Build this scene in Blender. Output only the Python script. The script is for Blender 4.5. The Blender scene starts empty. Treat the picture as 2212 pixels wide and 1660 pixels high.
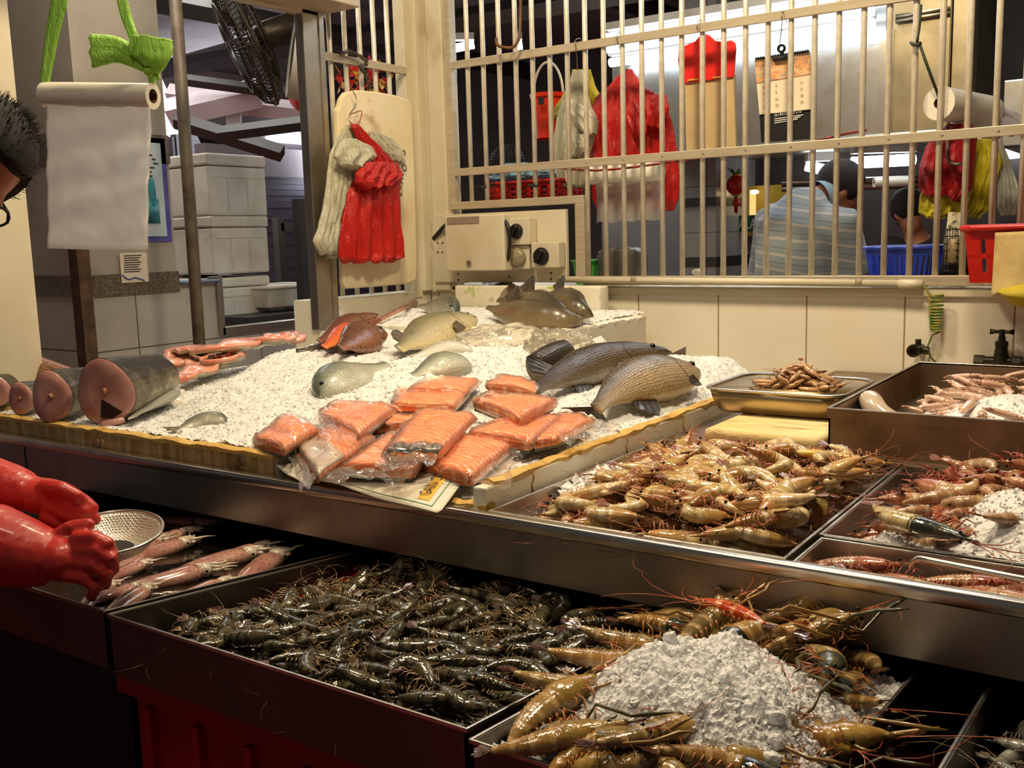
import bpy, bmesh, math, random
from mathutils import Vector, Matrix, noise as mn
PI = math.pi
random.seed(7)
scene = bpy.context.scene
COL = scene.collection
# ------------------------------------------------------------------ camera
W_PX, H_PX, F_PX = 2212.0, 1660.0, 2150.0
CAM = Vector((0, 0, 1.5))
_y, _p, _r = math.radians(34.7), math.radians(8.35), math.radians(-1.62)
FWD = Vector((-math.sin(_y)*math.cos(_p), math.cos(_y)*math.cos(_p), -math.sin(_p)))
_rt = Vector((math.cos(_y), math.sin(_y), 0)); _up = _rt.cross(FWD)
RIGHT = math.cos(_r)*_rt + math.sin(_r)*_up
UP = -math.sin(_r)*_rt + math.cos(_r)*_up
cd = bpy.data.cameras.new('camera'); cam = bpy.data.objects.new('camera', cd); COL.objects.link(cam)
cd.sensor_fit = 'HORIZONTAL'; cd.sensor_width = 36.0; cd.lens = 36.0*F_PX/W_PX
cd.clip_start = 0.05; cd.clip_end = 100
mw = Matrix((RIGHT, UP, -FWD)).transposed().to_4x4(); mw.translation = CAM
cam.matrix_world = mw
scene.camera = cam
def ray(px, py): return RIGHT*((px-1106)/F_PX) - UP*((py-830)/F_PX) + FWD
def P(px, py, x=None, y=None, z=None):
    """point of the place seen at a photo position, on the plane x=, y= or z="""
    d = ray(px, py)
    if x is not None: t = (x-CAM.x)/d.x
    elif y is not None: t = (y-CAM.y)/d.y
    else: t = (z-CAM.z)/d.z
    return CAM + d*t
def size_at(npx, p): return npx/F_PX*abs((Vector(p)-CAM).dot(FWD))
# ------------------------------------------------------------------ mesh builder
KIDS = {}; WM = {}
def lin(c):
    c = c/255.0
    return c/12.92 if c <= .04045 else ((c+.055)/1.055)**2.4
def rgb(c): return (lin(c[0]), lin(c[1]), lin(c[2]), 1)
class MB:
    def __init__(s): s.v = []; s.f = []; s.m = []; s.t = []; s.s = []
    def add(s, vs, fs, m=0, t=None, q=None):
        n = len(s.v); s.v += [Vector(v) for v in vs]
        s.f += [tuple(i+n for i in f) for f in fs]; s.m += [m]*len(fs)
        s.t += t if t else [0.0]*len(vs); s.s += q if q else [0.0]*len(vs)
        return s
    def box(s, c, d, rot=None, m=0):
        c = Vector(c); hx, hy, hz = d[0]/2, d[1]/2, d[2]/2
        vs = [Vector((x*hx, y*hy, z*hz)) for x in (-1,1) for y in (-1,1) for z in (-1,1)]
        if rot: vs = [rot @ v for v in vs]
        return s.add([c+v for v in vs], [(0,1,3,2),(4,6,7,5),(0,4,5,1),(2,3,7,6),(0,2,6,4),(1,5,7,3)], m)
    def bx(s, x0, x1, y0, y1, z0, z1, m=0):
        return s.box(((x0+x1)/2,(y0+y1)/2,(z0+z1)/2), (abs(x1-x0),abs(y1-y0),abs(z1-z0)), None, m)
    def hexa(s, b, t, m=0):     # two quads of 4 points (bottom, top), same order
        return s.add(list(b)+list(t), [(3,2,1,0),(4,5,6,7),(0,1,5,4),(1,2,6,5),(2,3,7,6),(3,0,4,7)], m)
    def rings(s, rs, closed=True, caps=True, m=0, t=None, q=None):
        n = len(rs[0]); vs = [p for r in rs for p in r]; fs = []
        k = n if closed else n-1
        for i in range(len(rs)-1):
            for j in range(k):
                a = i*n+j; b = i*n+(j+1) % n
                fs.append((a, b, b+n, a+n))
        if caps and closed:
            fs.append(tuple(reversed(range(n)))); fs.append(tuple(range((len(rs)-1)*n, len(rs)*n)))
        tt = [x for x in t for _ in range(n)] if t else None
        return s.add(vs, fs, m, tt, q*len(rs) if q else None)
    def tube(s, pts, r, n=8, m=0, caps=True, flat=1.0, closed=False, tw=None):
        pts = [Vector(p) for p in pts]; N = len(pts)
        rr = r if isinstance(r, (list, tuple)) else [r]*N
        rs = []; nv = None
        for i in range(N):
            if closed: d = pts[(i+1) % N]-pts[i-1]
            else: d = pts[min(i+1, N-1)]-pts[max(i-1, 0)]
            if d.length < 1e-9: d = Vector((0, 0, 1))
            d.normalize()
            if nv is None:
                nv = Vector((0,0,1)) if abs(d.z) < .9 else Vector((1,0,0))
            nv = nv - d*nv.dot(d)
            if nv.length < 1e-6: nv = d.orthogonal()
            nv.normalize(); b = d.cross(nv)
            rs.append([pts[i] + (nv*math.cos(2*PI*k/n)*flat + b*math.sin(2*PI*k/n))*rr[i] for k in range(n)])
        if closed: rs.append(rs[0])
        return s.rings(rs, True, caps and not closed, m, [i/max(1, N-1) for i in range(len(rs))])
    def lathe(s, prof, n=24, c=(0,0,0), m=0, rot=None, caps=False, sx=1, sy=1):
        c = Vector(c); rs = []
        for r, z in prof:
            ring = [Vector((r*math.cos(2*PI*k/n)*sx, r*math.sin(2*PI*k/n)*sy, z)) for k in range(n)]
            if rot: ring = [rot @ v for v in ring]
            rs.append([c+v for v in ring])
        return s.rings(rs, True, caps, m, [i/max(1, len(prof)-1) for i in range(len(prof))])
    def ell(s, c, r, n=12, k=8, m=0, rot=None):
        c = Vector(c); rs = []
        for i in range(k+1):
            th = PI*i/k; sr = max(math.sin(th), 1e-3)
            ring = [Vector((r[0]*sr*math.cos(2*PI*j/n), r[1]*sr*math.sin(2*PI*j/n), -r[2]*math.cos(th))) for j in range(n)]
            if rot: ring = [rot @ v for v in ring]
            rs.append([c+v for v in ring])
        return s.rings(rs, True, True, m, [i/k for i in range(k+1)])
    def grid(s, nu, nv, fn, m=0, flip=False):
        vs = []; tt = []; qq = []
        for i in range(nu+1):
            for j in range(nv+1):
                vs.append(fn(i/nu, j/nv)); tt.append(i/nu); qq.append(j/nv)
        fs = []
        for i in range(nu):
            for j in range(nv):
                a = i*(nv+1)+j; f = (a, a+1, a+nv+2, a+nv+1)
                fs.append(tuple(reversed(f)) if flip else f)
        return s.add(vs, fs, m, tt, qq)
    def fan(s, base0, tip_pts, base1, th, m=0):
        """flat fin: polygon base0 .. tips .. base1, given thickness vector"""
        ring = [Vector(base0)]+[Vector(p) for p in tip_pts]+[Vector(base1)]
        th = Vector(th)/2; n = len(ring)
        vs = [p+th for p in ring]+[p-th for p in ring]
        c0 = len(vs); cen = (Vector(base0)+Vector(base1))/2
        vs += [cen+th, cen-th]
        fs = []
        for i in range(n-1):
            fs.append((c0, i, i+1)); fs.append((c0+1, n+i+1, n+i)); fs.append((i, n+i, n+i+1, i+1))
        return s.add(vs, fs, m)
    def build(s, name, mats, parent=None, smooth=True, bevel=0, bseg=2, subd=0, angle=None, remesh=0, solid=0, smooth_it=0, **tg):
        me = bpy.data.meshes.new(name); me.from_pydata(s.v, [], s.f); me.validate(); 
        if not isinstance(mats, (list, tuple)): mats = [mats]
        for mm in mats: me.materials.append(mm)
        if len(me.polygons) == len(s.m): me.polygons.foreach_set('material_index', s.m)
        if any(s.t) or any(s.s):
            a = me.attributes.new('t', 'FLOAT', 'POINT'); a.data.foreach_set('value', s.t)
            a = me.attributes.new('s', 'FLOAT', 'POINT'); a.data.foreach_set('value', s.s)
        bm = bmesh.new(); bm.from_mesh(me); bmesh.ops.recalc_face_normals(bm, faces=bm.faces[:]); bm.to_mesh(me); bm.free()
        if smooth:
            me.polygons.foreach_set('use_smooth', [True]*len(me.polygons))
            if angle: me.set_sharp_from_angle(angle=math.radians(angle))
        o = bpy.data.objects.new(name, me); COL.objects.link(o)
        if remesh:
            md = o.modifiers.new('r', 'REMESH'); md.mode = 'VOXEL'; md.voxel_size = remesh; md.use_smooth_shade = True
            md = o.modifiers.new('s', 'SMOOTH'); md.iterations = smooth_it or 6; md.factor = .5
        if solid: md = o.modifiers.new('t', 'SOLIDIFY'); md.thickness = solid; md.offset = 0
        if bevel:
            md = o.modifiers.new('b', 'BEVEL'); md.width = bevel; md.segments = bseg; md.limit_method = 'ANGLE'; md.angle_limit = .6
            md.harden_normals = False
        if subd: md = o.modifiers.new('d', 'SUBSURF'); md.levels = subd; md.render_levels = subd
        reg(o, parent); tag(o, **tg)
        return o
def reg(o, parent=None):
    KIDS[o] = []; 
    if parent is not None:
        o.parent = parent; o.matrix_parent_inverse = WM[parent].inverted(); KIDS[parent].append(o); WM[o] = Matrix.Identity(4)
    else: WM[o] = o.matrix_basis.copy()
def tag(o, label=None, cat=None, group=None, kind=None):
    if label: o['label'] = label
    if cat: o['category'] = cat
    if group: o['group'] = group
    if kind: o['kind'] = kind
    return o
def thing(name, label, cat, loc=(0,0,0), group=None):
    o = bpy.data.objects.new(name, None); COL.objects.link(o); o.empty_display_size = .02
    o.location = loc; o.matrix_basis = Matrix.Translation(Vector(loc))
    reg(o); return tag(o, label, cat, group)
def dup(root, mtx, label=None, group=None):
    """a copy of a thing with copies of its parts and sub-parts"""
    c = root.copy(); COL.objects.link(c); c.matrix_basis = mtx; KIDS[c] = []
    if label: c['label'] = label
    if group: c['group'] = group
    for ch in KIDS[root]:
        d = ch.copy(); COL.objects.link(d); d.parent = c; KIDS[c].append(d); KIDS[d] = []
        for g in KIDS.get(ch, []):
            e = g.copy(); COL.objects.link(e); e.parent = d
    return c
def lettering(text, o, xd, up, h, m, parent, name='lettering', width=None, lift=.0008):
    """flat letters starting at o, running along xd; width fits them"""
    cu = bpy.data.curves.new('f', 'FONT'); cu.body = text; cu.size = 1.0; cu.resolution_u = 3
    ob = bpy.data.objects.new('f', cu); COL.objects.link(ob)
    bpy.context.view_layer.update()
    me = bpy.data.meshes.new_from_object(ob.evaluated_get(bpy.context.evaluated_depsgraph_get()))
    bpy.data.objects.remove(ob); bpy.data.curves.remove(cu)
    xd = Vector(xd).normalized(); n = xd.cross(Vector(up)).normalized(); ud = n.cross(xd)
    xs = [v.co.x for v in me.vertices] or [0, 1]; x0 = min(xs); wd = max(xs)-x0
    sx = width/wd if width else h/.7; sy = h/.7
    for v in me.vertices: v.co = Vector(o)+xd*((v.co.x-x0)*sx)+ud*(v.co.y*sy)+n*lift
    me.name = name; me.materials.append(m)
    ob = bpy.data.objects.new(name, me); COL.objects.link(ob); reg(ob, parent)
    return ob
# ------------------------------------------------------------------ materials
class NT:
    def __init__(s, name):
        s.m = bpy.data.materials.new(name); s.m.use_nodes = True; s.t = s.m.node_tree; s.t.nodes.clear()
        s.out = s.n('ShaderNodeOutputMaterial')
    def n(s, ty, **kw):
        nd = s.t.nodes.new(ty)
        for k, v in kw.items(): setattr(nd, k, v)
        return nd
    def l(s, a, b): s.t.links.new(a, b)
    def math(s, op, a, b=None, cl=False):
        nd = s.n('ShaderNodeMath', operation=op); nd.use_clamp = cl
        for i, x in enumerate((a, b)):
            if x is None: continue
            if isinstance(x, (int, float)): nd.inputs[i].default_value = x
            else: s.l(x, nd.inputs[i])
        return nd.outputs[0]
    def coord(s, kind='Object', scale=(1,1,1), loc=(0,0,0)):
        tc = s.n('ShaderNodeTexCoord'); mp = s.n('ShaderNodeMapping'); mp.inputs['Scale'].default_value = scale; mp.inputs['Location'].default_value = loc
        s.l(tc.outputs[kind], mp.inputs[0]); return mp.outputs[0]
    def noise(s, vec, sc, det=4, rough=.55, dist=0):
        nd = s.n('ShaderNodeTexNoise'); nd.inputs['Scale'].default_value = sc; nd.inputs['Detail'].default_value = det
        nd.inputs['Roughness'].default_value = rough; nd.inputs['Distortion'].default_value = dist
        if vec: s.l(vec, nd.inputs['Vector'])
        return nd.outputs[0]
    def ramp(s, fac, stops):
        nd = s.n('ShaderNodeValToRGB'); e = nd.color_ramp.elements
        while len(e) < len(stops): e.new(.5)
        for i, (p, c) in enumerate(stops):
            e[i].position = p; e[i].color = c if len(c) == 4 else rgb(c)
        s.l(fac, nd.inputs[0]); return nd.outputs[0]
    def mix(s, fac, a, b, mode='MIX'):
        nd = s.n('ShaderNodeMix', data_type='RGBA', blend_type=mode)
        for i, x in ((0, fac), (6, a), (7, b)):
            if isinstance(x, (int, float)): nd.inputs[i].default_value = x
            elif isinstance(x, tuple): nd.inputs[i].default_value = x if len(x) == 4 else rgb(x)
            else: s.l(x, nd.inputs[i])
        return nd.outputs[2]
    def attr(s, name): return s.n('ShaderNodeAttribute', attribute_name=name).outputs['Fac']
    def bump(s, h, st=.3, d=.01, prev=None):
        nd = s.n('ShaderNodeBump'); nd.inputs['Strength'].default_value = st; nd.inputs['Distance'].default_value = d
        s.l(h, nd.inputs['Height'])
        if prev: s.l(prev, nd.inputs['Normal'])
        return nd.outputs[0]
    def pr(s, col, rough=.5, metal=0, nrm=None, **kw):
        nd = s.n('ShaderNodeBsdfPrincipled')
        def st(k, v):
            i = nd.inputs[k]
            if hasattr(v, 'node') or isinstance(v, bpy.types.NodeSocket): s.l(v, i)
            elif isinstance(v, tuple) and len(v) == 3 and i.type == 'RGBA': i.default_value = rgb(v)
            else: i.default_value = v
        st('Base Color', col); st('Roughness', rough); st('Metallic', metal)
        names = dict(sss='Subsurface Weight', trans='Transmission Weight', coat='Coat Weight', crough='Coat Roughness', spec='Specular IOR Level', em='Emission Color', es='Emission Strength', ior='IOR', alpha='Alpha', sheen='Sheen Weight', sscale='Subsurface Scale', aniso='Anisotropic')
        for k, v in kw.items(): st(names[k], v)
        if nrm: s.l(nrm, nd.inputs['Normal'])
        return nd.outputs[0]
    def done(s, sh): s.l(sh, s.out.inputs[0]); return s.m
def pm(name, c, c2=None, sc=8, rough=.5, metal=0, bump=0, bsc=None, bd=.004, lo=.35, hi=.68, scale=(1,1,1), det=5, r2=None, dirt=None, dsc=3, dlo=.55, dhi=.75, **kw):
    """noise-mixed principled material; dirt adds shaped stains"""
    N = NT(name); v = N.coord('Object', scale); nz = None
    col = c
    if c2: nz = N.noise(v, sc, det); col = N.ramp(nz, [(lo, c), (hi, c2)])
    if dirt:
        d = N.noise(v, dsc, 8, .65, .6); f = N.ramp(d, [(dlo, (0,0,0,1)), (dhi, (1,1,1,1))])
        col = N.mix(f, col, dirt)
    nr = None
    if bump: nr = N.bump(N.noise(v, bsc or sc*3, 4), bump, bd)
    rg = rough
    if r2 is not None:
        mr = N.n('ShaderNodeMapRange'); mr.inputs[3].default_value = rough; mr.inputs[4].default_value = r2
        N.l(N.noise(v, sc*.7, 4), mr.inputs[0]); rg = mr.outputs[0]
    return N.done(N.pr(col, rg, metal, nr, **kw))
def emit(name, c, st):
    N = NT(name); e = N.n('ShaderNodeEmission'); e.inputs[0].default_value = rgb(c); e.inputs[1].default_value = st
    return N.done(e.outputs[0])
def film(name, tint=(255,255,255), white=.12, gl=.5, rough=.08, bsc=40, bst=.5, tr=None):
    """thin plastic film: mostly see-through, glossy wrinkles, a little milky"""
    N = NT(name); v = N.coord('Object')
    nr = N.bump(N.noise(v, bsc, 3, .6, 1.2), bst, .006)
    t = N.n('ShaderNodeBsdfTransparent'); t.inputs[0].default_value = rgb(tr or tint)
    g = N.n('ShaderNodeBsdfGlossy'); g.inputs[0].default_value = (1,1,1,1); g.inputs[1].default_value = rough; N.l(nr, g.inputs['Normal'])
    d = N.n('ShaderNodeBsdfDiffuse'); d.inputs[0].default_value = rgb(tint)
    tl = N.n('ShaderNodeBsdfTranslucent'); tl.inputs[0].default_value = rgb(tint)
    dm = N.n('ShaderNodeMixShader'); dm.inputs[0].default_value = .5; N.l(d.outputs[0], dm.inputs[1]); N.l(tl.outputs[0], dm.inputs[2])
    fr = N.n('ShaderNodeFresnel'); fr.inputs[0].default_value = 1.5; N.l(nr, fr.inputs['Normal'])
    m1 = N.n('ShaderNodeMixShader'); m1.inputs[0].default_value = white; N.l(t.outputs[0], m1.inputs[1]); N.l(dm.outputs[0], m1.inputs[2])
    m2 = N.n('ShaderNodeMixShader'); N.l(N.math('MULTIPLY', fr.outputs[0], gl, True), m2.inputs[0]); N.l(m1.outputs[0], m2.inputs[1]); N.l(g.outputs[0], m2.inputs[2])
    return N.done(m2.outputs[0])
def catmull(pts, n):
    pts = [Vector(p) for p in pts]; out = []
    L = [0]
    for a, b in zip(pts, pts[1:]): L.append(L[-1]+(b-a).length)
    for i in range(n+1):
        d = L[-1]*i/n; k = 0
        while k < len(pts)-2 and L[k+1] < d: k += 1
        t = (d-L[k])/max(1e-9, L[k+1]-L[k])
        p1, p2 = pts[k], pts[k+1]; p0 = pts[k-1] if k else p1*2-p2; p3 = pts[k+2] if k+2 < len(pts) else p2*2-p1
        out.append(.5*((2*p1)+(p2-p0)*t+(2*p0-5*p1+4*p2-p3)*t*t+(3*p1-p0-3*p2+p3)*t**3))
    return out
def lerp_tab(tab, u):
    for (a, va), (b, vb) in zip(tab, tab[1:]):
        if u <= b:
            k = (u-a)/(b-a) if b > a else 0; k = k*k*(3-2*k)*.5+k*.5
            return va+(vb-va)*k
    return tab[-1][1]
def fbm(x, y, z=0., o=4): return mn.fractal(Vector((x, y, z)), .9, 2.0, o)
# ------------------------------------------------------------------ shared materials
def steel(name, c=(196,190,182), rough=.32, vert=False, r2=None, dirt=None):
    N = NT(name); v = N.coord('Object', (3,3,160) if not vert else (120,120,2)); nz = N.noise(v, 3, 4, .6)
    v2 = N.coord('Object'); blot = N.noise(v2, 5, 5, .6)
    col = N.mix(N.ramp(blot, [(.4,(0,0,0,1)),(.75,(1,1,1,1))]), c, dirt or tuple(int(x*.8) for x in c))
    mr = N.n('ShaderNodeMapRange'); mr.inputs[3].default_value = rough-.06; mr.inputs[4].default_value = (r2 or rough)+.12; N.l(blot, mr.inputs[0])
    return N.done(N.pr(col, mr.outputs[0], 1.0, N.bump(nz, .05, .001)))
M_steel = steel('stainless steel', (182,174,164), .36)
M_rim = steel('polished steel rim', (228,222,210), .22)
M_steel_box = steel('grimy stainless', (170,150,128), .38, dirt=(110,90,66))
M_front = steel('front tray steel', (120,112,104), .38)
M_alu = steel('worn aluminium', (196,180,148), .34, dirt=(160,138,98))
M_cream = pm('cream paint', (216,208,184), (200,188,158), 2.5, .42, bump=.04, dirt=(140,108,62), dsc=2.2, dlo=.62, dhi=.85)
M_cream2 = pm('grimy cream metal', (214,206,182), (196,184,154), 4, .38, bump=.03, dirt=(112,78,42), dsc=4.5, dlo=.66, dhi=.82)
M_bar = pm('cream painted steel bar', (218,210,192), (200,190,168), 30, .3, .15, dirt=(120,84,50), dsc=30, dlo=.68, dhi=.8)
M_rail = pm('champagne aluminium', (196,184,160), (180,166,140), 6, .36, .3, scale=(1,1,12))
M_alufr = steel('aluminium frame', (190,182,166), .34, True)
M_styro = pm('polystyrene', (234,230,216), (222,214,194), 5, .75, bump=.25, bsc=160, bd=.003, dirt=(176,140,70), dsc=4, dlo=.6, dhi=.8)
M_styro_w = pm('white polystyrene', (216,212,202), (188,180,164), 4, .75, bump=.2, bsc=160, bd=.003, dirt=(150,128,92), dsc=5, dlo=.64, dhi=.8)
def stained(name, base, stain, green, streak=True):
    N = NT(name); v = N.coord('Object'); vs = N.coord('Object', (14,14,1.4))
    n1 = N.noise(vs if streak else v, 2.2 if streak else 6, 6, .6); n2 = N.noise(v, 9, 6, .65, .5); n3 = N.noise(v, 7, 5, .6)
    col = N.mix(N.ramp(n1, [(.36,(0,0,0,1)),(.6,(1,1,1,1))]), base, stain)
    col = N.mix(N.ramp(n2, [(.58,(0,0,0,1)),(.68,(1,1,1,1))]), col, green)
    col = N.mix(N.ramp(n3, [(.62,(0,0,0,1)),(.72,(1,1,1,1))]), col, (74,52,26))
    return N.done(N.pr(col, .7, 0, N.bump(N.noise(v, 140, 3), .3, .004)))
M_styro_f = stained('mouldy stained polystyrene', (178,160,122), (140,104,48), (96,104,40))
M_styro_g = stained('polystyrene with algae stains', (232,228,210), (222,214,190), (160,186,84), False)
M_rimfoam = pm('yellowed polystyrene rim', (206,176,104), (190,146,62), 14, .75, bump=.5, bsc=90, bd=.006, dirt=(128,86,26), dsc=16, dlo=.55, dhi=.7)
M_ice = None
def ice_mat(name, col, sss, trans, rough=.14, bs=.7):
    N = NT(name); v = N.coord('Object'); a = N.noise(v, 150, 3, .7); vo = N.n('ShaderNodeTexVoronoi'); vo.inputs['Scale'].default_value = 110; N.l(v, vo.inputs['Vector'])
    nr = N.bump(vo.outputs['Distance'], bs, .006, N.bump(a, bs, .005))
    c = N.mix(N.noise(v, 9, 4), col, tuple(min(255, int(x*1.05)) for x in col))
    tl = N.n('ShaderNodeBsdfTranslucent'); N.l(c, tl.inputs[0]); mx = N.n('ShaderNodeMixShader'); mx.inputs[0].default_value = .16
    N.l(N.pr(c, rough, 0, nr, ior=1.31, spec=.7), mx.inputs[1]); N.l(tl.outputs[0], mx.inputs[2]); return N.done(mx.outputs[0])
M_ice = ice_mat('crushed ice', (240,240,239), .3, .0, .2, .38)
M_ice2 = ice_mat('grey melting ice', (206,208,206), .0, .3)
M_water = NT('dark tray water'); M_water = M_water.done(M_water.pr((14,12,9), .06, 0, M_water.bump(M_water.noise(M_water.coord('Object'), 22, 3), .12, .01)))
M_black = pm('black rubber', (16,16,15), (26,25,23), 20, .45)
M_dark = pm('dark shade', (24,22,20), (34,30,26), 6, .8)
M_redpl = pm('red plastic', (186,26,16), (170,18,12), 6, .32)
M_text = pm('black print', (24,24,24), rough=.7)
M_textg = pm('green print', (40,120,80), rough=.7)
# ------------------------------------------------------------------ room shell
def struct(name, mb, m, **kw):
    o = mb.build(name, m, smooth=False, **kw); o['kind'] = 'structure'; return o
M_floor = pm('wet market floor', (150,48,38), (112,36,30), 3, .3, bump=.05)  # unseen floor, made red so the steel fronts pick up a red reflection
struct('floor', MB().bx(-14, 6, -3, 14, -.1, 0), M_floor)
def tile_mat(name, c, c2, grout, px, pz, x0, z0, axis='X', rough=.16, gw=.003, dirt=(150,120,70)):
    N = NT(name); tc = N.n('ShaderNodeTexCoord'); sp = N.n('ShaderNodeSeparateXYZ'); N.l(tc.outputs['Object'], sp.inputs[0])
    def line(sock, p, o):
        f = N.math('FRACT', N.math('DIVIDE', N.math('SUBTRACT', sock, o-50*p), p))
        f = N.math('ABSOLUTE', N.math('SUBTRACT', f, .5)); return N.math('GREATER_THAN', f, .5-gw/p)
    g = N.math('MAXIMUM', line(sp.outputs[0 if axis == 'X' else 1], px, x0), line(sp.outputs[2], pz, z0))
    nz = N.noise(tc.outputs['Object'], 3, 5); col = N.ramp(nz, [(.35, c), (.7, c2)])
    d = N.noise(tc.outputs['Object'], 11, 6, .7); col = N.mix(N.ramp(d, [(.72,(0,0,0,1)),(.78,(1,1,1,1))]), col, dirt)
    col = N.mix(g, col, grout)
    nr = N.bump(N.math('SUBTRACT', 1, g), .25, .002, N.bump(N.noise(tc.outputs['Object'], 6, 2), .03, .01))
    return N.done(N.pr(col, N.math('ADD', N.math('MULTIPLY', g, .5), rough), 0, nr))
_gx = [P(q, 720, y=3.6).x for q in (1380, 1556, 1747, 1968, 2190)]
M_tile_b = tile_mat('cream wall tiles', (232,226,208), (224,214,192), (158,136,100), (_gx[4]-_gx[0])/4, 3.0, _gx[0], .9, rough=.42)
struct('wall_back', MB().bx(-2.93, 1.2, 3.6, 3.95, 0, 1.265), M_tile_b)
struct('trim_1', MB().bx(-2.93, 1.2, 3.585, 3.96, 1.262, 1.292), M_cream, bevel=.004)
M_tile_l = tile_mat('white wall tiles', (206,202,190), (190,184,170), (104,96,84), .34, .34, 2.2, .86, 'Y', .25)
struct('wall_left', MB().bx(-3.08, -2.935, 2.88, 3.6, 0, 1.27).bx(-3.08, -2.935, 1.4, 2.88, 0, 1.03), M_styro_g)
# corner posts and left frame posts
mb = MB().bx(-2.99,-2.93,3.475,3.54,1.24,3.0).bx(-3.0,-2.91,3.53,3.60,1.27,3.0).bx(-2.945,-2.885,3.59,3.62,1.27,3.0).bx(-2.89,-2.80,3.575,3.66,1.27,3.0).bx(-2.80,-2.775,3.585,3.65,1.27,3.0)
struct('trim_2', mb, M_cream, bevel=.006)
struct('trim_3', MB().bx(-3.03,-2.93,1.44,P(65,500,x=-2.93).y,1.02,3.1), M_cream, bevel=.004)
struct('trim_4', MB().bx(-2.98,-2.76,1.5,3.02,2.405,2.62).bx(-2.975,-2.93,1.6,3.0,2.385,2.41), M_rail, bevel=.004)
struct('trim_5', MB().bx(-2.975,-2.93,2.873,2.966,1.15,2.405).bx(-2.955,-2.925,2.955,2.985,1.15,3.0), M_alufr, bevel=.003)
# ------------------------------------------------------------------ display counter
ct = thing('display_counter', 'long stainless steel fish counter with a plain folded front under the ice boxes', 'counter', (-1, 1.44, 0))
X0, X1 = -2.93, 1.0
MB().bx(X0, X1, 1.436, 1.45, .885, .985).build('front_panel', M_steel, ct, smooth=False)
MB().bx(X0, X1, 1.424, 1.448, .976, 1.0).build('front_lip', M_rim, ct, bevel=.005)
MB().bx(X0, X1, 1.45, 3.58, .93, .945).build('basin_floor', M_steel, ct, smooth=False)
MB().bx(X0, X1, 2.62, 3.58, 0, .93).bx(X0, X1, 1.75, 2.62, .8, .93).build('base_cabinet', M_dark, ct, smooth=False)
MB().bx(-1.06, X1, 2.19, 3.58, .945, .995).build('raised_shelf', M_steel_box, ct, smooth=False)
sx = P(55, 985, y=1.436).x
MB().bx(sx-.002, sx+.002, 1.4345, 1.437, .886, .975).build('panel_seam', M_dark, ct, smooth=False)
# ------------------------------------------------------------------ trays
def zr(y): return .87-.1*(y-1.4)
def tray_mb(x0, x1, y0, y1, ztop, depth, th=.004, rim=.008):
    b = MB(); zf = ztop if callable(ztop) else (lambda y: ztop)
    def wall(xa, xb, ya, yb):
        b.hexa([(xa,ya,zf(ya)-depth),(xb,ya,zf(ya)-depth),(xb,yb,zf(yb)-depth),(xa,yb,zf(yb)-depth)], [(xa,ya,zf(ya)),(xb,ya,zf(ya)),(xb,yb,zf(yb)),(xa,yb,zf(yb))])
    wall(x0, x1, y0, y0+th); wall(x0, x1, y1-th, y1); wall(x0, x0+th, y0, y1); wall(x1-th, x1, y0, y1)
    b.hexa([(x0,y0,zf(y0)-depth-th),(x1,y0,zf(y0)-depth-th),(x1,y1,zf(y1)-depth-th),(x0,y1,zf(y1)-depth-th)], [(x0,y0,zf(y0)-depth),(x1,y0,zf(y0)-depth),(x1,y1,zf(y1)-depth),(x0,y1,zf(y1)-depth)])
    r = MB()
    def rr(xa, xb, ya, yb):
        r.hexa([(xa,ya,zf(ya)-.004),(xb,ya,zf(ya)-.004),(xb,yb,zf(yb)-.004),(xa,yb,zf(yb)-.004)], [(xa,ya,zf(ya)+.002),(xb,ya,zf(ya)+.002),(xb,yb,zf(yb)+.002),(xa,yb,zf(yb)+.002)])
    h = rim/2
    rr(x0-h, x1+h, y0-h, y0+h); rr(x0-h, x1+h, y1-h, y1+h); rr(x0-h, x0+h, y0+h, y1-h); rr(x1-h, x1+h, y0+h, y1-h)
    return b, r
def tray(label, x0, x1, y0, y1, ztop, depth, m=None, rim=.008, lip=0, rm=None, name='steel_tray'):
    z0 = (ztop(y0) if callable(ztop) else ztop)-depth
    t = thing(name, label, 'tray', ((x0+x1)/2, (y0+y1)/2, z0))
    b, r = tray_mb(x0, x1, y0, y1, ztop, depth, rim=rim)
    b.build('pan', m or M_steel, t, smooth=False)
    r.build('rim', rm or M_rim, t, smooth=False, bevel=.001)
    if lip:
        zt = ztop(y0) if callable(ztop) else ztop
        MB().bx(x0-.003, x1+.003, y0-.005, y0-.001, zt-lip, zt).build('folded_lip', m or M_steel, t, smooth=False)
    return t
T_SQ = (-2.40, -1.425, .885, 1.70); T_SH = (-1.405, -.688, .878, 1.70); T_PR = (-.666, -.302, .857, 1.70); T_RT = (-.207, .35, .857, 1.70)
tray('steel water tray of large pink squid at front left', *T_SQ, zr, .095, M_front, .004)
tray('front steel tray heaped with dark tiger shrimps', *T_SH, zr, .095, M_front, .004)
tray('front steel tray of giant river prawns under an ice heap', *T_PR, zr, .095, M_front, .004)
tray('front steel tray of grey shrimps cut off at bottom right corner', *T_RT, zr, .095, M_front, .005)
T_YP = (-1.063, -.503, 1.452, 2.18); T_RP = (-.493, .42, 1.60, 2.165); T_FR = (-.488, .42, 1.452, 1.588)
tray('counter tray of pale yellow white prawns beside the ice box', *T_YP, .998, .05, M_steel, .006)
tray('counter tray of reddish prawns with a patch of ice', *T_RP, .998, .05, M_steel, .006)
t = tray('shallow steel tray with a bent rod handle at the counter lip', *T_FR, .995, .046, M_steel, .005)
a = P(1968, 1232, z=.99); b = P(1985, 1206, z=1.012); c = P(2205, 1250, z=1.012); 
MB().tube([a, a+Vector((0,0,.012)), b, b.lerp(c,.1), b.lerp(c,.6), c, c+Vector((.3,-.0,0))], .0045, 8).build('handle', M_rim, t)
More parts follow.
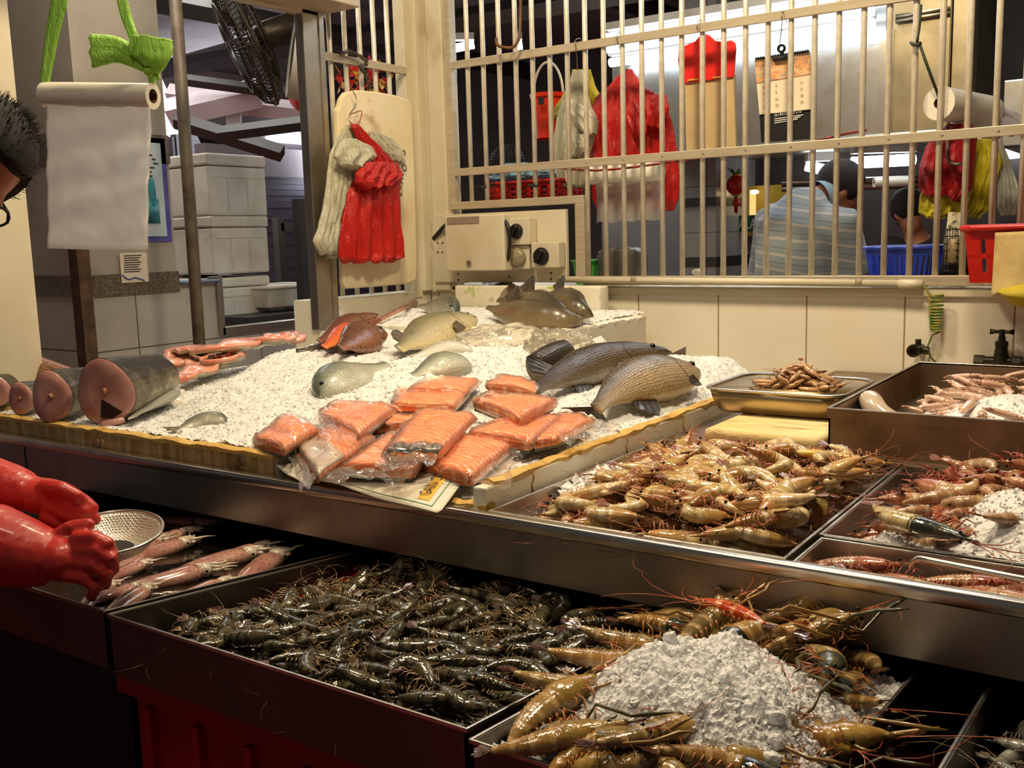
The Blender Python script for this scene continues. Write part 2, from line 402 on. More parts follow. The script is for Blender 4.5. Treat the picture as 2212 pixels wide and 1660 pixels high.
T_SB = (-.676, .35, 2.235, 3.12)
tray('deep stainless box of small pink squid on the right', *T_SB, 1.098, .1, M_steel_box, .008, lip=.022)
# rolled aluminium tray with rounded corners
def round_tray(label, x0, x1, y0, y1, z0, z1, taper=.02, r=.05):
    t = thing('aluminium_tray', label, 'tray', ((x0+x1)/2, (y0+y1)/2, z0))
    def ring(ins, z, rad):
        pts = []
        for cx, cy, a0 in ((x1-rad-ins, y1-rad-ins, 0), (x0+rad+ins, y1-rad-ins, 90), (x0+rad+ins, y0+rad+ins, 180), (x1-rad-ins, y0+rad+ins, 270)):
            for k in range(7):
                a = math.radians(a0+15*k); pts.append(Vector((cx+rad*math.cos(a), cy+rad*math.sin(a), z)))
        return pts
    h = z1-z0
    out = [ring(taper+.012, z0, r-.01), ring(taper+.002, z0+.006, r), ring(taper*.6, z0+h*.5, r), ring(.006, z1-.006, r), ring(0, z1-.004, r), ring(-.001, z1, r), ring(.003, z1+.002, r), ring(.008, z1, r), ring(taper*.6+.004, z0+h*.5, r), ring(taper+.006, z0+.01, r), ring(taper+.016, z0+.004, r-.01)]
    MB().rings(out[:4]).build('outer_pan', M_alu, t)
    b = MB(); b.rings(out[3:8], caps=False).build('rolled_rim', M_rim, t)
    MB().rings(out[7:], caps=False).add(out[-1], [tuple(range(28))]).build('inner_pan', M_alu, t)
    return t
round_tray('worn aluminium tray holding a heap of small shrimps', -1.055, -.69, 2.385, 2.715, 1.036, 1.1)
# polystyrene lid under the tray
b = MB(); b.bx(-.965, -.684, 2.195, 2.66, .996, 1.034)
b.build("foam_slab", pm('scorched polystyrene lid', (232,214,164), (214,186,120), 7, .75, bump=.35, bsc=120, bd=.004, scale=(.5,2.5,1), dirt=(150,108,44), dsc=9, dlo=.56, dhi=.7), bevel=.012, label='yellowed polystyrene lid lying flat under the aluminium tray', cat='lid')
# ------------------------------------------------------------------ polystyrene boxes of ice
def foam_box(label, x0, x1, y0, y1, z0, z1, th, mats, low=0):
    t = thing('polystyrene_box', label, 'box', ((x0+x1)/2, (y0+y1)/2, z0))
    rnd = random.Random(int(x0*1000))
    def wob(a, b, k): return [a+(b-a)*i/k for i in range(k+1)]
    b = MB(); b.bx(x0, x1, y0, y0+th, z0, z1-.008-low).bx(x0, x1, y1-th, y1, z0, z1-.008).bx(x0, x0+th, y0+th, y1-th, z0, z1-.008)
    b.bx(x0+th, x1-th, y0+th, y1-th, z0, z0+.01)
    b.build('front_and_sides', mats[0], t, smooth=False, bevel=.004)
    MB().bx(x1-th, x1, y0+.001, y1-.001, z0, z1-.008).build('right_side', mats[1], t, smooth=False, bevel=.004)
    r = MB()
    def strip(pa, pb, w):
        n = 40; pa = Vector(pa); pb = Vector(pb); d = (pb-pa).normalized(); s = Vector((-d.y, d.x, 0)); rs = []
        for i in range(n+1):
            c = pa.lerp(pb, i/n); k = rnd.uniform(-.0025, .0035); w2 = w/2*(1+rnd.uniform(-.12, .12))
            rs.append([c-s*w2+Vector((0,0,-.01)), c-s*w2+Vector((0,0,k-.002)), c+Vector((0,0,k+.003)), c+s*w2+Vector((0,0,k-.002)), c+s*w2+Vector((0,0,-.01))])
        r.rings(rs)
    h = th/2; zz = z1-.003
    strip((x0, y0+h, zz-low), (x1, y0+h, zz-low), th); strip((x0, y1-h, zz), (x1, y1-h, zz), th); strip((x0+h, y0+th, zz), (x0+h, y1-th, zz), th); strip((x1-h, y0+th, zz), (x1-h, y1-th, zz), th)
    r.build('worn_rim', mats[2], t, angle=50)
    return t
bR = foam_box('ice box on the right under the salmon packs and two big fish', -1.615, -1.078, 1.458, 3.03, .946, 1.046, .03, (M_styro, M_styro, M_rimfoam), .04)
for yy in (1.62, 2.02, 2.33):
    x = -1.0775; pts = [(x, yy+.006*math.sin(k*2.1), 1.035-.06*k/5*(1 if yy<2 else .9)) for k in range(6)]
    MB().tube(pts, .0016, 4).build('crack', M_rimfoam, bR)
bL = foam_box('mould-stained ice box at left under the main ice mound and fish steaks', -2.915, -1.655, 1.458, 2.72, .946, 1.046, .03, (M_styro_f, M_styro, M_rimfoam))
lx = P(195, 935, y=1.456).x
for i in range(3): MB().bx(lx+.004+.022*i, lx+.014+.022*i, 1.4555, 1.4575, 1.0-.004*i, 1.02).build('faded_print', pm('faded print %d' % i, [(150,60,40),(90,104,120),(160,70,50)][i], (170,130,90), 30, .8), bL)
bB = foam_box('upper white ice box holding the brown pomfrets against the tiles', -2.72, -1.725, 2.76, 3.40, .946, 1.195, .045, (M_styro_g, M_styro, M_styro))
MB().bx(-1.7255, -1.7205, 2.86, 3.18, 1.1, 1.104).bx(-1.7255, -1.7205, 2.86, 2.864, 1.04, 1.1).bx(-1.7255,-1.7205,3.176,3.18,1.04,1.104).build('moulded_panel_line', M_styro, bB, smooth=False)
b = MB(); b.bx(-2.70, -1.985, 3.475, 3.53, .946, 1.30).bx(-2.09, -1.965, 3.47, 3.545, .946, 1.298)
b.build("polystyrene_board", M_styro_g, bevel=.008, label='chipped white polystyrene lid standing against the back wall behind the pomfrets', cat='lid')
# ------------------------------------------------------------------ ice
def ss(t): t = min(1, max(0, t)); return t*t*(3-2*t)
def edge_x(y): return lerp_tab([(1.4,-2.18),(1.5,-2.25),(1.9,-2.46),(2.27,-2.62),(2.6,-2.66),(3.0,-2.78),(3.6,-2.86)], y)
def iceH(x, y):
    l = 1.046+.105*ss((y-1.46)/.85)+.055*ss((y-2.3)/1.0)
    low = 1.04+.02*ss((y-1.6)/.6)
    l = low+(l-low)*ss((x-edge_x(y)+.02)/.16)
    r = 1.004+.04*ss((y-1.46)/.22)+.028*ss((y-1.7)/.6)+.02*ss((y-2.5)/.5)
    if y > 2.9: r = r+.02*ss((y-2.9)/.2)
    r -= max(0, r-1.036)*ss((x+1.24)/.12)
    k = ss((x+1.80)/.22)
    h = l*(1-k)+r*k
    if y > 2.7 and x > -2.75: h = max(h, 1.165+.05*ss((y-2.75)/.5)-.05*ss((x+1.92)/.15)-.03*ss((y-3.3)/.15)) if x < -1.76 else h
    return h
def ice_obj(label, x0, x1, y0, y1, fn, nx, ny, m, chips, csz, amp, holes=None, group=None, seed=1, lumps=0):
    rnd = random.Random(seed); b = MB()
    def g(u, v):
        x = x0+(x1-x0)*u; y = y0+(y1-y0)*v
        return Vector((x, y, fn(x, y)+amp*(fbm(x*22, y*22, seed)*.7+fbm(x*75, y*75, seed+3, 3)*.5)))
    b.grid(nx, ny, g)
    base = [Vector(p) for p in ((1,0,0),(0,1,0),(-1,0,0),(0,-1,0),(0,0,1),(0,0,-1))]
    fc = [(0,1,4),(1,2,4),(2,3,4),(3,0,4),(1,0,5),(2,1,5),(3,2,5),(0,3,5)]
    for _ in range(chips):
        x = rnd.uniform(x0, x1); y = rnd.uniform(y0, y1); s = csz*rnd.uniform(.4, 1.25)**1.6
        z = fn(x, y)
        R = Matrix.Rotation(rnd.uniform(0,6.28), 3, 'Z') @ Matrix.Rotation(rnd.uniform(0,3), 3, 'X')
        vs = [R @ Vector((p.x*s*rnd.uniform(.6,1.3), p.y*s*rnd.uniform(.6,1.3), p.z*s*rnd.uniform(.35,.9))) + Vector((x, y, z+s*.25)) for p in base]
        b.add(vs, fc)
    for _ in range(lumps):
        x = rnd.uniform(x0, x1); y = rnd.uniform(y0, y1); s = rnd.uniform(.005, .011); n0 = len(b.v); b.ell((x, y, fn(x, y)+s*.3), (s*rnd.uniform(.8,1.3), s, s*.7), 10, 7, rot=Matrix.Rotation(rnd.uniform(0,3), 3, 'X'))
        for i in range(n0, len(b.v)): b.v[i] = b.v[i]+Vector((1,1,1))*(.003*fbm(b.v[i].x*120, b.v[i].y*120, b.v[i].z*120, 2))
    o = b.build('crushed_ice', m, smooth=False, label=label, cat='ice', kind='stuff')
    return o
ice_obj('broad mound of white crushed ice over the left box', -2.86, -1.66, 1.485, 2.74, iceH, 150, 150, M_ice, 15000, .0036, .010, seed=2)
ice_obj('flat bed of crushed ice under the salmon packs and big fish', -1.70, -1.104, 1.485, 3.0, iceH, 90, 160, M_ice, 8000, .0036, .007, seed=5)
ice_obj('ice around the pomfrets in the upper white box', -2.86, -1.765, 2.70, 3.46, iceH, 110, 90, M_ice, 8000, .0036, .010, seed=8)
def PICE(px, py, fn=None, dz=0):
    """point of the ice surface seen at a photo position"""
    fn = fn or iceH; d = ray(px, py); t = .8
    while t < 6:
        q = CAM+d*t
        if q.z <= fn(q.x, q.y)+dz: break
        t += .004
    return CAM+d*t
# ------------------------------------------------------------------ fish
def fish_mat(name, top, side, belly, rough=.28, scales=0, spots=None, nz=.25, bst=.35, metal=.0, spsc=38, fq=52, fs=8):
    N = NT(name); t = N.attr('t'); s = N.attr('s'); v = N.coord('Object')
    k = N.math('ADD', N.math('MULTIPLY', s, .5), .5); k = N.math('ADD', k, N.math('MULTIPLY', N.math('SUBTRACT', N.noise(v, 14, 5), .5), nz))
    col = N.ramp(k, [(.12, belly), (.45, side), (.82, top)])
    cx = N.n('ShaderNodeCombineXYZ'); N.l(N.math('MULTIPLY', t, fq), cx.inputs[0]); N.l(N.math('MULTIPLY', s, fs), cx.inputs[1])
    nr = None
    if scales:
        vo = N.n('ShaderNodeTexVoronoi'); vo.inputs['Scale'].default_value = scales; vo.inputs['Randomness'].default_value = .35; N.l(cx.outputs[0], vo.inputs['Vector'])
        col = N.mix(N.ramp(vo.outputs['Distance'], [(.3,(1,1,1,1)),(.75,(.42,.42,.42,1))]), (0,0,0), col, 'MIX') if False else N.mix(.5, col, N.ramp(vo.outputs['Distance'], [(.2,(255,250,240)),(.75,(60,54,46))]), 'MULTIPLY')
        nr = N.bump(vo.outputs['Distance'], bst, .004)
    nr = N.bump(N.noise(v, 60, 3), .12, .003, nr)
    if spots:
        sp = N.n('ShaderNodeTexVoronoi'); sp.inputs['Scale'].default_value = spsc; N.l(v, sp.inputs['Vector'])
        col = N.mix(N.ramp(sp.outputs['Distance'], [(.2,(1,1,1,1)),(.34,(0,0,0,1))]), col, spots)
    return N.done(N.pr(col, rough+.06, metal, nr, coat=.22, crough=.15))
def fin_mat(name, c, c2):
    N = NT(name); v = N.coord('Object'); n = N.noise(v, 30, 4); return N.done(N.pr(N.ramp(n, [(.35, c), (.7, c2)]), .4, 0, N.bump(N.noise(N.coord('Object', (90,90,90)), 3, 2), .4, .002), coat=.3))
M_eye = pm('fish eye', (12,12,12), rough=.08)
M_gill = pm('gill slit', (60,34,28), rough=.4)
PROF_BASS = [(0,.02),(.03,.28),(.1,.58),(.2,.84),(.34,1),(.5,.95),(.66,.7),(.8,.42),(.9,.27),(1,.25)]
PROF_POM = [(0,.03),(.05,.3),(.15,.66),(.3,.95),(.42,1),(.6,.86),(.78,.5),(.9,.22),(1,.15)]
def fish(label, spine, hh, th, roll, mats, prof=PROF_BASS, tail=.16, tailpx=None, dorsal=None, pect=None, anal=None, sink=.01, eye=.018, group=None, flip=False, gill=True, cat='fish', name='whole_fish', n=30, topf=1.0, botf=1.0, fn=None, tailspread=1.3):
    """a fish lying on the ice; spine = photo positions from snout to tail base"""
    ro = math.radians(roll)
    lift = math.sqrt((hh*math.cos(ro))**2+(th*math.sin(ro))**2)-sink
    pts = catmull([PICE(a, b, fn, lift) for a, b in spine], n)
    L = sum((b-a).length for a, b in zip(pts, pts[1:]))
    t = thing(name, label, cat, pts[n//2]-Vector((0,0,lift)), group or ('pomfrets in the upper box' if 'pomfret' in label and 'box' in label or 'pomfret second' in label else 'whole fish on the ice'))
    fr = []
    for i in range(n+1):
        d = (pts[min(i+1,n)]-pts[max(i-1,0)]).normalized()
        aw = Vector((0,0,1)).cross(d)
        if aw.dot(FWD) < 0: aw = -aw
        if flip: aw = -aw
        aw.normalize(); D = (Vector((0,0,1))*math.cos(ro)+aw*math.sin(ro)); D = (D-d*D.dot(d)).normalized()
        Wd = d.cross(D)
        if Wd.dot(CAM-pts[i]) < 0: Wd = -Wd
        fr.append((pts[i], d, D, Wd))
    def at(u):
        i = min(n-1, int(u*n)); k = u*n-i; a, b = fr[i], fr[i+1]
        return tuple((a[j].lerp(b[j], k)) if j == 0 else a[j].lerp(b[j], k).normalized() for j in range(4))
    b = MB(); rs = []; K = 20; tt = []; q = [math.cos(2*PI*j/K) for j in range(K)]
    for i in range(n+1):
        u = i/n; c, d, D, Wd = fr[i]; h = hh*lerp_tab(prof, u); w = th*(lerp_tab(prof, u)**.8)*(1 if u < .45 else max(.16, 1-(u-.45)*1.35))
        rs.append([c+D*(math.cos(2*PI*j/K)*h*(topf if math.cos(2*PI*j/K) > 0 else botf))+Wd*(math.copysign(abs(math.sin(2*PI*j/K))**.85, math.sin(2*PI*j/K))*w) for j in range(K)]); tt.append(u)
    b.rings(rs, True, True, 0, tt, q)
    body = b.build('body', mats[0], t)
    mf = mats[1]
    if tail:
        c, d, D, Wd = at(1.0); hb = hh*prof[-1][1]*.8; tl = tail*L; sp = hh*tailspread*.62; tips = []
        dd = d
        if tailpx: Lp = PICE(*tailpx[0], fn, .035); Rp = PICE(*tailpx[1], fn, .012)
        for k in range(11):
            if tailpx: w_ = k/10; q_ = Lp.lerp(Rp, w_); tips.append(q_.lerp(c, .34*(1-abs(2*w_-1)**1.5))+Vector((0,0,.004*math.sin(k*2.2)))); continue
            f = -1+k*.2; tips.append(c+dd*tl*(.72+.28*abs(f))+D*(sp*f)+Wd*.004*math.sin(k*2.2))
        MB().fan(c-d*.02-D*hb, tips, c-d*.02+D*hb, Wd*.003).build('tail_fin', mf, t, smooth=False)
    def strip_fin(nm, u0, u1, h, sg, sw=.3):
        base = []; tip = []
        for k in range(9):
            u = u0+(u1-u0)*k/8; c, d, D, Wd = at(u); hb = hh*lerp_tab(prof, u)*(topf if sg > 0 else botf)*.96
            base.append(c+D*hb*sg); tip.append(c+D*(hb+h*math.sin(PI*(.12+.8*k/8))**.6*(1-.35*k/8))*sg+d*h*sw+Wd*.002*(-1)**k)
        th2 = at((u0+u1)/2)[3]*.0015
        vs = [p+th2 for p in base+tip]+[p-th2 for p in base+tip]; fs = []
        for k in range(8): fs += [(k,k+1,k+10,k+9), (18+k+1,18+k,18+k+9,18+k+10), (9+k,9+k+1,27+k+1,27+k)]
        MB().add(vs, fs).build(nm, mf, t, smooth=False)
    if dorsal: strip_fin('dorsal_fin', *dorsal[:3], 1, dorsal[3] if len(dorsal) > 3 else .3)
    if anal: strip_fin('anal_fin', *anal[:3], -1)
    if pect:
        c, d, D, Wd = at(pect[0]); w = th*.97; l = pect[1]; o = c+Wd*w*.92+D*hh*pect[2]
        tips = [o+d*l*x+D*l*y+Wd*z for x, y, z in ((.45,.28,.014),(.85,.18,.012),(1,-.02,.01),(.9,-.22,.006),(.5,-.3,.004))]
        MB().fan(o+D*.008, tips, o-D*.012, Wd*.002).build('pectoral_fin', mf, t, smooth=False)
    if eye:
        c, d, D, Wd = at(.085); h = hh*lerp_tab(prof, .085); w = th*lerp_tab(prof, .085)**.8
        MB().ell(c+Wd*w*.82+D*h*.35, (eye*.5,)*3, 12, 8).build('eye', M_eye, t)
    if gill:
        pp = []
        for k in range(8):
            a = .18*PI+.62*PI*k/7; u = .2+.045*math.sin(PI*k/7); c, d, D, Wd = at(u); h = hh*lerp_tab(prof, u); w = th*lerp_tab(prof, u)**.8
            pp.append(c+D*math.cos(a)*h*1.005+Wd*math.sin(a)**.85*w*1.005)
        MB().tube(pp, [.0004,.0008,.001,.0012,.0012,.001,.0008,.0004], 5).build('gill_cover', M_gill, t)
        pp = []
        for k in range(4):
            u = .012+.02*k; c, d, D, Wd = at(u); h = hh*lerp_tab(prof, u); w = th*lerp_tab(prof, u)**.8; pp.append(c+Wd*w*1.0-D*h*(.1+.06*k))
        MB().tube(pp, .0012, 5).build('mouth', M_gill, t)
    return t
MF_DK = fin_mat('dark fin', (34,32,30), (70,64,56)); MF_BR = fin_mat('brown fin', (66,54,38), (96,80,56)); MF_PL = fin_mat('pale fin', (150,140,112), (110,100,80)); MF_RD = fin_mat('red fin', (130,60,40), (150,84,60))
MS_bass = fish_mat('grey silver scales', (84,70,50), (172,150,116), (196,176,140), .26, 1.0, bst=.55)
MS_dark = fish_mat('dark bronze scales', (44,36,26), (84,68,48), (112,96,70), .26, 1.0, bst=.5)
MS_pom = fish_mat('smooth brown skin', (58,52,40), (98,84,60), (132,116,86), .24)
MS_sil = fish_mat('silver scales', (112,112,86), (196,186,148), (226,210,160), .25, 1.2, bst=.3)
MS_grey = fish_mat('grey fish skin', (78,80,72), (128,128,112), (180,178,160), .3)
MS_pale = fish_mat('pale green grey skin', (96,104,92), (170,176,160), (206,206,190), .25, 1.2, bst=.25)
MS_red = fish_mat('red brown spotted skin', (84,50,36), (116,72,52), (146,98,72), .3, spots=(66,32,26), spsc=85)
MS_or = fish_mat('orange spotted skin', (196,74,34), (226,110,50), (230,130,66), .28, spots=(70,28,18), spsc=95)
MS_pink = fish_mat('pink brown skin', (120,76,62), (164,112,94), (180,140,120), .3)
MS_white = fish_mat('white silver skin', (150,150,140), (206,202,192), (226,220,206), .22)
fish('large silver grey sea bass in front with its tail curling towards the salmon', [(1510,806),(1462,812),(1405,818),(1345,836),(1308,862),(1288,884)], .072, .05, 48, (MS_bass, MF_DK), tail=.2, tailpx=((1212,882),(1312,914)), anal=(.50,.68,.055), pect=(.2,.06,-.9), dorsal=(.3,.62,.01), sink=.008, eye=.022)
fish('dark bronze fish behind the silver grey sea bass', [(1452,762),(1385,768),(1305,782),(1230,806),(1175,832),(1155,846)], .062, .05, 44, (MS_dark, MF_DK), tail=0, anal=(.55,.68,.05), pect=None, dorsal=(.70,.80,.07,.9), sink=.006, eye=.02)
fish('brown pomfret in front of the row, nearest the upper box edge', [(1262,690),(1215,690),(1150,682),(1095,674),(1052,664)], .064, .045, 42, (MS_pom, MF_DK), PROF_POM, tail=0, dorsal=(.62,.74,.085,.8), sink=.012, group=None, gill=False, eye=.012)
fish('brown pomfret second in the row with a tall sickle fin', [(1240,684),(1190,672),(1145,662),(1105,654),(1075,648)], .07, .044, 38, (MS_pom, MF_DK), PROF_POM, tail=0, dorsal=(.58,.70,.085,.7), sink=.0, gill=False, eye=0)
fish('brown pomfret lying farthest right in the upper box', [(1282,684),(1248,668),(1215,656),(1185,648),(1165,642)], .066, .044, 36, (MS_pom, MF_DK), PROF_POM, tail=0, dorsal=(.6,.72,.07,.6), sink=.004, gill=False, eye=0)
fish('dark pomfret half hidden at the very back of the upper box', [(1130,646),(1095,636),(1060,630),(1030,628)], .07, .05, 40, (MS_dark, MF_DK), PROF_POM, tail=0, sink=.01, gill=False, eye=0)
fish('silver barramundi with a dark side fin on the middle ice', [(1030,688),(995,698),(940,716),(892,738),(862,754)], .075, .04, 55, (MS_sil, MF_BR), tail=0, pect=(.26,.075,-.6), dorsal=(.72,.88,.04), anal=None, sink=.02, eye=.012)
fish('grey fish head poking from the ice beside the silver barramundi', [(984,674),(950,664),(905,662)], .06, .05, 40, (MS_grey, MF_DK), PROF_POM, tail=0, sink=.03, eye=.012, gill=False)
fish('red brown fish with a green band pointing up the ice', [(818,680),(775,695),(730,716),(690,738)], .048, .038, 50, (MS_red, MF_RD), tail=0, sink=.006, eye=0)
fish('red brown spotted grouper in front of the green banded fish', [(838,724),(800,728),(765,738),(735,752)], .065, .045, 50, (MS_red, MF_RD), tail=0, sink=.012, eye=.014)
fish('bright orange spotted fish belly between two brown groupers', [(795,712),(765,722),(735,734),(700,750)], .05, .04, 62, (MS_or, MF_RD), tail=0, sink=.006, eye=0, gill=False)
fish('pinkish fish partly iced near the left corner post', [(914,652),(880,662),(850,676),(822,690)], .035, .03, 45, (MS_pink, MF_RD), tail=.12, sink=.01, eye=0)
fish('dark fish back showing through the ice below the orange fish', [(762,764),(720,756),(680,756),(640,760)], .04, .04, 30, (MS_dark, MF_DK), tail=0, sink=.036, eye=0, gill=False)
fish('pale grey fish with a black eye sunk in the ice behind the salmon packs', [(690,858),(735,832),(785,806),(838,788)], .08, .05, 68, (MS_pale, MF_DK), tail=0, sink=.05, eye=.014, gill=False)
fish('thin silver fish edge showing below the barramundi', [(1022,758),(975,756),(925,764),(890,772)], .03, .03, 60, (MS_white, MF_PL), tail=0, sink=.024, eye=0, gill=False)
fish('frosty grey fish half buried behind the salmon', [(1020,796),(975,792),(930,800),(890,812)], .06, .04, 70, (MS_pale, MF_PL), tail=0, sink=.042, eye=0, gill=False)
fish('flat white pomfret leaning at the left edge of the ice mound', [(398,842),(360,852),(320,874),(285,904)], .08, .022, 75, (MS_white, MF_PL), PROF_POM, tail=0, sink=.006, eye=0)
fish('small blue silver fish on the front rim of the stained box', [(488,912),(455,910),(420,916),(384,928)], .034, .022, 74, (MS_grey, MF_PL), tail=.14, sink=.018, eye=0, gill=False)
# ------------------------------------------------------------------ fish steaks
M_flesh = pm('raw fish flesh', (186,128,120), (208,160,148), 20, .28, bump=.12, bsc=60, coat=.4, crough=.15)
M_bone = pm('fish bone', (196,150,120), (120,40,36), 90, .4)
M_hole = pm('belly cavity', (30,12,10), (52,22,18), 20, .5)
MS_chunk = fish_mat('rough grey scales', (50,46,36), (112,104,84), (176,168,142), .36, .9, bst=1.0, nz=1.8, fq=20, fs=5)
MS_chunkb = fish_mat('golden brown scales', (140,84,46), (176,128,80), (206,168,120), .36, .9, bst=.8, nz=1.5, fq=20, fs=5)
M_fleshb = pm('pink raw flesh', (186,124,104), (170,104,90), 20, .3, coat=.3)
def chunk(label, fpx, epx, r, zc, mats, r2=.75, hole=True, sq=1.0, tilt=0):
    a = P(*fpx, z=zc); e = P(*epx, z=zc+tilt); d = (e-a).normalized(); up = Vector((0,0,1)); sd = d.cross(up).normalized(); up = sd.cross(d)
    t = thing('fish_chunk', label, 'fish', (a.x, a.y, zc-r), 'cut fish steaks on the left box rim')
    K = 28; L = (e-a).length
    def ring(c, rr, wob=0):
        out = []
        for k in range(K):
            an = 2*PI*k/K; x = math.sin(an); y = math.cos(an)
            rad = rr*(1+.06*math.cos(3*an+1)+wob*math.sin(5*an))
            out.append(c+sd*(x*rad*sq*.92)+up*(y*rad*1.05))
        return out
    rs = []; tt = []; n = 14
    for i in range(n+1):
        u = i/n; rr = r*(1+(r2-1)*u)*(1 if u < .93 else 1-(u-.93)*3); rs.append(ring(a+d*L*u, rr)); tt.append(u)
    MB().rings(rs, True, False, 0, tt, [math.cos(2*PI*k/K) for k in range(K)]).add(rs[-1], [tuple(range(K))]).build('skin', mats[0], t)
    f = MB(); r0 = ring(a, r*.985); r1 = ring(a-d*.004, r*.93); r2_ = ring(a-d*.005, r*.55); r3 = ring(a-d*.002, r*.12)
    f.rings([r0, r1, r2_, r3], True, False).add(r3, [tuple(range(K))]); f.build('cut_face', mats[1], t)
    MB().ell(a-d*.006+up*r*.05, (r*.1, r*.1, r*.12), 10, 6).build('bone', M_bone, t)
    if hole:
        pts = [(-.55,-.62),(-.1,-.34),(.12,-.22),(.16,-.5),(.2,-.8),(-.2,-.82)]
        vs = [a-d*.0065+sd*(x*r*hole)+up*(y*r) for x, y in pts]; MB().add(vs+[v+d*.004 for v in vs], [tuple(range(6)), (11,10,9,8,7,6)]+[(i,(i+1)%6,6+(i+1)%6,6+i) for i in range(6)]).build('belly_cavity', M_hole, t, smooth=False)
        MB().tube([a-d*.01+sd*(-.6*r*hole)-up*r*.86, a-d*.014-up*r*.98, a-d*.01+sd*(.25*r*hole)-up*r*.96], [r*.1,r*.12,r*.05], 8).build('belly_flap', M_flesh, t)
    return t
chunk('biggest fish steak with a grey scaly back and open belly, on the box rim', (228,848), (352,812), .084, 1.128, (MS_chunk, M_flesh), .72, -1, 1.05)
chunk('middle fish steak with a curled belly flap left of the biggest one', (112,858), (204,830), .068, 1.112, (MS_chunk, M_flesh), .7, 0, .9)
chunk('golden brown tail piece lying behind the two grey fish steaks', (82,806), (205,830), .05, 1.12, (MS_chunkb, M_fleshb), .4, 0, .8)
chunk('small dark pink fish end at far left of the steaks', (46,862), (96,850), .045, 1.09, (MS_chunk, M_flesh), .8, 0, 1.0)
chunk('fish piece cut off by the left edge of the photo', (-8,846), (20,835), .045, 1.10, (MS_dark, M_flesh), .8, 0, 1.0)
t = KIDS
# curled belly flap of the middle steak
# ------------------------------------------------------------------ belly fillets on the left of the mound
M_fil = pm('pink fillet', (216,130,106), (232,168,140), 16, .26, scale=(1,1,1), bump=.15, coat=.5, crough=.12, dirt=(186,66,56), dsc=10, dlo=.6, dhi=.75)
M_filskin = pm('silver grey belly skin', (120,116,92), (200,190,160), 12, .22, coat=.4)
def fillet(label, pts, w, th=.016, curl=.022, skin=True):
    w *= 1.5
    c = catmull([P(x, y, z=z) for x, y, z in pts], 24); t = thing('fish_fillet', label, 'fillet', c[12]-Vector((0,0,.012)), 'belly fillets left of the ice mound')
    def sec(off0, off1, zoff, thick):
        rs = []
        for i, p in enumerate(c):
            d = (c[min(i+1,24)]-c[max(i-1,0)]).normalized(); s = Vector((0,0,1)).cross(d).normalized(); u = i/24
            ww = w*(.45+.55*math.sin(PI*min(1, .12+u*.95)))*(1+.12*math.sin(u*17))
            ring = []
            for k in range(7):
                f = off0+(off1-off0)*k/6; ring.append(p+s*ww*f+Vector((0,0,zoff+thick+curl*(f*f)*2+.005*math.sin(u*14+f*3))))
            for k in range(6, -1, -1):
                f = off0+(off1-off0)*k/6; ring.append(p+s*ww*f+Vector((0,0,zoff+curl*(f*f)*2+.005*math.sin(u*14+f*3))))
            rs.append(ring)
        return MB().rings(rs)
    sec(-.5, .5, 0, th).build('meat', M_fil, t)
    if skin: sec(-.52, .52, -.003, .0028).build('skin', M_filskin, t)
    return t
fillet('long pink belly fillet lying along the top of the fillet pile', [(425,768,1.13),(480,762,1.14),(540,748,1.145),(600,738,1.15),(628,742,1.15)], .075)
fillet('short pink fillet with a dark red knob near the dark fish', [(560,752,1.13),(590,744,1.15),(618,734,1.15),(642,746,1.14)], .06)
fillet('folded silver backed fillet at the left end of the pile', [(372,795,1.09),(395,772,1.11),(425,766,1.12),(450,785,1.10)], .08)
fillet('pale pink fillet curling in the middle of the pile', [(405,800,1.09),(445,790,1.10),(485,785,1.11),(520,775,1.11)], .07)
fillet('lowest pink fillet sliding towards the biggest fish steak', [(385,828,1.08),(420,815,1.085),(460,800,1.09),(495,785,1.10)], .06)
fillet('small red fillet tip behind the long belly fillet', [(600,740,1.13),(630,735,1.14),(655,742,1.13)], .05)
fillet('cream fat strip draped over the left of the pile', [(375,775,1.10),(400,764,1.125),(428,768,1.13),(440,780,1.12)], .05, .008, .02)
# ------------------------------------------------------------------ newspapers
NEWS = NT('newsprint'); _v = NEWS.coord('Object'); _t = NEWS.attr('t'); _s = NEWS.attr('s')
_ln = NEWS.math('GREATER_THAN', NEWS.math('FRACT', NEWS.math('MULTIPLY', _t, 46)), .55)
_wd = NEWS.math('GREATER_THAN', NEWS.noise(NEWS.coord('Object', (420,420,420)), 1, 2), .42)
_bl = NEWS.math('MULTIPLY', NEWS.math('GREATER_THAN', _s, .14), NEWS.math('LESS_THAN', _t, .82))
_bl = NEWS.math('MULTIPLY', _bl, NEWS.math('LESS_THAN', NEWS.math('FRACT', NEWS.math('MULTIPLY', _s, 3.4)), .86))
M_news = NEWS.done(NEWS.pr(NEWS.mix(NEWS.math('MULTIPLY', NEWS.math('MULTIPLY', _ln, _wd), NEWS.math('MULTIPLY', _bl, .55)), NEWS.ramp(NEWS.noise(_v, 6, 4), [(.3,(214,210,192)),(.7,(226,222,206))]), (70,74,70)), .75))
def sheet(label, c00, c01, c10, c11, nm='newspaper', wav=.003, seed=0, drop=0):
    t = thing(nm, label, 'newspaper', (c00+c11)/2)
    def f(u, v):
        p = c00.lerp(c01, v).lerp(c10.lerp(c11, v), u)
        z = 1.046 if p.y > 1.56 else max(.996, 1.046-.05*(1.56-p.y)/.15)
        return Vector((p.x, p.y, z+.004+wav*.5*math.sin(v*9+seed)+wav*.4*math.sin(u*7+v*4+seed)))
    MB().grid(24, 30, f).build('page', M_news, t, solid=.0012)
    return t, f
c00 = P(752, 985, z=1.046); c01 = P(1150, 945, z=1.046); c10 = P(681, 1045, z=1.0); c11 = P(944, 1109, z=.999)
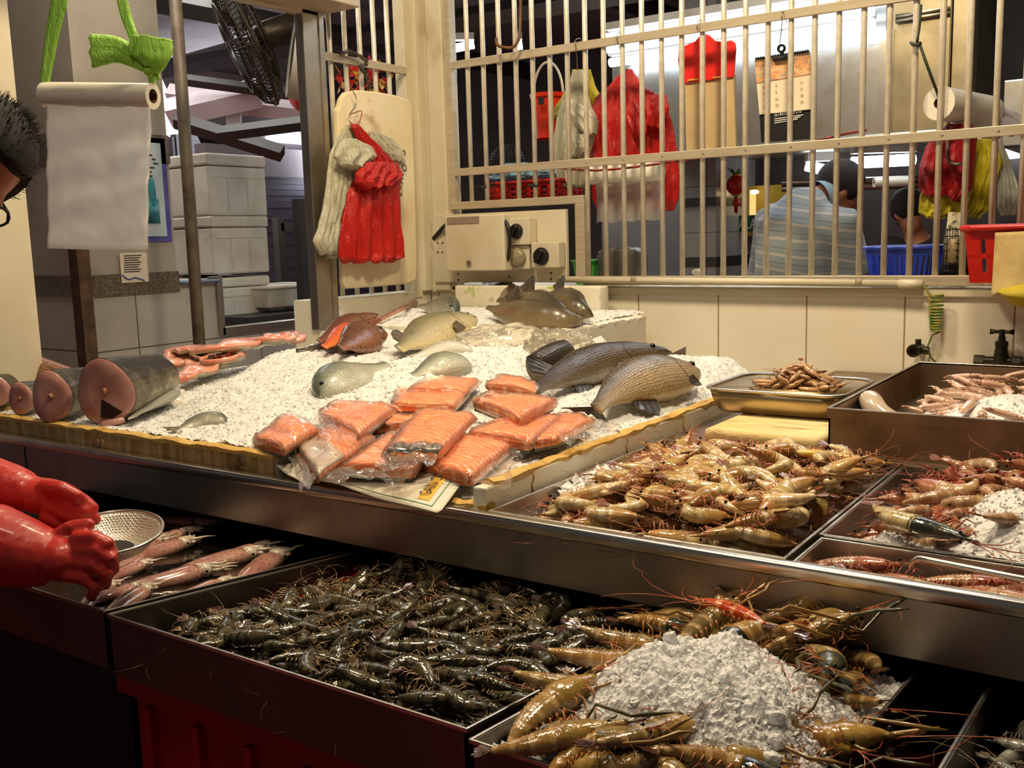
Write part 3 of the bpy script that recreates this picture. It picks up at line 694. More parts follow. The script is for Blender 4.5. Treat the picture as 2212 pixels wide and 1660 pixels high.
news, NF = sheet('open newspaper under the front salmon packs, hanging over the box edge', c00, c01, c10, c11)
M_yel = pm('yellow print', (236,186,70), rough=.7)
def quad_on(nm, f, u0, u1, v0, v1, m, par, lift=.0016, k=6, tilt=0):
    b = MB(); b.grid(k, k, lambda a, c: f(u0+(u1-u0)*a+tilt*c, v0+(v1-v0)*c)+Vector((0,0,lift))); return b.build(nm, m, par)
quad_on('advert_panel', NF, .66, .93, .80, .885, M_yel, news)
a0 = NF(.895, .866)+Vector((0,0,.0045)); a1 = NF(.70, .866)+Vector((0,0,.0045)); lettering('GAIN CITY', a0, a1-a0, NF(.8,.78)-NF(.8,.86), .026, M_text, news, 'advert_lettering', width=(a1-a0).length, lift=-.0)
for (u0, u1, v0, v1) in ((.955,.96,.12,.93),(.1,.957,.925,.93)): quad_on('green_border', NF, u0, u1, v0, v1, M_textg, news)
a0 = NF(.80, .40)+Vector((0,0,.004)); a1 = NF(.66, .42)+Vector((0,0,.003)); lettering('Samaa', a0, a1-a0, NF(.5,.3)-NF(.5,.4), .014, M_textg, news, 'headline', width=(a1-a0).length, lift=0)
news2, NF2 = sheet('folded newspaper corner sticking out at the left of the open newspaper', P(650,985,z=1.04), P(720,1000,z=1.04), P(597,1020,z=1.005), P(664,1052,z=1.0), seed=2)
a0 = NF2(.75,.5)+Vector((0,0,.003)); a1 = NF2(.35,.8)+Vector((0,0,.003)); lettering('A n', a0, a1-a0, NF2(.5,.2)-NF2(.5,.8), .02, M_text, news2, 'headline', width=(a1-a0).length, lift=0)
# ------------------------------------------------------------------ salmon packs
def salmon_mat():
    N = NT('salmon flesh'); t = N.attr('t'); s = N.attr('s'); v = N.coord('Object')
    ph = N.math('ADD', N.math('MULTIPLY', t, 84), N.math('MULTIPLY', N.math('ABSOLUTE', N.math('SUBTRACT', s, .5)), 22))
    ph = N.math('ADD', ph, N.math('MULTIPLY', N.noise(v, 9, 2), 11)); w = N.math('SINE', ph)
    line = N.ramp(w, [(.35, (0,0,0,1)), (.95, (1,1,1,1))]); col = N.ramp(N.noise(v, 7, 4), [(.35, (234,124,66)), (.7, (243,156,98))])
    col = N.mix(N.math('MULTIPLY', line, .75), col, (252,206,164))
    return N.done(N.pr(col, .3, 0, N.bump(w, .12, .002), sss=.12, sscale=.01, coat=.4, crough=.1))
M_salm = salmon_mat()
M_sskin = pm('dark salmon skin', (40,42,44), (96,98,98), 24, .25, coat=.4)
M_wskin = pm('pale salmon skin', (206,196,180), (180,168,156), 30, .3, bump=.2, bsc=120, coat=.4)
M_bag = film('clear pack film', (255,250,244), .13, .9, .07, 38, 1.0)
def pack(label, cs, z, h=.026, skin='under', flap=(0,), seed=0, group='bagged salmon packs on the newspaper and ice', m=None, dz=(0,0,0,0)):
    rnd = random.Random(seed)
    c = [P(x, y, z=z+d) for (x, y), d in zip(cs, dz)]; cen = sum(c, Vector())/4
    t = thing('salmon_pack', label, 'salmon', (cen.x, cen.y, z-h), group)
    c = [p+(p-cen).normalized()*(-.006) for p in c]
    sl = rnd.uniform(.1,.35)
    def surf(grow, hh, amp, z0=0):
        rs = []; tt = []; n = 22; K = 9
        for i in range(n+1):
            u = i/n; a = c[0].lerp(c[3], u); b = c[1].lerp(c[2], u); e = 1-abs(2*u-1)**12*.3
            ring = []
            ctr = (a+b)/2
            for k in range(K+1):
                v = k/K; p = a.lerp(b, v); p = p+(p-ctr).normalized()*grow if (p-ctr).length > 1e-5 else p
                z1 = hh*(.7+.3*(1-abs(2*v-1)**7))*e+amp*fbm(u*3+seed, v*4, seed*1.7)*1.2
                ring.append(p+Vector((0,0,z1-hh+z0)))
            for k in range(K, -1, -1):
                v = k/K; p = a.lerp(b, v); p = ctr+(p-ctr)*(1-sl*.25); p = p+(p-ctr).normalized()*grow if (p-ctr).length > 1e-5 else p
                ring.append(p+Vector((0,0,-h-(.001 if grow else 0)+z0)))
            rs.append(ring); tt.append(u)
        q = [k/K for k in range(K+1)]+[k/K for k in range(K, -1, -1)]
        return rs, tt, q
    rs, tt, q = surf(0, h, .004); MB().rings(rs, True, True, 0, tt, q).build('fillet', m or M_salm, t)
    if skin == 'under':
        lo = [[r[j]+Vector((0,0,-.0005)) for j in range(10, 20)]+[r[j]-Vector((0,0,.006)) for j in range(19, 9, -1)] for r in rs]
        MB().rings(lo).build('skin', M_sskin, t)
    elif skin == 'top':
        n2 = len(rs)//2; lo = [[r[j]+Vector((0,0,.001)) for j in range(0, 10)]+[r[j]+Vector((0,0,-.003)) for j in range(9, -1, -1)] for r in rs[:n2]]
        MB().rings(lo).build('skin', M_wskin, t)
    elif skin == 'end':
        lo = [[r[j]+Vector((0,0,.001)) for j in range(0, 10)]+[r[j]+Vector((0,0,-.003)) for j in range(9, -1, -1)] for r in rs[:4]]
        MB().rings(lo).build('skin', M_sskin, t)
    rs, tt, q = surf(.008, h+.006, .009, .004); b = MB().rings(rs, True, True)
    for e in flap:                      # empty ends of the bag folded flat
        A, B = [(c[0], c[1]), (c[2], c[3]), (c[1], c[2]), (c[3], c[0])][e]
        out = ((A+B)/2-cen); out.z = 0; out.normalize(); L = rnd.uniform(.03, .06)
        A2 = A+(A-cen)*.06; B2 = B+(B-cen)*.06
        def g(u, v, A2=A2, B2=B2, out=out, L=L):
            p = A2.lerp(B2, v)+out*L*u*(1+.5*math.sin(v*5+seed)); return p+Vector((0,0,-h*.35-u*h*.45+.007*fbm(u*3+seed, v*6)*1.5+.004*math.sin(v*19+seed)*u))
        b.grid(8, 16, g)
    b.build('clear_bag', M_bag, t)
    return t
F = (-.012, -.012, .012, .012)
PK = [('salmon pack at the front right on the open newspaper', [(905,1000),(1016,1024),(1113,947),(991,930)], 1.068, .028, 'under', (2,), F),
 ('salmon pack at the front middle on the open newspaper', [(728,1000),(898,1010),(931,972),(835,928)], 1.068, .026, 'under', (0,), F),
 ('salmon pack showing pale skin above the newspaper corner', [(636,962),(684,1020),(812,930),(710,905)], 1.070, .028, 'top', (0,), F),
 ('salmon pack farthest left, at the edge of the stained box', [(540,942),(612,962),(690,912),(620,886)], 1.086, .026, 'under', (1,), F),
 ('salmon pack stacked top left with crumpled bag corners', [(683,890),(775,932),(856,872),(727,860)], 1.108, .026, 'under', (0,1), F),
 ('salmon pack in the middle of the heap with a black skin end', [(826,972),(945,970),(1031,888),(905,874)], 1.102, .026, 'end', (0,), F),
 ('salmon pack lying long and low across the back of the heap', [(846,868),(980,872),(1016,840),(858,834)], 1.108, .024, 'under', (3,), (0,0,0,0)),
 ('salmon pack on the right top of the heap, thick and glossy', [(1018,856),(1122,896),(1204,856),(1045,846)], 1.120, .03, 'under', (), (-.004,-.004,.004,.01)),
 ('salmon pack highest at the back right of the heap', [(1045,824),(1160,842),(1166,824),(1078,808)], 1.130, .024, 'under', (1,), (0,0,0,0)),
 ('salmon pack right of centre under the thick glossy pack', [(1008,928),(1146,948),(1215,888),(1080,900)], 1.090, .028, 'under', (1,), (0,0,0,0)),
 ('salmon pack at the far right with a pointed empty bag end', [(1150,950),(1205,940),(1285,898),(1215,885)], 1.084, .022, 'under', (1,2), (0,0,0,0)),
 ('salmon pack at the very back behind the long low one', [(880,838),(1010,838),(1040,815),(930,815)], 1.120, .022, 'under', (), (0,0,0,0)),
 ('salmon pack mostly hidden under the middle one', [(800,915),(905,905),(960,870),(830,872)], 1.076, .026, 'under', (), (0,0,0,0))]
for i, (lb, cs, z, h, sk, fl, dd) in enumerate(PK): pack(lb, cs, z, h, sk, fl, i+1, dz=dd)
# ------------------------------------------------------------------ dark fish piece in a crumpled clear bag
t = thing('bagged_fish', 'dark fish piece in a big crumpled clear bag beside the bronze fish', 'fish', P(1150, 790, z=1.09))
a = P(1158, 796, z=1.12); e = P(1222, 762, z=1.15)
d = (e-a).normalized(); u = Vector((0,0,1)); s = d.cross(u).normalized(); u = s.cross(d); K = 16
rs = [[a+d*((e-a).length*i/8)+(s*math.sin(2*PI*k/K)*.042+u*math.cos(2*PI*k/K)*.05)*(.75+.25*math.sin(PI*(.2+i/12))) for k in range(K)] for i in range(9)]
MB().rings(rs, True, True, 0, [i/8 for i in range(9)], [math.cos(2*PI*k/K) for k in range(K)]).build('fish_piece', MS_dark, t)
MB().rings([[p+d*.001 for p in rs[-1]], [rs[-1][0]*0+sum(rs[-1], Vector())/K+(p-sum(rs[-1], Vector())/K)*.3+d*.006 for p in rs[-1]]], True, True).build('cut_face', M_wskin, t)
M_bag2 = film('crumpled clear bag', (250,246,236), .15, .95, .08, 22, 1.0)
cb = P(1112, 752, z=1.14)
def crumple(c, r, seed, rot):
    b = MB(); b.ell((0,0,0), (1,1,1), 64, 40)
    R = Matrix.Rotation(math.radians(rot), 3, 'Z'); out = []
    for v in b.v:
        k = 1+.16*fbm(v.x*1.4+seed, v.y*1.4, v.z*1.4, 3)+.26*abs(fbm(v.x*2.6+seed, v.y*2.6, v.z*2.6, 3))-.06
        out.append(Vector(c)+R @ Vector((v.x*r[0]*k, v.y*r[1]*k, v.z*r[2]*k*(1 if v.z > 0 else .7))))
    b.v = out; return b
b = crumple(cb+Vector((-.02,-.02,0)), (.17,.13,.075), 3, 35); b2 = crumple(P(1205, 750, z=1.15), (.11,.07,.06), 9, 50); b.add(b2.v, b2.f); b.build('clear_bag', M_bag2, t)
# ------------------------------------------------------------------ prawns and shrimps
def shell_mat(name, c1, c2, band, nb=6.5, bw=.35, rough=.16, bamt=.55, sss=.0, trans=.0, tints=None):
    N = NT(name); t = N.attr('t'); s = N.attr('s'); oi = N.n('ShaderNodeObjectInfo'); v = N.coord('Object')
    k = N.math('ADD', N.math('MULTIPLY', s, .3), N.math('ADD', N.math('MULTIPLY', N.noise(v, 60, 4), .6), N.math('MULTIPLY', oi.outputs['Random'], .35)))
    col = N.ramp(k, [(.2, c1), (.75, c2)])
    if tints:
        rn = N.math('FRACT', N.math('MULTIPLY', oi.outputs['Random'], 7.31)); col = N.mix(.55, col, N.ramp(rn, [(i/max(1, len(tints)-1), c_) for i, c_ in enumerate(tints)]))
        bl = N.noise(v, 28, 5, .65); col = N.mix(N.math('MULTIPLY', N.ramp(bl, [(.5,(0,0,0,1)),(.68,(1,1,1,1))]), .5), col, tints[-1])
    w = N.math('SINE', N.math('MULTIPLY', t, nb*2*math.pi)); col = N.mix(N.math('MULTIPLY', N.ramp(w, [(bw, (0,0,0,1)), (bw+.4, (1,1,1,1))]), bamt), col, band)
    nr = N.bump(N.noise(v, 55, 3), .35, .004, N.bump(N.noise(v, 220, 3), .3, .0015))
    return N.done(N.pr(col, rough, 0, nr, coat=.5, crough=.1, sss=sss, sscale=.006))
def plain(name, c, c2, rough=.3): return pm(name, c, c2, 60, rough, coat=.4)
M_peye = pm('prawn eye', (10,10,10), rough=.1)
def prawn_proto(kind, L, curl, seed, mats, fat=1.0, claws=0, ant=1.3, legs=True, headf=1.0, simple=False):
    """a prawn lying on its side at the origin, head towards +x; parts: head, abdomen, tail_fan, legs, antennae, eye"""
    rnd = random.Random(seed); ma, mh, mt, ml, mant = mats[:5]
    t = thing(kind, 'prawn', 'prawn')
    hl = .40*L; pts = []; p = Vector((0,0,0)); ang = PI; n1 = 7; n2 = 15
    for i in range(n1): pts.append(p.copy()); p = p+Vector((math.cos(ang), math.sin(ang), 0))*hl/n1
    for i in range(n2+1):
        pts.append(p.copy()); ang += math.radians(curl)/n2*(1.3 if 3 < i < 11 else .5); p = p+Vector((math.cos(ang), math.sin(ang), 0))*(.6*L)/n2
    nn = len(pts); cen = sum(pts, Vector())/nn; pts = [q-cen for q in pts]
    R = L*.088*fat; prof = [(0,.12),(.06,.42*headf),(.15,.8*headf),(.28,1.05*headf),(.36,1.0),(.5,.96),(.65,.8),(.8,.58),(.93,.34),(1,.22)]
    def frame(i):
        d = (pts[min(i+1, nn-1)]-pts[max(i-1, 0)]).normalized(); D = Vector((-d.y, d.x, 0)); D = -D; return d, D
    def rings(i0, i1, seg):
        rs = []; tt = []
        for i in range(i0, i1+1):
            u = i/(nn-1); d, D = frame(i); r = R*lerp_tab(prof, u)
            subs = [(0, 1.0)] if not seg or i == i1 else [(0, 1.09), (.66, .94)]
            for f, k in subs:
                q = pts[i] if f == 0 else pts[i].lerp(pts[i+1], f)
                rs.append([q+D*(math.cos(2*PI*j/10)*r*k*1.1)+Vector((0,0,1))*(math.sin(2*PI*j/10)*r*k*.82) for j in range(10)]); tt.append(u+f/(nn-1))
        return rs, tt
    q10 = [math.cos(2*PI*j/10) for j in range(10)]
    rs, tt = rings(0, n1+1, False); d, D = frame(0)
    hb = MB().rings(rs, True, True, 0, tt, q10)
    hb.tube([pts[1]+D*R*.5, pts[0]+D*R*.45-d*L*.05, pts[0]+D*R*.65-d*L*.14], [R*.22, R*.14, R*.03], 5, 0)
    hb.build('head', mh, t)
    rs, tt = rings(n1, nn-1, True); MB().rings(rs, True, True, 0, tt, q10).build('abdomen', ma, t)
    # tail fan
    d, D = frame(nn-1); e = pts[-1]; tb = MB()
    for a, l in ((-34, .15), (-15, .17), (4, .15), (18, .17), (36, .15)):
        for sg in (1,):
            dd = Matrix.Rotation(math.radians(a), 3, Vector((0,0,1))) @ d; sd = Vector((-dd.y, dd.x, 0)); w = L*.028; z = Vector((0,0,.0015*math.sin(a)))
            tb.fan(e-sd*w*.3, [e+dd*L*l*.4-sd*w+z, e+dd*L*l*.8-sd*w*.9+z, e+dd*L*l+z, e+dd*L*l*.8+sd*w*.9+z, e+dd*L*l*.4+sd*w+z], e+sd*w*.3, Vector((0,0,.0012)))
    tb.build('tail_fan', mt, t, smooth=False)
    if legs:
        lb = MB()
        for k in range(5):
            i = 2+k; d, D = frame(i); b0 = pts[i]-D*R*lerp_tab(prof, i/(nn-1))*.8
            for z in (-1, 1):
                l = L*rnd.uniform(.16, .26); f = rnd.uniform(-.5, .7)
                lb.tube([b0+Vector((0,0,z*R*.4)), b0-D*l*.45-d*l*.25*f+Vector((0,0,z*R*rnd.uniform(.5,1.0))), b0-D*l*.8-d*l*f+Vector((0,0,z*R*rnd.uniform(0,.8)))], [L*.009, L*.007, L*.003], 4)
        for k in range(5):
            i = n1+1+2*k; d, D = frame(i); b0 = pts[i]-D*R*lerp_tab(prof, i/(nn-1))*.95
            lb.tube([b0, b0-D*L*.05+d*L*.02+Vector((0,0,R*.4)), b0-D*L*.085+d*L*.05], [L*.012, L*.011, L*.004], 4, flat=.5)
        lb.build('legs', ml, t)
    ab = MB(); d, D = frame(0); f0 = -d; o = pts[0]
    for k in range(2 if simple else 4):
        l = L*ant*(rnd.uniform(.7, 1.2) if k < 2 else .35); s = rnd.uniform(-1, 1); c = rnd.uniform(.5, 1.4)*(1 if k % 2 else -1)
        pp = [o+f0*l*u*math.cos(c*u)+D*(l*u*math.sin(c*u)*.8)+Vector((0,0,R*(.3+s*.8*u+.5*u*(1-u)))) for u in (0,.15,.3,.5,.75,1)]
        ab.tube(pp, [L*.006, L*.005, L*.004, L*.0035, L*.003, L*.002], 4)
    ab.build('antennae', mant, t)
    if claws:
        for sg in (1, -1):
            cb = MB(); i = 4; b0 = pts[i]-frame(i)[1]*R*.7; l = L*claws*rnd.uniform(.85, 1.1); a = rnd.uniform(.1, .9)
            pp = [b0, b0-D*l*.2+f0*l*.22+Vector((0,0,sg*R*.7)), b0-D*l*.25*sg+f0*l*.55+Vector((0,0,sg*R*.6)), b0-D*l*a*.4*sg+f0*l*.8+Vector((0,0,sg*R*.3)), b0-D*l*a*.5*sg+f0*l+Vector((0,0,sg*R*.2))]
            cb.tube(pp, [L*.013, L*.014, L*.017, L*.019, L*.004], 6); cb.build('claw', mats[5], t)
    eb = MB(); i = 1; d, D = frame(i)
    for z in (-1, 1): eb.ell(pts[i]+D*R*.42-d*R*.35+Vector((0,0,z*R*.42)), (R*.17,)*3, 8, 6)
    eb.build('eye', M_peye, t)
    return t
def place(protos, spots, label, group, seed=0, tilt=22, labels=None):
    """first use moves the prototype itself, every other one is a copy of the thing and its parts"""
    rnd = random.Random(seed); used = set(); out = []
    for k, (x, y, z, yaw) in enumerate(spots):
        p = protos[rnd.randrange(len(protos))] if yaw is None or not isinstance(yaw, tuple) else protos[yaw[1]]
        a = rnd.uniform(0, 360) if yaw is None else (yaw[0] if isinstance(yaw, tuple) else yaw)
        M = Matrix.Translation((x, y, z)) @ Matrix.Rotation(math.radians(rnd.uniform(-tilt, tilt)), 4, 'X') @ Matrix.Rotation(math.radians(rnd.uniform(-tilt, tilt)), 4, 'Y') @ Matrix.Rotation(math.radians(a), 4, 'Z')
        if rnd.random() < .5: M = M @ Matrix.Rotation(PI, 4, 'X')
        sc = rnd.uniform(.9, 1.1); M = M @ Matrix.Diagonal((sc, sc, sc, 1))
        if p not in used:
            used.add(p); p.matrix_basis = M; p['label'] = label; p['group'] = group; out.append(p)
        else: out.append(dup(p, M, label, group))
    return out
def jitter(x0, x1, y0, y1, n, rnd, zf, mask=None):
    w, h = x1-x0, y1-y0; nx = max(1, round(math.sqrt(n*w/h))); ny = max(1, round(n/nx)); s = []
    for i in range(nx):
        for j in range(ny):
            x = x0+w*(i+.5+rnd.uniform(-.38,.38))/nx; y = y0+h*(j+.5+rnd.uniform(-.38,.38))/ny
            if mask and not mask(x, y): continue
            s.append((x, y, zf(x, y)+rnd.uniform(-.004,.005), None))
    return s
rnd = random.Random(11)
# --- pale yellow prawns
A = shell_mat('pale yellow shell', (178,146,86), (220,194,138), (236,222,188), 5.5, .3, .15, .5, tints=[(148,132,92),(214,188,132),(214,166,128),(198,170,80),(156,132,104)])
Hd = shell_mat('yellow brown head shell', (150,112,58), (196,158,98), (206,120,84), 3, .5, .16, .35)
Tl = plain('prawn tail brown red', (92,56,34), (150,84,50)); Lg = plain('pink legs', (196,104,78), (214,150,110)); An = plain('red antennae', (150,74,46), (178,110,70))
protos = [prawn_proto('white_prawn', .142, c, 20+i, (A, Hd, Tl, Lg, An), 1.32, ant=.7) for i, c in enumerate((30, 75, 115, 160, 205))]
x0, x1, y0, y1 = T_YP
def heapY(x, y): 
    u = (x-x0)/(x1-x0); v = (y-y0)/(y1-y0); return .05*ss(u/.5)*ss((1-u)/.16)*ss(v/.3)*ss((1-v)/.3)
sp = jitter(x0+.05, x1-.05, y0+.05, y1-.05, 52, rnd, lambda x, y: .964+.35*heapY(x, y))
sp += jitter(x0+.05, x1-.05, y0+.045, y1-.05, 64, rnd, lambda x, y: .981+.75*heapY(x, y))
sp += jitter(x0+.09, x1-.06, y0+.06, y1-.06, 52, rnd, lambda x, y: .999+.9*heapY(x, y))
place(protos, sp, 'pale yellow prawn heaped in the counter tray beside the ice box', 'pale yellow prawns in the counter tray', 1)
A2 = shell_mat('bright yellow shell', (206,150,36), (226,178,66), (244,224,160), 2.2, .55, .14, .8)
p = prawn_proto('white_prawn', .13, 25, 91, (A2, A2, Tl, Lg, An)); q = P(1790, 985, z=1.045)
place([p], [(q.x, q.y, q.z, (180, 0))], 'bright yellow prawn with a white ring at the back right of the pale prawn heap', None, 5, 4); del p['group']
# --- reddish prawns
A = shell_mat('reddish shell', (138,92,58), (190,140,96), (214,186,150), 5.5, .35, .14, .5, tints=[(150,128,88),(190,140,104),(156,96,80),(186,160,116),(126,92,72)]); Hd = shell_mat('dull red head shell', (150,78,56), (176,116,80), (96,62,48), 3, .4, .15, .4)
Lr = plain('red legs', (176,64,50), (200,104,80)); Ar = plain('long red antennae', (140,56,40), (170,84,56))
protos = [prawn_proto('red_prawn', .145, c, 40+i, (A, Hd, Tl, Lr, Ar), 1.3, ant=.9) for i, c in enumerate((20, 60, 110, 150))]
x0, x1, y0, y1 = T_RP; x1 = .10
sp = jitter(x0+.055, x1, y0+.05, y1-.05, 36, rnd, lambda x, y: .966)+jitter(x0+.055, x1, y0+.05, y1-.04, 38, rnd, lambda x, y: .986+.02*ss((x-x0)/.2))+jitter(x0+.075, x1, y0+.06, y1-.04, 28, rnd, lambda x, y: 1.004+.026*ss((x-x0)/.2))
place(protos, sp, 'reddish prawn in the tray with an ice patch at the counter right', 'reddish prawns in the right counter tray', 2)
Ad = shell_mat('blue black shell', (20,24,26), (44,48,46), (96,92,60), 2, .7, .12, .5)
p = prawn_proto('red_prawn', .2, 42, 95, (shell_mat('yellow grey shell', (170,146,96), (198,176,126), (224,206,160), 5.5, .3, .15, .5), Ad, Tl, Lr, Ar), .95)
q = P(1960, 1125, z=1.032); place([p], [(q.x, q.y, q.z, (-25, 0))], 'long prawn with a black head lying across the reddish prawns', None, 9, 5); del p['group']
x0, x1, y0, y1 = T_FR; x1 = .10
sp = jitter(x0+.05, x1, y0+.03, y1-.03, 16, rnd, lambda x, y: .97)
protos = [prawn_proto('red_prawn', .15, c, 60+i, (A, Hd, Tl, Lr, Ar), 1.25, ant=.8) for i, c in enumerate((15, 40))]
place(protos, [(a, b, c, rnd.choice((165, 175, 185, 5, -8))) for a, b, c, _ in sp], 'brown prawn in the shallow tray at the counter lip', 'brown prawns in the shallow lip tray', 3, 10)
# --- tiger shrimps
A = shell_mat('dark tiger shell', (44,42,30), (92,84,60), (24,22,17), 6.5, .1, .13, .75, tints=[(52,52,40),(86,80,58),(64,70,62),(98,84,56)]); Hd = shell_mat('dark olive head shell', (44,42,30), (86,78,54), (30,28,22), 3, .3, .13, .5)
Tt = plain('dark red tail', (52,26,20), (88,50,36)); Lt = plain('pale tan legs', (186,158,112), (140,110,72)); At = plain('thin tan antennae', (130,90,54), (160,124,84))
protos = [prawn_proto('tiger_shrimp', .118, c, 70+i, (A, Hd, Tt, Lt, At), 1.25, ant=.55) for i, c in enumerate((25, 60, 95, 135, 175))]
x0, x1, y0, y1 = T_SH; y1 = 1.47
sp = jitter(x0+.06, x1-.06, y0+.06, y1, 90, rnd, lambda x, y: zr(y)-.062)+jitter(x0+.055, x1-.055, y0+.055, y1, 98, rnd, lambda x, y: zr(y)-.045)+jitter(x0+.06, x1-.055, y0+.065, y1, 84, rnd, lambda x, y: zr(y)-.028+.012*ss((x-x0)/.3))
place(protos, sp, 'dark tiger shrimp heaped in the front steel tray', 'dark tiger shrimps in the front tray', 4, 24)
def sheet_water(label, x0, x1, y0, y1, d, m):
    b = MB(); b.hexa([(x0,y0,zr(y0)-d-.004),(x1,y0,zr(y0)-d-.004),(x1,y1,zr(y1)-d-.004),(x0,y1,zr(y1)-d-.004)], [(x0,y0,zr(y0)-d),(x1,y0,zr(y0)-d),(x1,y1,zr(y1)-d),(x0,y1,zr(y1)-d)])
    return b.build('tray_water', m, smooth=False, label=label, cat='water', kind='stuff')
sheet_water('dark water under the tiger shrimps', T_SH[0]+.006, T_SH[1]-.006, T_SH[2]+.006, 1.69, .066, M_water)
sheet_water('dark water the pink squid float in', T_SQ[0]+.006, T_SQ[1]-.006, T_SQ[2]+.006, 1.69, .035, M_water)
sheet_water('dark water under the giant river prawns', T_PR[0]+.006, T_PR[1]-.006, T_PR[2]+.006, 1.69, .066, M_water)
# --- giant river prawns
A = shell_mat('orange brown shell', (112,84,42), (172,130,74), (206,176,124), 5.5, .45, .14, .5, tints=[(128,104,54),(178,122,60),(150,128,80),(96,88,58)]); Hd = shell_mat('olive yellow head shell', (104,88,42), (176,142,76), (150,96,40), 2.5, .5, .14, .4)
Hb = shell_mat('blue black head shell', (22,28,30), (60,66,56), (120,110,60), 2, .6, .13, .4)
Ao = plain('orange antennae', (176,74,30), (206,112,52)); Lo = plain('orange legs', (160,88,36), (196,130,66)); Cl = plain('dark blue green claw', (28,40,40), (96,92,52)); Co = plain('yellow brown claw', (130,100,50), (172,132,72))
protos = [prawn_proto('river_prawn', .15, c, 110+i, (A, [Hd, Hb, Hd, Hd][i], Tt, Lo, Ao, [Co, Cl, Co, Cl][i]), 1.3, .7, .8, headf=1.15) for i, c in enumerate((30, 60, 95, 20))]
x0, x1, y0, y1 = T_PR; y1 = 1.46
GI = (-.48, 1.09)
def off_ice(x, y): return math.hypot((x-GI[0])/.15, (y-GI[1])/.17) > 1
def heapG(x, y): u = (x-x0)/(x1-x0); v = (y-y0)/(y1-y0); return .07*ss(u/.35)*ss((1-u)/.3)*ss((v+.1)/.3)
sp = jitter(x0+.05, x1-.05, y0+.05, y1, 26, rnd, lambda x, y: zr(y)-.045)+jitter(x0+.055, x1-.045, y0+.05, y1, 26, rnd, lambda x, y: zr(y)-.018+.4*heapG(x, y), off_ice)+jitter(x0+.065, x1-.06, y0+.05, y1, 24, rnd, lambda x, y: zr(y)+.004+.75*heapG(x, y), off_ice)
for q_ in ((1180,1600,40),(1240,1585,160),(1270,1625,15),(1345,1640,190),(1440,1642,340),(1530,1628,30),(1600,1600,200),(1690,1575,350),(1770,1590,40),(1180,1535,70),(1225,1480,60),(1290,1425,50),(1345,1385,20),(1420,1350,5),(1500,1335,180),(1660,1350,350),(1745,1390,280),(1800,1440,300),(1690,1620,100),(1560,1655,10)):
    v_ = ray(q_[0], q_[1]); k_ = (zr(0)+.018-1.5)/(v_.z+.1*v_.y); v_ = CAM+v_*k_; sp.append((v_.x, v_.y, v_.z, q_[2]))
place(protos, sp, 'giant river prawn with long claws in the iced front tray', 'giant river prawns in the front tray', 6, 24)
Pc = shell_mat('cooked orange shell', (176,60,22), (206,92,40), (230,160,100), 4.5, .5, .14, .6)
p = prawn_proto('river_prawn', .13, 30, 130, (Pc, Pc, Tt, Lo, Ao), 1.1); x, y = -.53, 1.30
d = ray(1585, 1322); k = (1.0-1.5)/d.z*1.0; q = P(1585, 1322, z=.955)
place([p], [(q.x, q.y, q.z, (170, 0))], 'bright orange prawn tail on top at the back of the river prawns', None, 3, 5); del p['group']
# --- grey shrimps bottom right
A = shell_mat('grey shell', (96,98,90), (160,160,148), (70,72,66), 6, .3, .14, .4)
protos = [prawn_proto('grey_shrimp', .1, c, 140+i, (A, A, plain('grey tail %d' % i, (80,70,60), (120,104,88)), plain('grey legs %d' % i, (150,140,124), (110,100,86)), At), 1.1) for i, c in enumerate((50, 110))]
sp = jitter(T_RT[0]+.03, .12, T_RT[2]+.04, 1.44, 30, rnd, lambda x, y: zr(y)-.06)+jitter(T_RT[0]+.03, .12, T_RT[2]+.04, 1.44, 30, rnd, lambda x, y: zr(y)-.035)
place(protos, sp, 'grey shrimp in the tray cut off at the bottom right corner', 'grey shrimps in the corner tray', 8)
# --- small shrimps in the aluminium tray
A = shell_mat('small brown shell', (150,112,70), (206,166,118), (222,146,104), 5, .5, .2, .5)
protos = [prawn_proto('small_shrimp', .074, c, 150+i, (A, A, Tl, plain('small tan legs %d' % i, (150,110,66), (110,80,48)), At), 1.3, ant=.6, simple=True) for i, c in enumerate((40, 90, 150))]
def coneS(x, y): r = math.hypot((x+.835)/.19, (y-2.545)/.12); return .105*max(0, 1-r)**.8
sp = []
for lay in range(9):
    f = 1-lay/9.6; sp += [(x, y, 1.052+.0115*lay, None) for x, y, _, _ in jitter(-.84-.175*f, -.84+.15*f, 2.535-.11*f, 2.535+.12*f, int(52*f*f)+3, rnd, lambda x, y: 0) if coneS(x, y) > .0095*lay-.006 or lay == 0]
place(protos, sp, 'small brown shrimp in the heap on the aluminium tray', 'small shrimps on the aluminium tray', 9, 30)
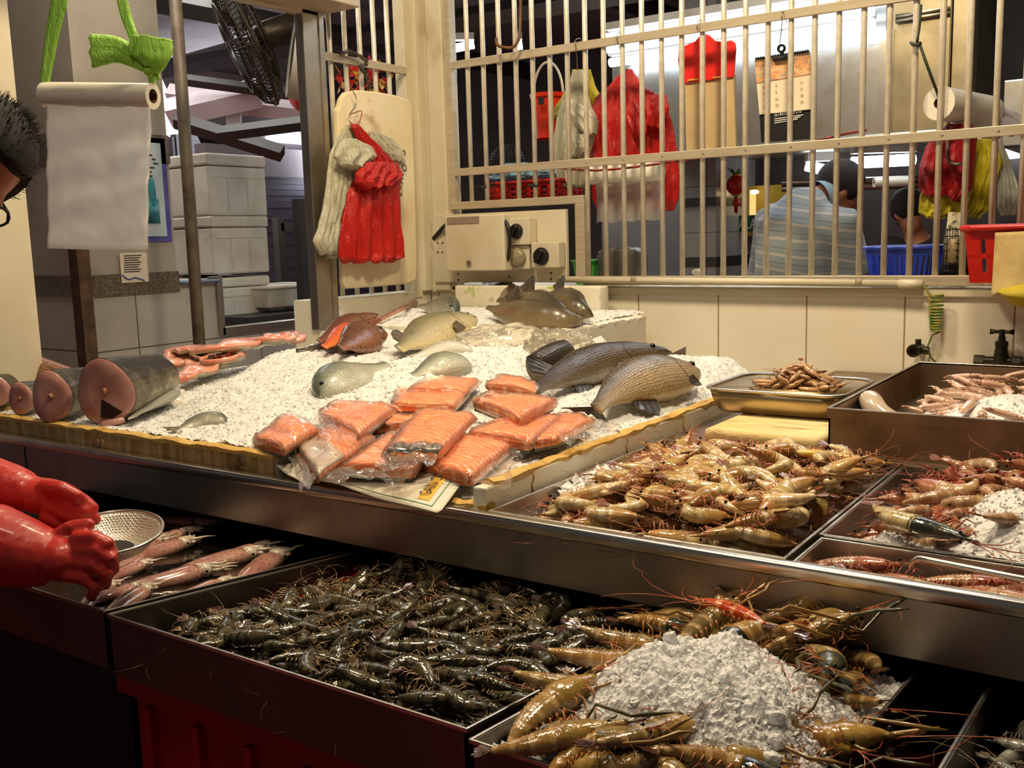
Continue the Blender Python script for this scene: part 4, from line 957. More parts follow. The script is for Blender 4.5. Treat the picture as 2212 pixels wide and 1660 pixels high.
# ------------------------------------------------------------------ squid
def squid_mat(name, c1, c2, c3):
    N = NT(name); v = N.coord('Object'); n1 = N.noise(v, 16, 5); n2 = N.noise(v, 200, 2)
    col = N.ramp(n1, [(.32, c1), (.68, c2)]); col = N.mix(N.ramp(n2, [(.56,(0,0,0,1)),(.66,(1,1,1,1))]), col, c3)
    return N.done(N.pr(col, .2, 0, N.bump(n1, .15, .004), coat=.6, crough=.08))
M_sq = squid_mat('pink speckled squid skin', (150,96,86), (190,148,132), (126,70,66)); M_sqw = squid_mat('white squid flesh', (186,168,148), (206,192,172), (196,176,156))
M_sqs = squid_mat('pale pink squid skin', (206,160,136), (226,196,172), (190,130,112)); M_sqf = pm('squid fin', (170,116,104), (140,84,78), 30, .25, coat=.5)
def squid_proto(L, seed, mat, mw, name='squid', small=False):
    rnd = random.Random(seed); t = thing(name, 'squid', 'squid'); ml = L*.66
    prof = [(0,.004),(.08,.35),(.25,.72),(.5,.95),(.8,1),(.96,.96),(1,.8)]; R = L*.098; n = 14; K = 12; rs = []; bend = rnd.uniform(-.12,.12)
    def sp(u): return Vector((-L*.5+ml*u, bend*L*(u-.5)**2, 0))
    for i in range(n+1): u = i/n; r = R*lerp_tab(prof, u); rs.append([sp(u)+Vector((0, math.cos(2*PI*k/K)*r, math.sin(2*PI*k/K)*r*.72)) for k in range(K)])
    MB().rings(rs, True, True, 0, [i/n for i in range(n+1)]).build('mantle', mat, t)
    f = MB()
    for s in (-1, 1):
        b0 = sp(.02); b1 = sp(.46)
        f.fan(b0, [sp(.1)+Vector((0,s*L*.06,.0)), sp(.2)+Vector((0,s*L*.1,.004)), sp(.32)+Vector((0,s*L*.085,.002))], b1, Vector((0,0,.003)))
    f.build('fin', M_sqf if not small else mat, t, smooth=False)
    hd = sp(1)+Vector((L*.05,0,0)); MB().ell(hd, (L*.07, R*.72, R*.6), 12, 8).build('head', mw, t)
    b = MB()
    for k in range(8):
        a = 2*PI*k/8; l = L*rnd.uniform(.12,.24); w = rnd.uniform(-1.6,1.6)
        pp = [hd+Vector((L*.04+l*u, math.cos(a)*R*.45*(1+1.3*u)+w*l*.35*u*u+.022*L*math.sin(u*6+k), math.sin(a)*R*.35*(1-u*.6))) for u in (0,.2,.4,.6,.8,1)]
        b.tube(pp, [L*.018,L*.016,L*.013,L*.010,L*.007,L*.003], 6 if not small else 4)
    b.build('tentacles', mw, t)
    e = MB()
    for s in (-1, 1): e.ell(hd+Vector((-.005*L, s*R*.66, R*.1)), (L*.011,)*3, 8, 6)
    e.build('eye', M_peye, t)
    return t
pr = [squid_proto(.25, 1, M_sq, M_sqw), squid_proto(.25, 2, M_sq, M_sqw), squid_proto(.22, 3, M_sq, M_sqw)]
def PTR(px, py, dz=0):
    d = ray(px, py); k = (zr(0)+dz-1.5)/(d.z+.1*d.y); return CAM+d*k
SQ = [((350,1238),(600,1188),0,'long pink squid across the middle of the front left water tray'),((240,1272),(520,1228),1,'second long pink squid just nearer than the middle one'),((215,1330),(345,1262),2,'fat pink squid with curled white tentacles by the tray divider'),
 ((255,1215),(440,1165),0,'reddish squid lying right of the metal bowl'),((235,1240),(385,1150),1,'squid with pale tentacles just behind the metal bowl'),((500,1265),(625,1190),2,'pink squid touching the divider at the back of the water tray'),
 ((165,1315),(260,1255),2,'brownish squid at the front rim below the red glove'),((205,1255),(345,1212),2,'thin dark squid between the bowl and the long squid'),((330,1120),(470,1135),1,'dim squid in the dark at the back of the water tray'),((290,1180),(440,1146),1,'squid lying just past the rim of the metal bowl'),((430,1222),(600,1176),0,'slim squid between the long one and the back of the tray'),((360,1300),(520,1250),2,'squid lying along the divider right of the curled one'),((190,1300),(330,1262),1,'squid whose white head pokes from under the glove'),((300,1340),(370,1290),2,'squid squeezed against the divider at the front')]
ST = [Vector((a[0]+b[0], a[1]+b[1]))*.5 for a, b, _, _ in SQ]; seen = set()
for (a, b, k, lb) in SQ:
    pa = PTR(*a, dz=-.028); pb = PTR(*b, dz=-.028); v = pb-pa; c = (pa+pb)/2; L = min(.30, max(.15, v.length)); sc = L/(.25 if k < 2 else .22)
    M = Matrix.Translation(c) @ Matrix.Rotation(math.atan2(v.y, v.x), 4, 'Z') @ Matrix.Rotation(math.radians(5.7)*0, 4, 'Y') @ Matrix.Diagonal((sc, sc, sc, 1))
    if k not in seen: seen.add(k); pr[k].matrix_basis = M; pr[k]['label'] = lb; pr[k]['group'] = 'large squid in the front water tray'
    else: dup(pr[k], M, lb, 'large squid in the front water tray')
ps = [squid_proto(.105, 10+i, M_sqs, M_sqs, 'small_squid', True) for i in range(3)]
x0, x1, y0, y1 = T_SB; x1 = .12
def heapQ(x, y): return .055*ss((x-x0)/.3)*ss((y-y0+.05)/.2)
sp = [s for lay, zz in ((0,1.02),(1,1.038),(2,1.056)) for s in jitter(x0+.08+.02*lay, x1, y0+.04, y1-.05, 56, rnd, lambda x, y: zz+.7*heapQ(x, y))]
place(ps, sp, 'small pale pink squid heaped in the deep stainless box', 'small squid in the stainless box', 12, 15)
# ------------------------------------------------------------------ ice on the trays
def patch(label, x0, x1, y0, y1, fn, n, chips, csz, m, seed, amp=.006, lumps=0): return ice_obj(label, x0, x1, y0, y1, fn, n, n, m, chips, csz, amp, seed=seed, lumps=lumps)
M_ice3 = ice_mat('clear ice lumps', (244,244,244), .5, .0, .2, .4)
def mound(cx, cy, rx, ry, h, base, fl=0.): return lambda x, y: base(x, y)+h*(1-ss((math.hypot((x-cx)/rx, (y-cy)/ry)-fl)/(1-fl)))*(1+.35*fbm(x*9, y*9, 4, 2))-.02*ss(math.hypot((x-cx)/rx, (y-cy)/ry)-.2)
ci = PTR(1545, 1490, .06)
patch('big heap of melting ice on the giant river prawns', T_PR[0]+.01, T_PR[1]-.006, T_PR[2]+.02, T_PR[3]-.28, mound(GI[0]+.01, GI[1], .205, .235, .078, lambda x, y: zr(y)+.005, .25), 130, 5200, .004, M_ice3, 21, .016, 60)
ci = P(2150, 1095, z=1.04)
patch('patch of fine white ice on the reddish prawns', ci.x-.16, ci.x+.2, ci.y-.13, ci.y+.15, mound(ci.x+.05, ci.y, .17, .13, .06, lambda x, y: 1.012), 60, 1500, .0036, M_ice, 22, .005)
ci = P(2090, 872, z=1.09)
patch('fine ice scattered over the small squid', ci.x-.10, ci.x+.4, 2.3, 2.7, mound(ci.x+.12, 2.48, .22, .19, .05, lambda x, y: 1.072), 50, 1200, .0036, M_ice, 23, .004)
ci = P(1255, 1055, z=.985)
patch('loose ice lumps in the left corner of the pale prawn tray', T_YP[0]+.006, T_YP[0]+.12, 1.56, 2.0, mound(T_YP[0]+.05, 1.78, .09, .2, .05, lambda x, y: .965), 40, 160, .014, M_ice3, 24, .008)
q = P(1880, 878, z=1.07)
MB().ell((0,0,0), (1,1,1), 16, 10)
b = MB(); b.tube(catmull([q+Vector((-.02,.05,.0)), q+Vector((.0,.0,.012)), q+Vector((.03,-.035,-.01)), q+Vector((.08,-.05,-.03))], 12), [.012+.016*math.sin(PI*(.2+.6*i/12)) for i in range(13)], 14)
b.build('squid_mantle', M_sqw, label='single large white squid tube in the near corner of the stainless box', cat='squid')
# ------------------------------------------------------------------ bar grilles
XB = [-2.68+.08435*i for i in range(36)]
g = thing('bar_grille', 'long cream barred grille over the tiled back wall', 'grille', (-1.2, 3.6, 1.3))
for x in XB:
    z0 = 1.635 if x < -2.13 else 1.33
    MB().tube([(x, 3.6, z0), (x, 3.6, 3.0)], .0105, 12).build('bar', M_bar, g)
for z in (1.795, 2.254): MB().bx(-2.775, .4, 3.578, 3.592, z-.017, z+.016).build('cross_rail', M_rail, g, smooth=False, bevel=.002)
MB().bx(-2.10, .4, 3.575, 3.60, 1.30, 1.335).build('bottom_rail', M_rail, g, smooth=False, bevel=.002)
MB().bx(-2.775, -2.09, 3.57, 3.60, 1.632, 1.665).bx(-2.135, -2.09, 3.57, 3.605, 1.31, 1.632).bx(-2.785, -2.755, 3.575, 3.61, 1.632, 3.0).build('inner_frame', M_rail, g, smooth=False, bevel=.003)
b = MB()
for i, x in enumerate(XB[7::2]): b.tube([(x+.012, 3.5765, 1.795), (x+.012, 3.579, 1.795)], .004, 8)
b.build('rivet', M_steel, g)
g = thing('bar_grille', 'short barred grille on the left wall behind the cutting board', 'grille', (-2.93, 3.2, 1.3))
for i in range(5): MB().tube([(-2.95, 3.036+.0886*i, 1.28), (-2.95, 3.036+.0886*i, 3.0)], .0105, 12).build('bar', M_bar, g)
MB().bx(-2.94, -2.925, 2.98, 3.48, 2.223, 2.256).build('cross_rail', M_rail, g, smooth=False, bevel=.002)
# ------------------------------------------------------------------ hanging bags
def bagmat(name, c, c2, rough=.38):
    N = NT(name); v = N.coord('Object'); n = N.noise(v, 5, 4); col = N.ramp(n, [(.3, c2), (.7, c)])
    nr = N.bump(N.noise(N.coord('Object', (40, 40, 8)), 1.2, 4, .65, 1.0), .7, .02)
    d = N.pr(col, rough, 0, nr, coat=.1, crough=.3); tl = N.n('ShaderNodeBsdfTranslucent'); N.l(col, tl.inputs[0])
    m = N.n('ShaderNodeMixShader'); m.inputs[0].default_value = .22; N.l(d, m.inputs[1]); N.l(tl.outputs[0], m.inputs[2]); return N.done(m.outputs[0])
M_bred = bagmat('red plastic bag', (212,34,24), (186,22,18)); M_bwh = bagmat('cream white plastic bag', (216,212,188), (196,192,166)); M_bye = bagmat('yellow plastic bag', (208,196,40), (190,172,34)); M_bdr = bagmat('dull red plastic bag', (186,28,40), (150,20,30))
M_bwe = bagmat('whitish plastic bag', (206,206,196), (186,186,176))
def drape(rows, pl, dep, folds=5, seed=0, amp=.35, K=64, n=30):
    """bunch of bags: rows are (photo y, left, right) on a plane of the place, lofted with real depth and pleats"""
    ys = [r[0] for r in rows]; rs = []
    for i in range(n+1):
        y = ys[0]+(ys[-1]-ys[0])*i/n; l = lerp_tab([(r[0], r[1]) for r in rows], y); r = lerp_tab([(q[0], q[2]) for q in rows], y)
        A = P(l, y, **pl); B = P(r, y, **pl); w = (B-A); nm = Vector((0,-1,0)) if 'y' in pl else Vector((1,0,0)); ring = []
        dd = dep*.62*min(1, .35+1.1*i/n); tt = i/n
        for k in range(K):
            a = 2*PI*k/K; s = .5-.5*math.cos(a); f = math.sin(a)
            rip = 1+amp*1.3*(1-2*abs(math.sin(folds*1.3*PI*s+seed+1.2*math.sin(tt*3+seed))))*(.35+.65*tt)+.3*fbm(s*4, tt*3.5, seed)
            zz = .008*math.sin(folds*PI*2*s+seed*2)*(1 if i == n else 0)
            ring.append(A+w*s+nm*(f*dd*rip)+Vector((0,0,zz)))
        rs.append(ring)
    return MB().rings(rs)
def bags(label, rows, pl, dep, m, folds=5, seed=0, extra=None, cat='bags'):
    c = P((rows[0][1]+rows[0][2])/2, rows[-1][0], **pl); t = thing('plastic_bag_bundle', label, cat, c)
    drape(rows, pl, dep, folds, seed).build('bag_stack', m, t)
    for nm, rw, d, mm, fo, off in (extra or []):
        p2 = {k: v+off for k, v in pl.items()}; drape(rw, p2, d, fo, seed+3).build(nm, mm, t)
    return t
def wire(name, label, pts, r, m, cat='hook', parent=None):
    b = MB().tube(catmull(pts, 24) if len(pts) > 2 else pts, r, 6)
    return b.build(name, m, parent, **({} if parent else dict(label=label, cat=cat)))
M_wire = pm('galvanised wire', (150,140,120), rough=.35, metal=.9); M_rust = pm('rusty hook', (96,66,40), (120,84,50), 30, .55, .4)
XL = -2.87
t = bags('bunch of cream white carrier bags hanging left of the red ones on the cutting board', [(270,748,762),(300,726,768),(335,712,772),(385,706,770),(440,700,757),(490,688,747),(522,676,738),(548,690,732)], dict(x=XL), .045, M_bwh, 5, 1,
  [('folded_sleeve', [(300,742,770),(318,730,805),(338,722,814),(356,732,790),(366,760,778)], .05, M_bwh, 2, .05), ('folded_sleeve', [(284,795,812),(300,800,848),(326,815,868),(350,838,874)], .035, M_bwh, 3, .0), ('inner_bag', [(420,740,765),(500,722,745),(556,708,730)], .03, M_bwh, 2, -.02)])
t = bags('bunch of red carrier bags hanging in front of the cutting board', [(268,757,772),(290,766,792),(320,782,822),(350,786,850),(378,768,866),(420,750,864),(480,738,866),(530,731,872),(556,731,874),(566,740,846)], dict(x=XL+.03), .06, M_bred, 4, 2,
  [('folded_sleeve', [(350,790,835),(375,768,832),(395,770,828),(408,790,815)], .05, M_bred, 2, .05), ('folded_sleeve', [(352,820,860),(380,818,868),(405,812,835)], .05, M_bred, 2, .03)])
wire('wire_hook', 'bent wire hook holding the bags on the cutting board', [P(762,196,x=XL+.01), P(770,214,x=XL+.015), P(766,232,x=XL+.02), P(756,246,x=XL+.02), P(755,262,x=XL+.03), P(766,272,x=XL+.03)], .0025, M_wire)
wire('wire_hook', 'thin red wrapped wire across the cutting board above the red bags', [P(754,248,x=XL+.01), P(768,243,x=XL+.01), P(781,240,x=XL+.012), P(779,256,x=XL+.02), P(775,268,x=XL+.03)], .002, pm('reddish wire', (140,60,40), rough=.5))
# cutting board
cb = [(727,214),(736,201),(760,196),(800,199),(845,207),(872,216),(879,226),(884,330),(888,450),(891,570),(889,606),(872,614),(800,620),(738,624),(731,616),(727,480),(719,330),(718,240),(722,232)]
mb = MB(); A = [P(x, y, x=-2.915) for x, y in cb]; n = len(A); B = [p+Vector((.03,0,0)) for p in A]
mb.add(A+B, [tuple(range(n)), tuple(range(2*n-1, n-1, -1))]+[(i,(i+1)%n,n+(i+1)%n,n+i) for i in range(n)])
cbt = thing('cutting_board', 'big worn cream cutting board standing against the left grille', 'board', P(800, 620, x=-2.9))
mb.build('board', pm('worn cutting board', (232,218,184), (216,198,154), 3, .55, bump=.15, bsc=14, dirt=(150,98,48), dsc=3.2, dlo=.6, dhi=.78), cbt, bevel=.008, smooth=False)
for tx, (x0, y0), (x1, y1), w in (('0', (868,322), (866,332), .02), ('KO', (862,345), (876,385), .06), ('3MXZ', (862,372), (858,432), .10)):
    a = P(x0, y0, x=-2.883); e = P(x1, y1, x=-2.883); lettering(tx, a, e-a, Vector((0,1,0)), .03, M_text, cbt, 'marker_writing', width=w, lift=.001)
# chain
b = MB(); cp = catmull([P(x, y, x=-2.90) for x, y in ((738,118),(752,112),(775,120),(792,136),(778,146),(790,160),(796,186),(795,210),(796,234))], 30)
for i in range(30):
    p, d = cp[i], (cp[i+1]-cp[i]).normalized(); s = d.cross(Vector((1,0,0))).normalized() if i % 2 else Vector((1,0,0)); l = .013; w = .0075
    b.tube([p+d*(math.cos(2*PI*k/10)*l)+s*(math.sin(2*PI*k/10)*w) for k in range(10)], .0024, 5, closed=True)
b.build('steel_chain', pm('old chain', (110,102,92), (80,66,50), 40, .4, .8), label='steel chain slung over the left grille rail', cat='chain')
wire('rusty_hook', 'big rusty hook hanging at the top of the right grille', [P(1124,-8,y=3.55), P(1124,30,y=3.55), P(1121,82,y=3.54), P(1108,102,y=3.53), P(1088,102,y=3.52), P(1074,97,y=3.52), P(1072,82,y=3.52)], .007, M_rust)
# ------------------------------------------------------------------ switch panel
M_key = pm('black switch knob', (22,22,22), rough=.35); M_grey = pm('grey lens', (150,140,110), (130,118,88), 30, .2)
sp_ = thing('switch_panel', 'cream electrical panel with a big box and knob switches at the grille corner', 'electrical panel', P(1080, 600, y=3.55))
def rect(x0, y0, x1, y1, ya, yb, nm, m, bev=.004):
    a = P(x0, y1, y=ya); c = P(x1, y0, y=ya); b = MB().bx(a.x, c.x, ya, yb, a.z, c.z); return b.build(nm, m, sp_, smooth=False, bevel=bev)
rect(940, 452, 1222, 610, 3.565, 3.585, 'back_board', M_cream, .002)
mb_ = rect(964, 462, 1087, 586, 3.45, 3.56, 'main_box', M_cream2, .006)
a = P(966, 484, y=3.447); c = P(1034, 467, y=3.447); MB().bx(a.x, c.x, 3.446, 3.449, a.z, c.z).build('rating_label', pm('grey label', (150,136,120), (130,118,104), 60, .5), mb_, smooth=False)
a = P(1013, 570, y=3.447); MB().bx(a.x-.012, a.x+.012, 3.444, 3.45, a.z-.012, a.z+.014).build('latch', M_steel, mb_, bevel=.003)
def knob(cx, cy, ya, r):
    c = P(cx, cy, y=ya); k = MB(); R = Matrix.Rotation(PI/2, 3, 'X'); k.lathe([(r*1.15,0),(r*1.15,.006),(r,.008),(r*.95,.02),(0.001,.02)], 20, c, rot=R); o = k.build('knob', M_key, sp_, angle=40)
    MB().box(c+Vector((0,-.026,0)), (r*.45, .014, r*1.9), Matrix.Rotation(.6, 3, 'Y')).build('grip', M_key, o, bevel=.002)
rect(1098, 470, 1142, 530, 3.50, 3.56, 'switch_box', M_cream2); knob(1116, 500, 3.50, .028)
rect(1098, 530, 1142, 582, 3.515, 3.56, 'socket_box', M_cream2)
c = P(1119, 557, y=3.512); MB().lathe([(.04,0),(.042,.008),(.032,.02),(.012,.026),(.001,.027)], 24, c, rot=Matrix.Rotation(PI/2, 3, 'X')).build('socket_cover', M_grey, sp_)
rect(1148, 523, 1206, 579, 3.505, 3.56, 'switch_box', M_cream2); knob(1170, 554, 3.505, .032)
MB().tube(catmull([P(990,480,y=3.53), P(965,485,y=3.54), P(950,500,y=3.55), P(936,516,y=3.56)], 14), .009, 8).build('cable', M_black, sp_)
MB().tube(catmull([P(1086,470,y=3.47), P(1098,492,y=3.46), P(1101,525,y=3.46), P(1098,555,y=3.47), P(1089,582,y=3.5)], 16), .008, 8).build('cable', M_black, sp_)
b = MB()
for x, y in ((946,525),(956,525),(946,545),(956,545),(990,592),(1100,598),(1190,590),(990,605),(1190,603)): 
    p = P(x, y, y=3.565); b.lathe([(.005,0),(.004,.003),(.0005,.004)], 8, p, rot=Matrix.Rotation(PI/2, 3, 'X'))
b.build('bolt', M_rust, sp_)
t = thing('wall_socket', 'small white socket with a black slot on the grille post', 'socket', P(1253, 480, y=3.62))
a = P(1243, 480, y=3.62); c = P(1264, 430, y=3.62); MB().bx(a.x, c.x, 3.62, 3.65, a.z, c.z).build('plate', M_styro_w, t, smooth=False, bevel=.003)
for yy in (445, 463): q = P(1252, yy, y=3.618); MB().bx(q.x-.006, q.x+.006, 3.615, 3.622, q.z-.016, q.z+.010).build('slot', M_key, t, smooth=False)
# pipe and coiled wire
pt = thing('conduit_pipe', 'cream plastic conduit running along the foot of the grille', 'pipe', P(1600, 612, y=3.555))
A = P(1214, 604, y=3.555); B = P(1993, 614, y=3.555)
MB().tube([A, B], .013, 12).build('tube', M_cream, pt)
for x, y in ((1371,605),(1856,611)): c = P(x, y, y=3.555); MB().tube([c-Vector((.012,0,0)), c+Vector((.012,0,0))], .0136, 12).build('tape_band', pm('grey tape %d' % x, (150,140,112), rough=.5), pt)
MB().tube([B-Vector((.075,0,0)), B], .0155, 12).build('end_sleeve', M_cream, pt)
b = MB(); pp = [P(1985,613,y=3.55), P(2000,622,y=3.55), P(2005,634,y=3.55), P(2012,640,y=3.55)]
a0 = P(2022, 638, y=3.555); a1 = P(2021, 716, y=3.555)
for k in range(150):
    u = k/149; an = 2*PI*11*u; r = .021*(1.15-.35*u); zz = a0.z+(a1.z-a0.z)*(u**.75); pp.append(Vector((a0.x+(a1.x-a0.x)*u+math.cos(an)*r, 3.557+math.sin(an)*.013, zz)))
pp += [P(2014,724,y=3.56), P(2004,748,y=3.57), P(2010,772,y=3.575), P(2026,787,y=3.585)]
b.tube(pp, .0032, 6)
b.build('coiled_wire', pm('green yellow earth wire', (64,120,40), (150,140,40), 60, .35, lo=.42, hi=.56), label='green and yellow coiled earth wire dangling down the tiles', cat='wire')
# taps
M_tap = pm('dark bronze fitting', (44,42,36), (62,58,48), 30, .38, .7)
c = P(1984, 756, y=3.56); R = Matrix.Rotation(PI/2, 3, 'X')
t = thing('pipe_fitting', 'dark open pipe elbow sticking out of the tiles', 'fitting', c)
b = MB(); b.tube([c+Vector((.0,.04,0)), c+Vector((0,-.02,0))], .017, 14); b.tube([c+Vector((.035,0,-.002)), c], .013, 12); b.tube([c, c+Vector((-.002,0,.036))], .010, 12); b.build('body', M_tap, t, angle=40)
MB().lathe([(.014,0),(.022,0),(.022,.022),(.014,.022),(.014,0)], 18, c+Vector((-.008,-.02,0)), rot=R).build('open_end', M_tap, t, angle=40)
MB().lathe([(.014,.001),(.001,.001)], 14, c+Vector((-.008,-.021,0)), rot=R).build('bore', M_key, t)
c = P(2162, 782, y=3.55); t = thing('wall_tap', 'dark bronze wall tap with a cross handle above the squid box', 'tap', c)
b = MB(); b.tube([c+Vector((-.075,0,0)), c+Vector((.16,0,.004))], .016, 14); b.tube([c+Vector((-.08,0,0)), c+Vector((-.05,0,0))], .02, 8); b.tube([c+Vector((.035,0,0)), c+Vector((.06,0,0))], .021, 8); b.tube([c, c+Vector((0,0,.05))], [.026,.018], 14); b.build('body', M_tap, t, angle=40)
MB().lathe([(.012,.045),(.02,.05),(.02,.066),(.012,.07),(.009,.09),(.009,.105)], 16, c).build('spindle', M_tap, t, angle=40)
MB().tube([c+Vector((-.035,0,.098)), c+Vector((-.02,0,.098)), c+Vector((.02,0,.098)), c+Vector((.035,0,.098))], [.010,.006,.006,.010], 10).build('handle', M_tap, t)
q = c+Vector((.12,0,.0)); MB().tube([q+Vector((0,.05,0)), q+Vector((0,-.02,0))], .03, 14).build('flange', M_tap, t, angle=40)
# ------------------------------------------------------------------ things hanging behind the grille
def bucket(c, r0, r1, h, m, t, nm='bucket_body'):
    MB().lathe([(r0-.004,.004),(r0,0),(r1-.006,h-.02),(r1+.004,h-.018),(r1+.006,h),(r1-.002,h),(r1-.008,h-.02),(r0-.006,.008),(.001,.008)], 28, c).build(nm, m, t, angle=40)
c = P(1186, 300, y=3.95); hgt = P(1186, 203, y=3.95).z-c.z; r1 = size_at(37, c); t = thing('red_bucket', 'orange red bucket hanging behind the left end of the grille', 'bucket', c)
bucket(c, r1*.8, r1, hgt, pm('orange red plastic', (226,54,16), (206,44,14), 6, .3), t)
MB().tube([c+Vector((math.cos(a)*r1*1.02, 0, hgt-.01+math.sin(a)*.15)) for a in [PI*k/16 for k in range(17)]], .006, 8).build('bail_handle', M_styro_w, t)
q = P(1164, 212, y=3.85); MB().bx(q.x, q.x+.03, 3.843, 3.847, q.z-.03, q.z).build('sticker', M_text, t, smooth=False)
bags('cream carrier bags hung on the grille with yellow bags behind them', [(152,1238,1258),(185,1230,1266),(225,1212,1276),(255,1203,1290),(300,1197,1284),(345,1196,1272),(385,1204,1266),(404,1220,1262)], dict(y=3.76), .05, M_bwh, 4, 5,
   [('yellow_bag', [(150,1236,1276),(180,1230,1284),(206,1215,1296),(236,1196,1300),(256,1196,1210)], .03, M_bye, 3, .07), ('folded_sleeve', [(215,1222,1240),(240,1228,1275),(262,1238,1292),(290,1262,1290)], .03, M_bwh, 2, -.05), ('knotted_end', [(290,1236,1262),(318,1240,1272),(340,1236,1250)], .03, M_bwh, 2, -.05)])
bags('large bunch of red carrier bags hung in the middle of the grille', [(150,1346,1366),(178,1322,1384),(212,1286,1428),(255,1268,1450),(285,1266,1456),(340,1276,1464),(390,1280,1469),(430,1280,1466),(452,1290,1456)], dict(y=3.80), .07, M_bred, 5, 6,
   [('folded_sleeve', [(218,1362,1372),(240,1348,1386),(262,1352,1398),(286,1364,1398),(303,1372,1380)], .03, M_bred, 2, -.08), ('folded_sleeve', [(205,1398,1440),(235,1390,1446),(275,1400,1428)], .03, M_bred, 2, -.06)])
for a, e in (((1246,88),(1247,152)), ((1336,75),(1352,155)), ((1510,48),(1524,75)), ((1692,28),(1684,100))):
    A = P(*a, y=3.58); E = P(*e, y=3.68); wire('wire_hook', 'wire hook over the upper grille rail at photo column %d' % 0 if False else {1246:'wire hook holding the cream and yellow bags on the grille',1336:'wire hook holding the big red bag bunch on the grille',1510:'wire hook holding the red headed paper bags',1692:'wire hook holding the calendar clip'}[a[0]], [A+Vector((0,.03,-.03)), A+Vector((0,.03,.01)), A+Vector((0,-.012,.0)), A+Vector((0,-.01,-.03)), A.lerp(E,.6), E], .002, M_wire)
# roll of clear bags in front of the red ones
M_roll = pm('rolled film', (232,228,216), (222,216,200), 40, .32, scale=(1,1,8), coat=.3); M_core = pm('cardboard core', (120,80,50), rough=.7)
def film_roll(label, a, e, r, hang=None, mfilm=None, core=.4, seed=0):
    d = (e-a).normalized(); t = thing('bag_roll', label, 'bag roll', (a+e)/2)
    s = d.orthogonal().normalized(); w = d.cross(s); K = 28
    def rg(p, q): return [p+(s*math.cos(2*PI*k/K)+w*math.sin(2*PI*k/K))*q for k in range(K)]
    MB().rings([rg(a, r*core), rg(a, r), rg(e, r), rg(e, r*core)], caps=False).build('roll', M_roll, t, angle=40)
    MB().rings([rg(a+d*.002, r*core), rg(e-d*.002, r*core)], caps=False).rings([rg(a+d*.03, r*core), rg(a+d*.031, .001)], caps=False).build('core', M_core, t)
    if hang:
        b = MB(); b.grid(30, 34, hang); b.build('hanging_sheet', mfilm, t, solid=.0006)
    return t
M_film = film('hanging clear bag sheet', (244,240,234), .34, .5, .16, 30, .5)
a = P(1276, 378, y=3.72); e = P(1428, 372, y=3.72)
def hg(u, v): p = P(1286+142*v, 385, y=3.70).lerp(P(1290+140*v, 482-8*v, y=3.71), u); return p+Vector((0, .008*math.sin(v*11+u*4)*u, .004*math.sin(v*20)*u))
film_roll('white roll of clear bags hung in front of the large red bags', a, e, size_at(21, a), hg, M_film)
# red headed paper bags
M_tan = pm('tan paper', (196,172,128), (182,156,112), 5, .7); M_hred = pm('red card', (228,36,22), (214,28,18), 6, .4)
t = thing('paper_bag_pack', 'pack of tan bags with a red hanger shaped header on the grille', 'bags', P(1530, 180, y=3.72))
def plate(px, y, th, nm, m, par, bev=.002):
    A = [P(a, b_, y=y) for a, b_ in px]; n = len(A); B = [p+Vector((0,th,0)) for p in A]
    return MB().add(A+B, [tuple(range(n)), tuple(range(2*n-1, n-1, -1))]+[(i,(i+1)%n,n+(i+1)%n,n+i) for i in range(n)]).build(nm, m, par, smooth=False, bevel=bev)
plate([(1466,100),(1480,98),(1500,90),(1512,76),(1522,72),(1533,76),(1545,88),(1562,90),(1580,87),(1588,92),(1590,104),(1586,150),(1584,166),(1480,180),(1469,172),(1464,130)], 3.70, .008, 'header', M_hred, t)
for i in range(3): plate([(1479+i,170),(1584+2*i,160),(1590+i,322+3*i),(1482,330+3*i)], 3.71+.012*i, .009, 'paper_bag', M_tan, t)
MB().tube([P(1485,174,y=3.697), P(1508,171,y=3.695)], .003, 6).build('staple', M_yel, t); MB().tube([P(1540,168,y=3.697), P(1558,166,y=3.695)], .003, 6).build('staple', M_yel, t)
# calendar
cal = thing('wall_calendar', 'spiral calendar with a sea picture clipped to the grille', 'calendar', P(1695, 270, y=3.70))
M_pap = pm('calendar paper', (236,222,196), (226,210,182), 6, .6)
N = NT('sea picture'); _n = N.noise(N.coord('Object', (4,1,9)), 3, 5, .6, 1.5); M_pic = N.done(N.pr(N.ramp(_n, [(.3,(96,124,150)),(.45,(214,150,96)),(.58,(232,190,140)),(.7,(120,140,156))]), .4))
plate([(1632,125),(1748,108),(1758,300),(1644,308)], 3.72, .004, 'backing', M_black, cal)
plate([(1630,130),(1750,112),(1756,236),(1640,248)], 3.712, .003, 'page', M_pap, cal)
plate([(1630,130),(1750,112),(1752,160),(1634,180)], 3.709, .002, 'picture', M_pic, cal)
b = MB()
for k in range(22):
    p = P(1633+5.3*k, 128-.8*k, y=3.708); b.tube([p+Vector((0,math.cos(j*PI/4)*.006,math.sin(j*PI/4)*.008)) for j in range(8)], .0012, 4, closed=True)
b.build('spiral', M_black, cal)
for r in range(4):
    for c_ in range(4):
        p = P(1648+27*c_, 192+14*r-3.6*c_, y=3.7085); lettering(str(1+c_+r*7 if r else 8+c_), p, (1,0,.0), (0,0,1), .009, M_hred if c_ == 0 else M_text, cal, 'date_numeral', lift=.0005)
M_wprint = pm('white print', (236,236,230), rough=.6)
p = P(1673, 252, y=3.716); e = P(1732, 243, y=3.716); lettering('ULTRATEX PTE LTD', p, e-p, (0,0,1), .014, M_wprint, cal, 'printed_name', width=(e-p).length, lift=.002)
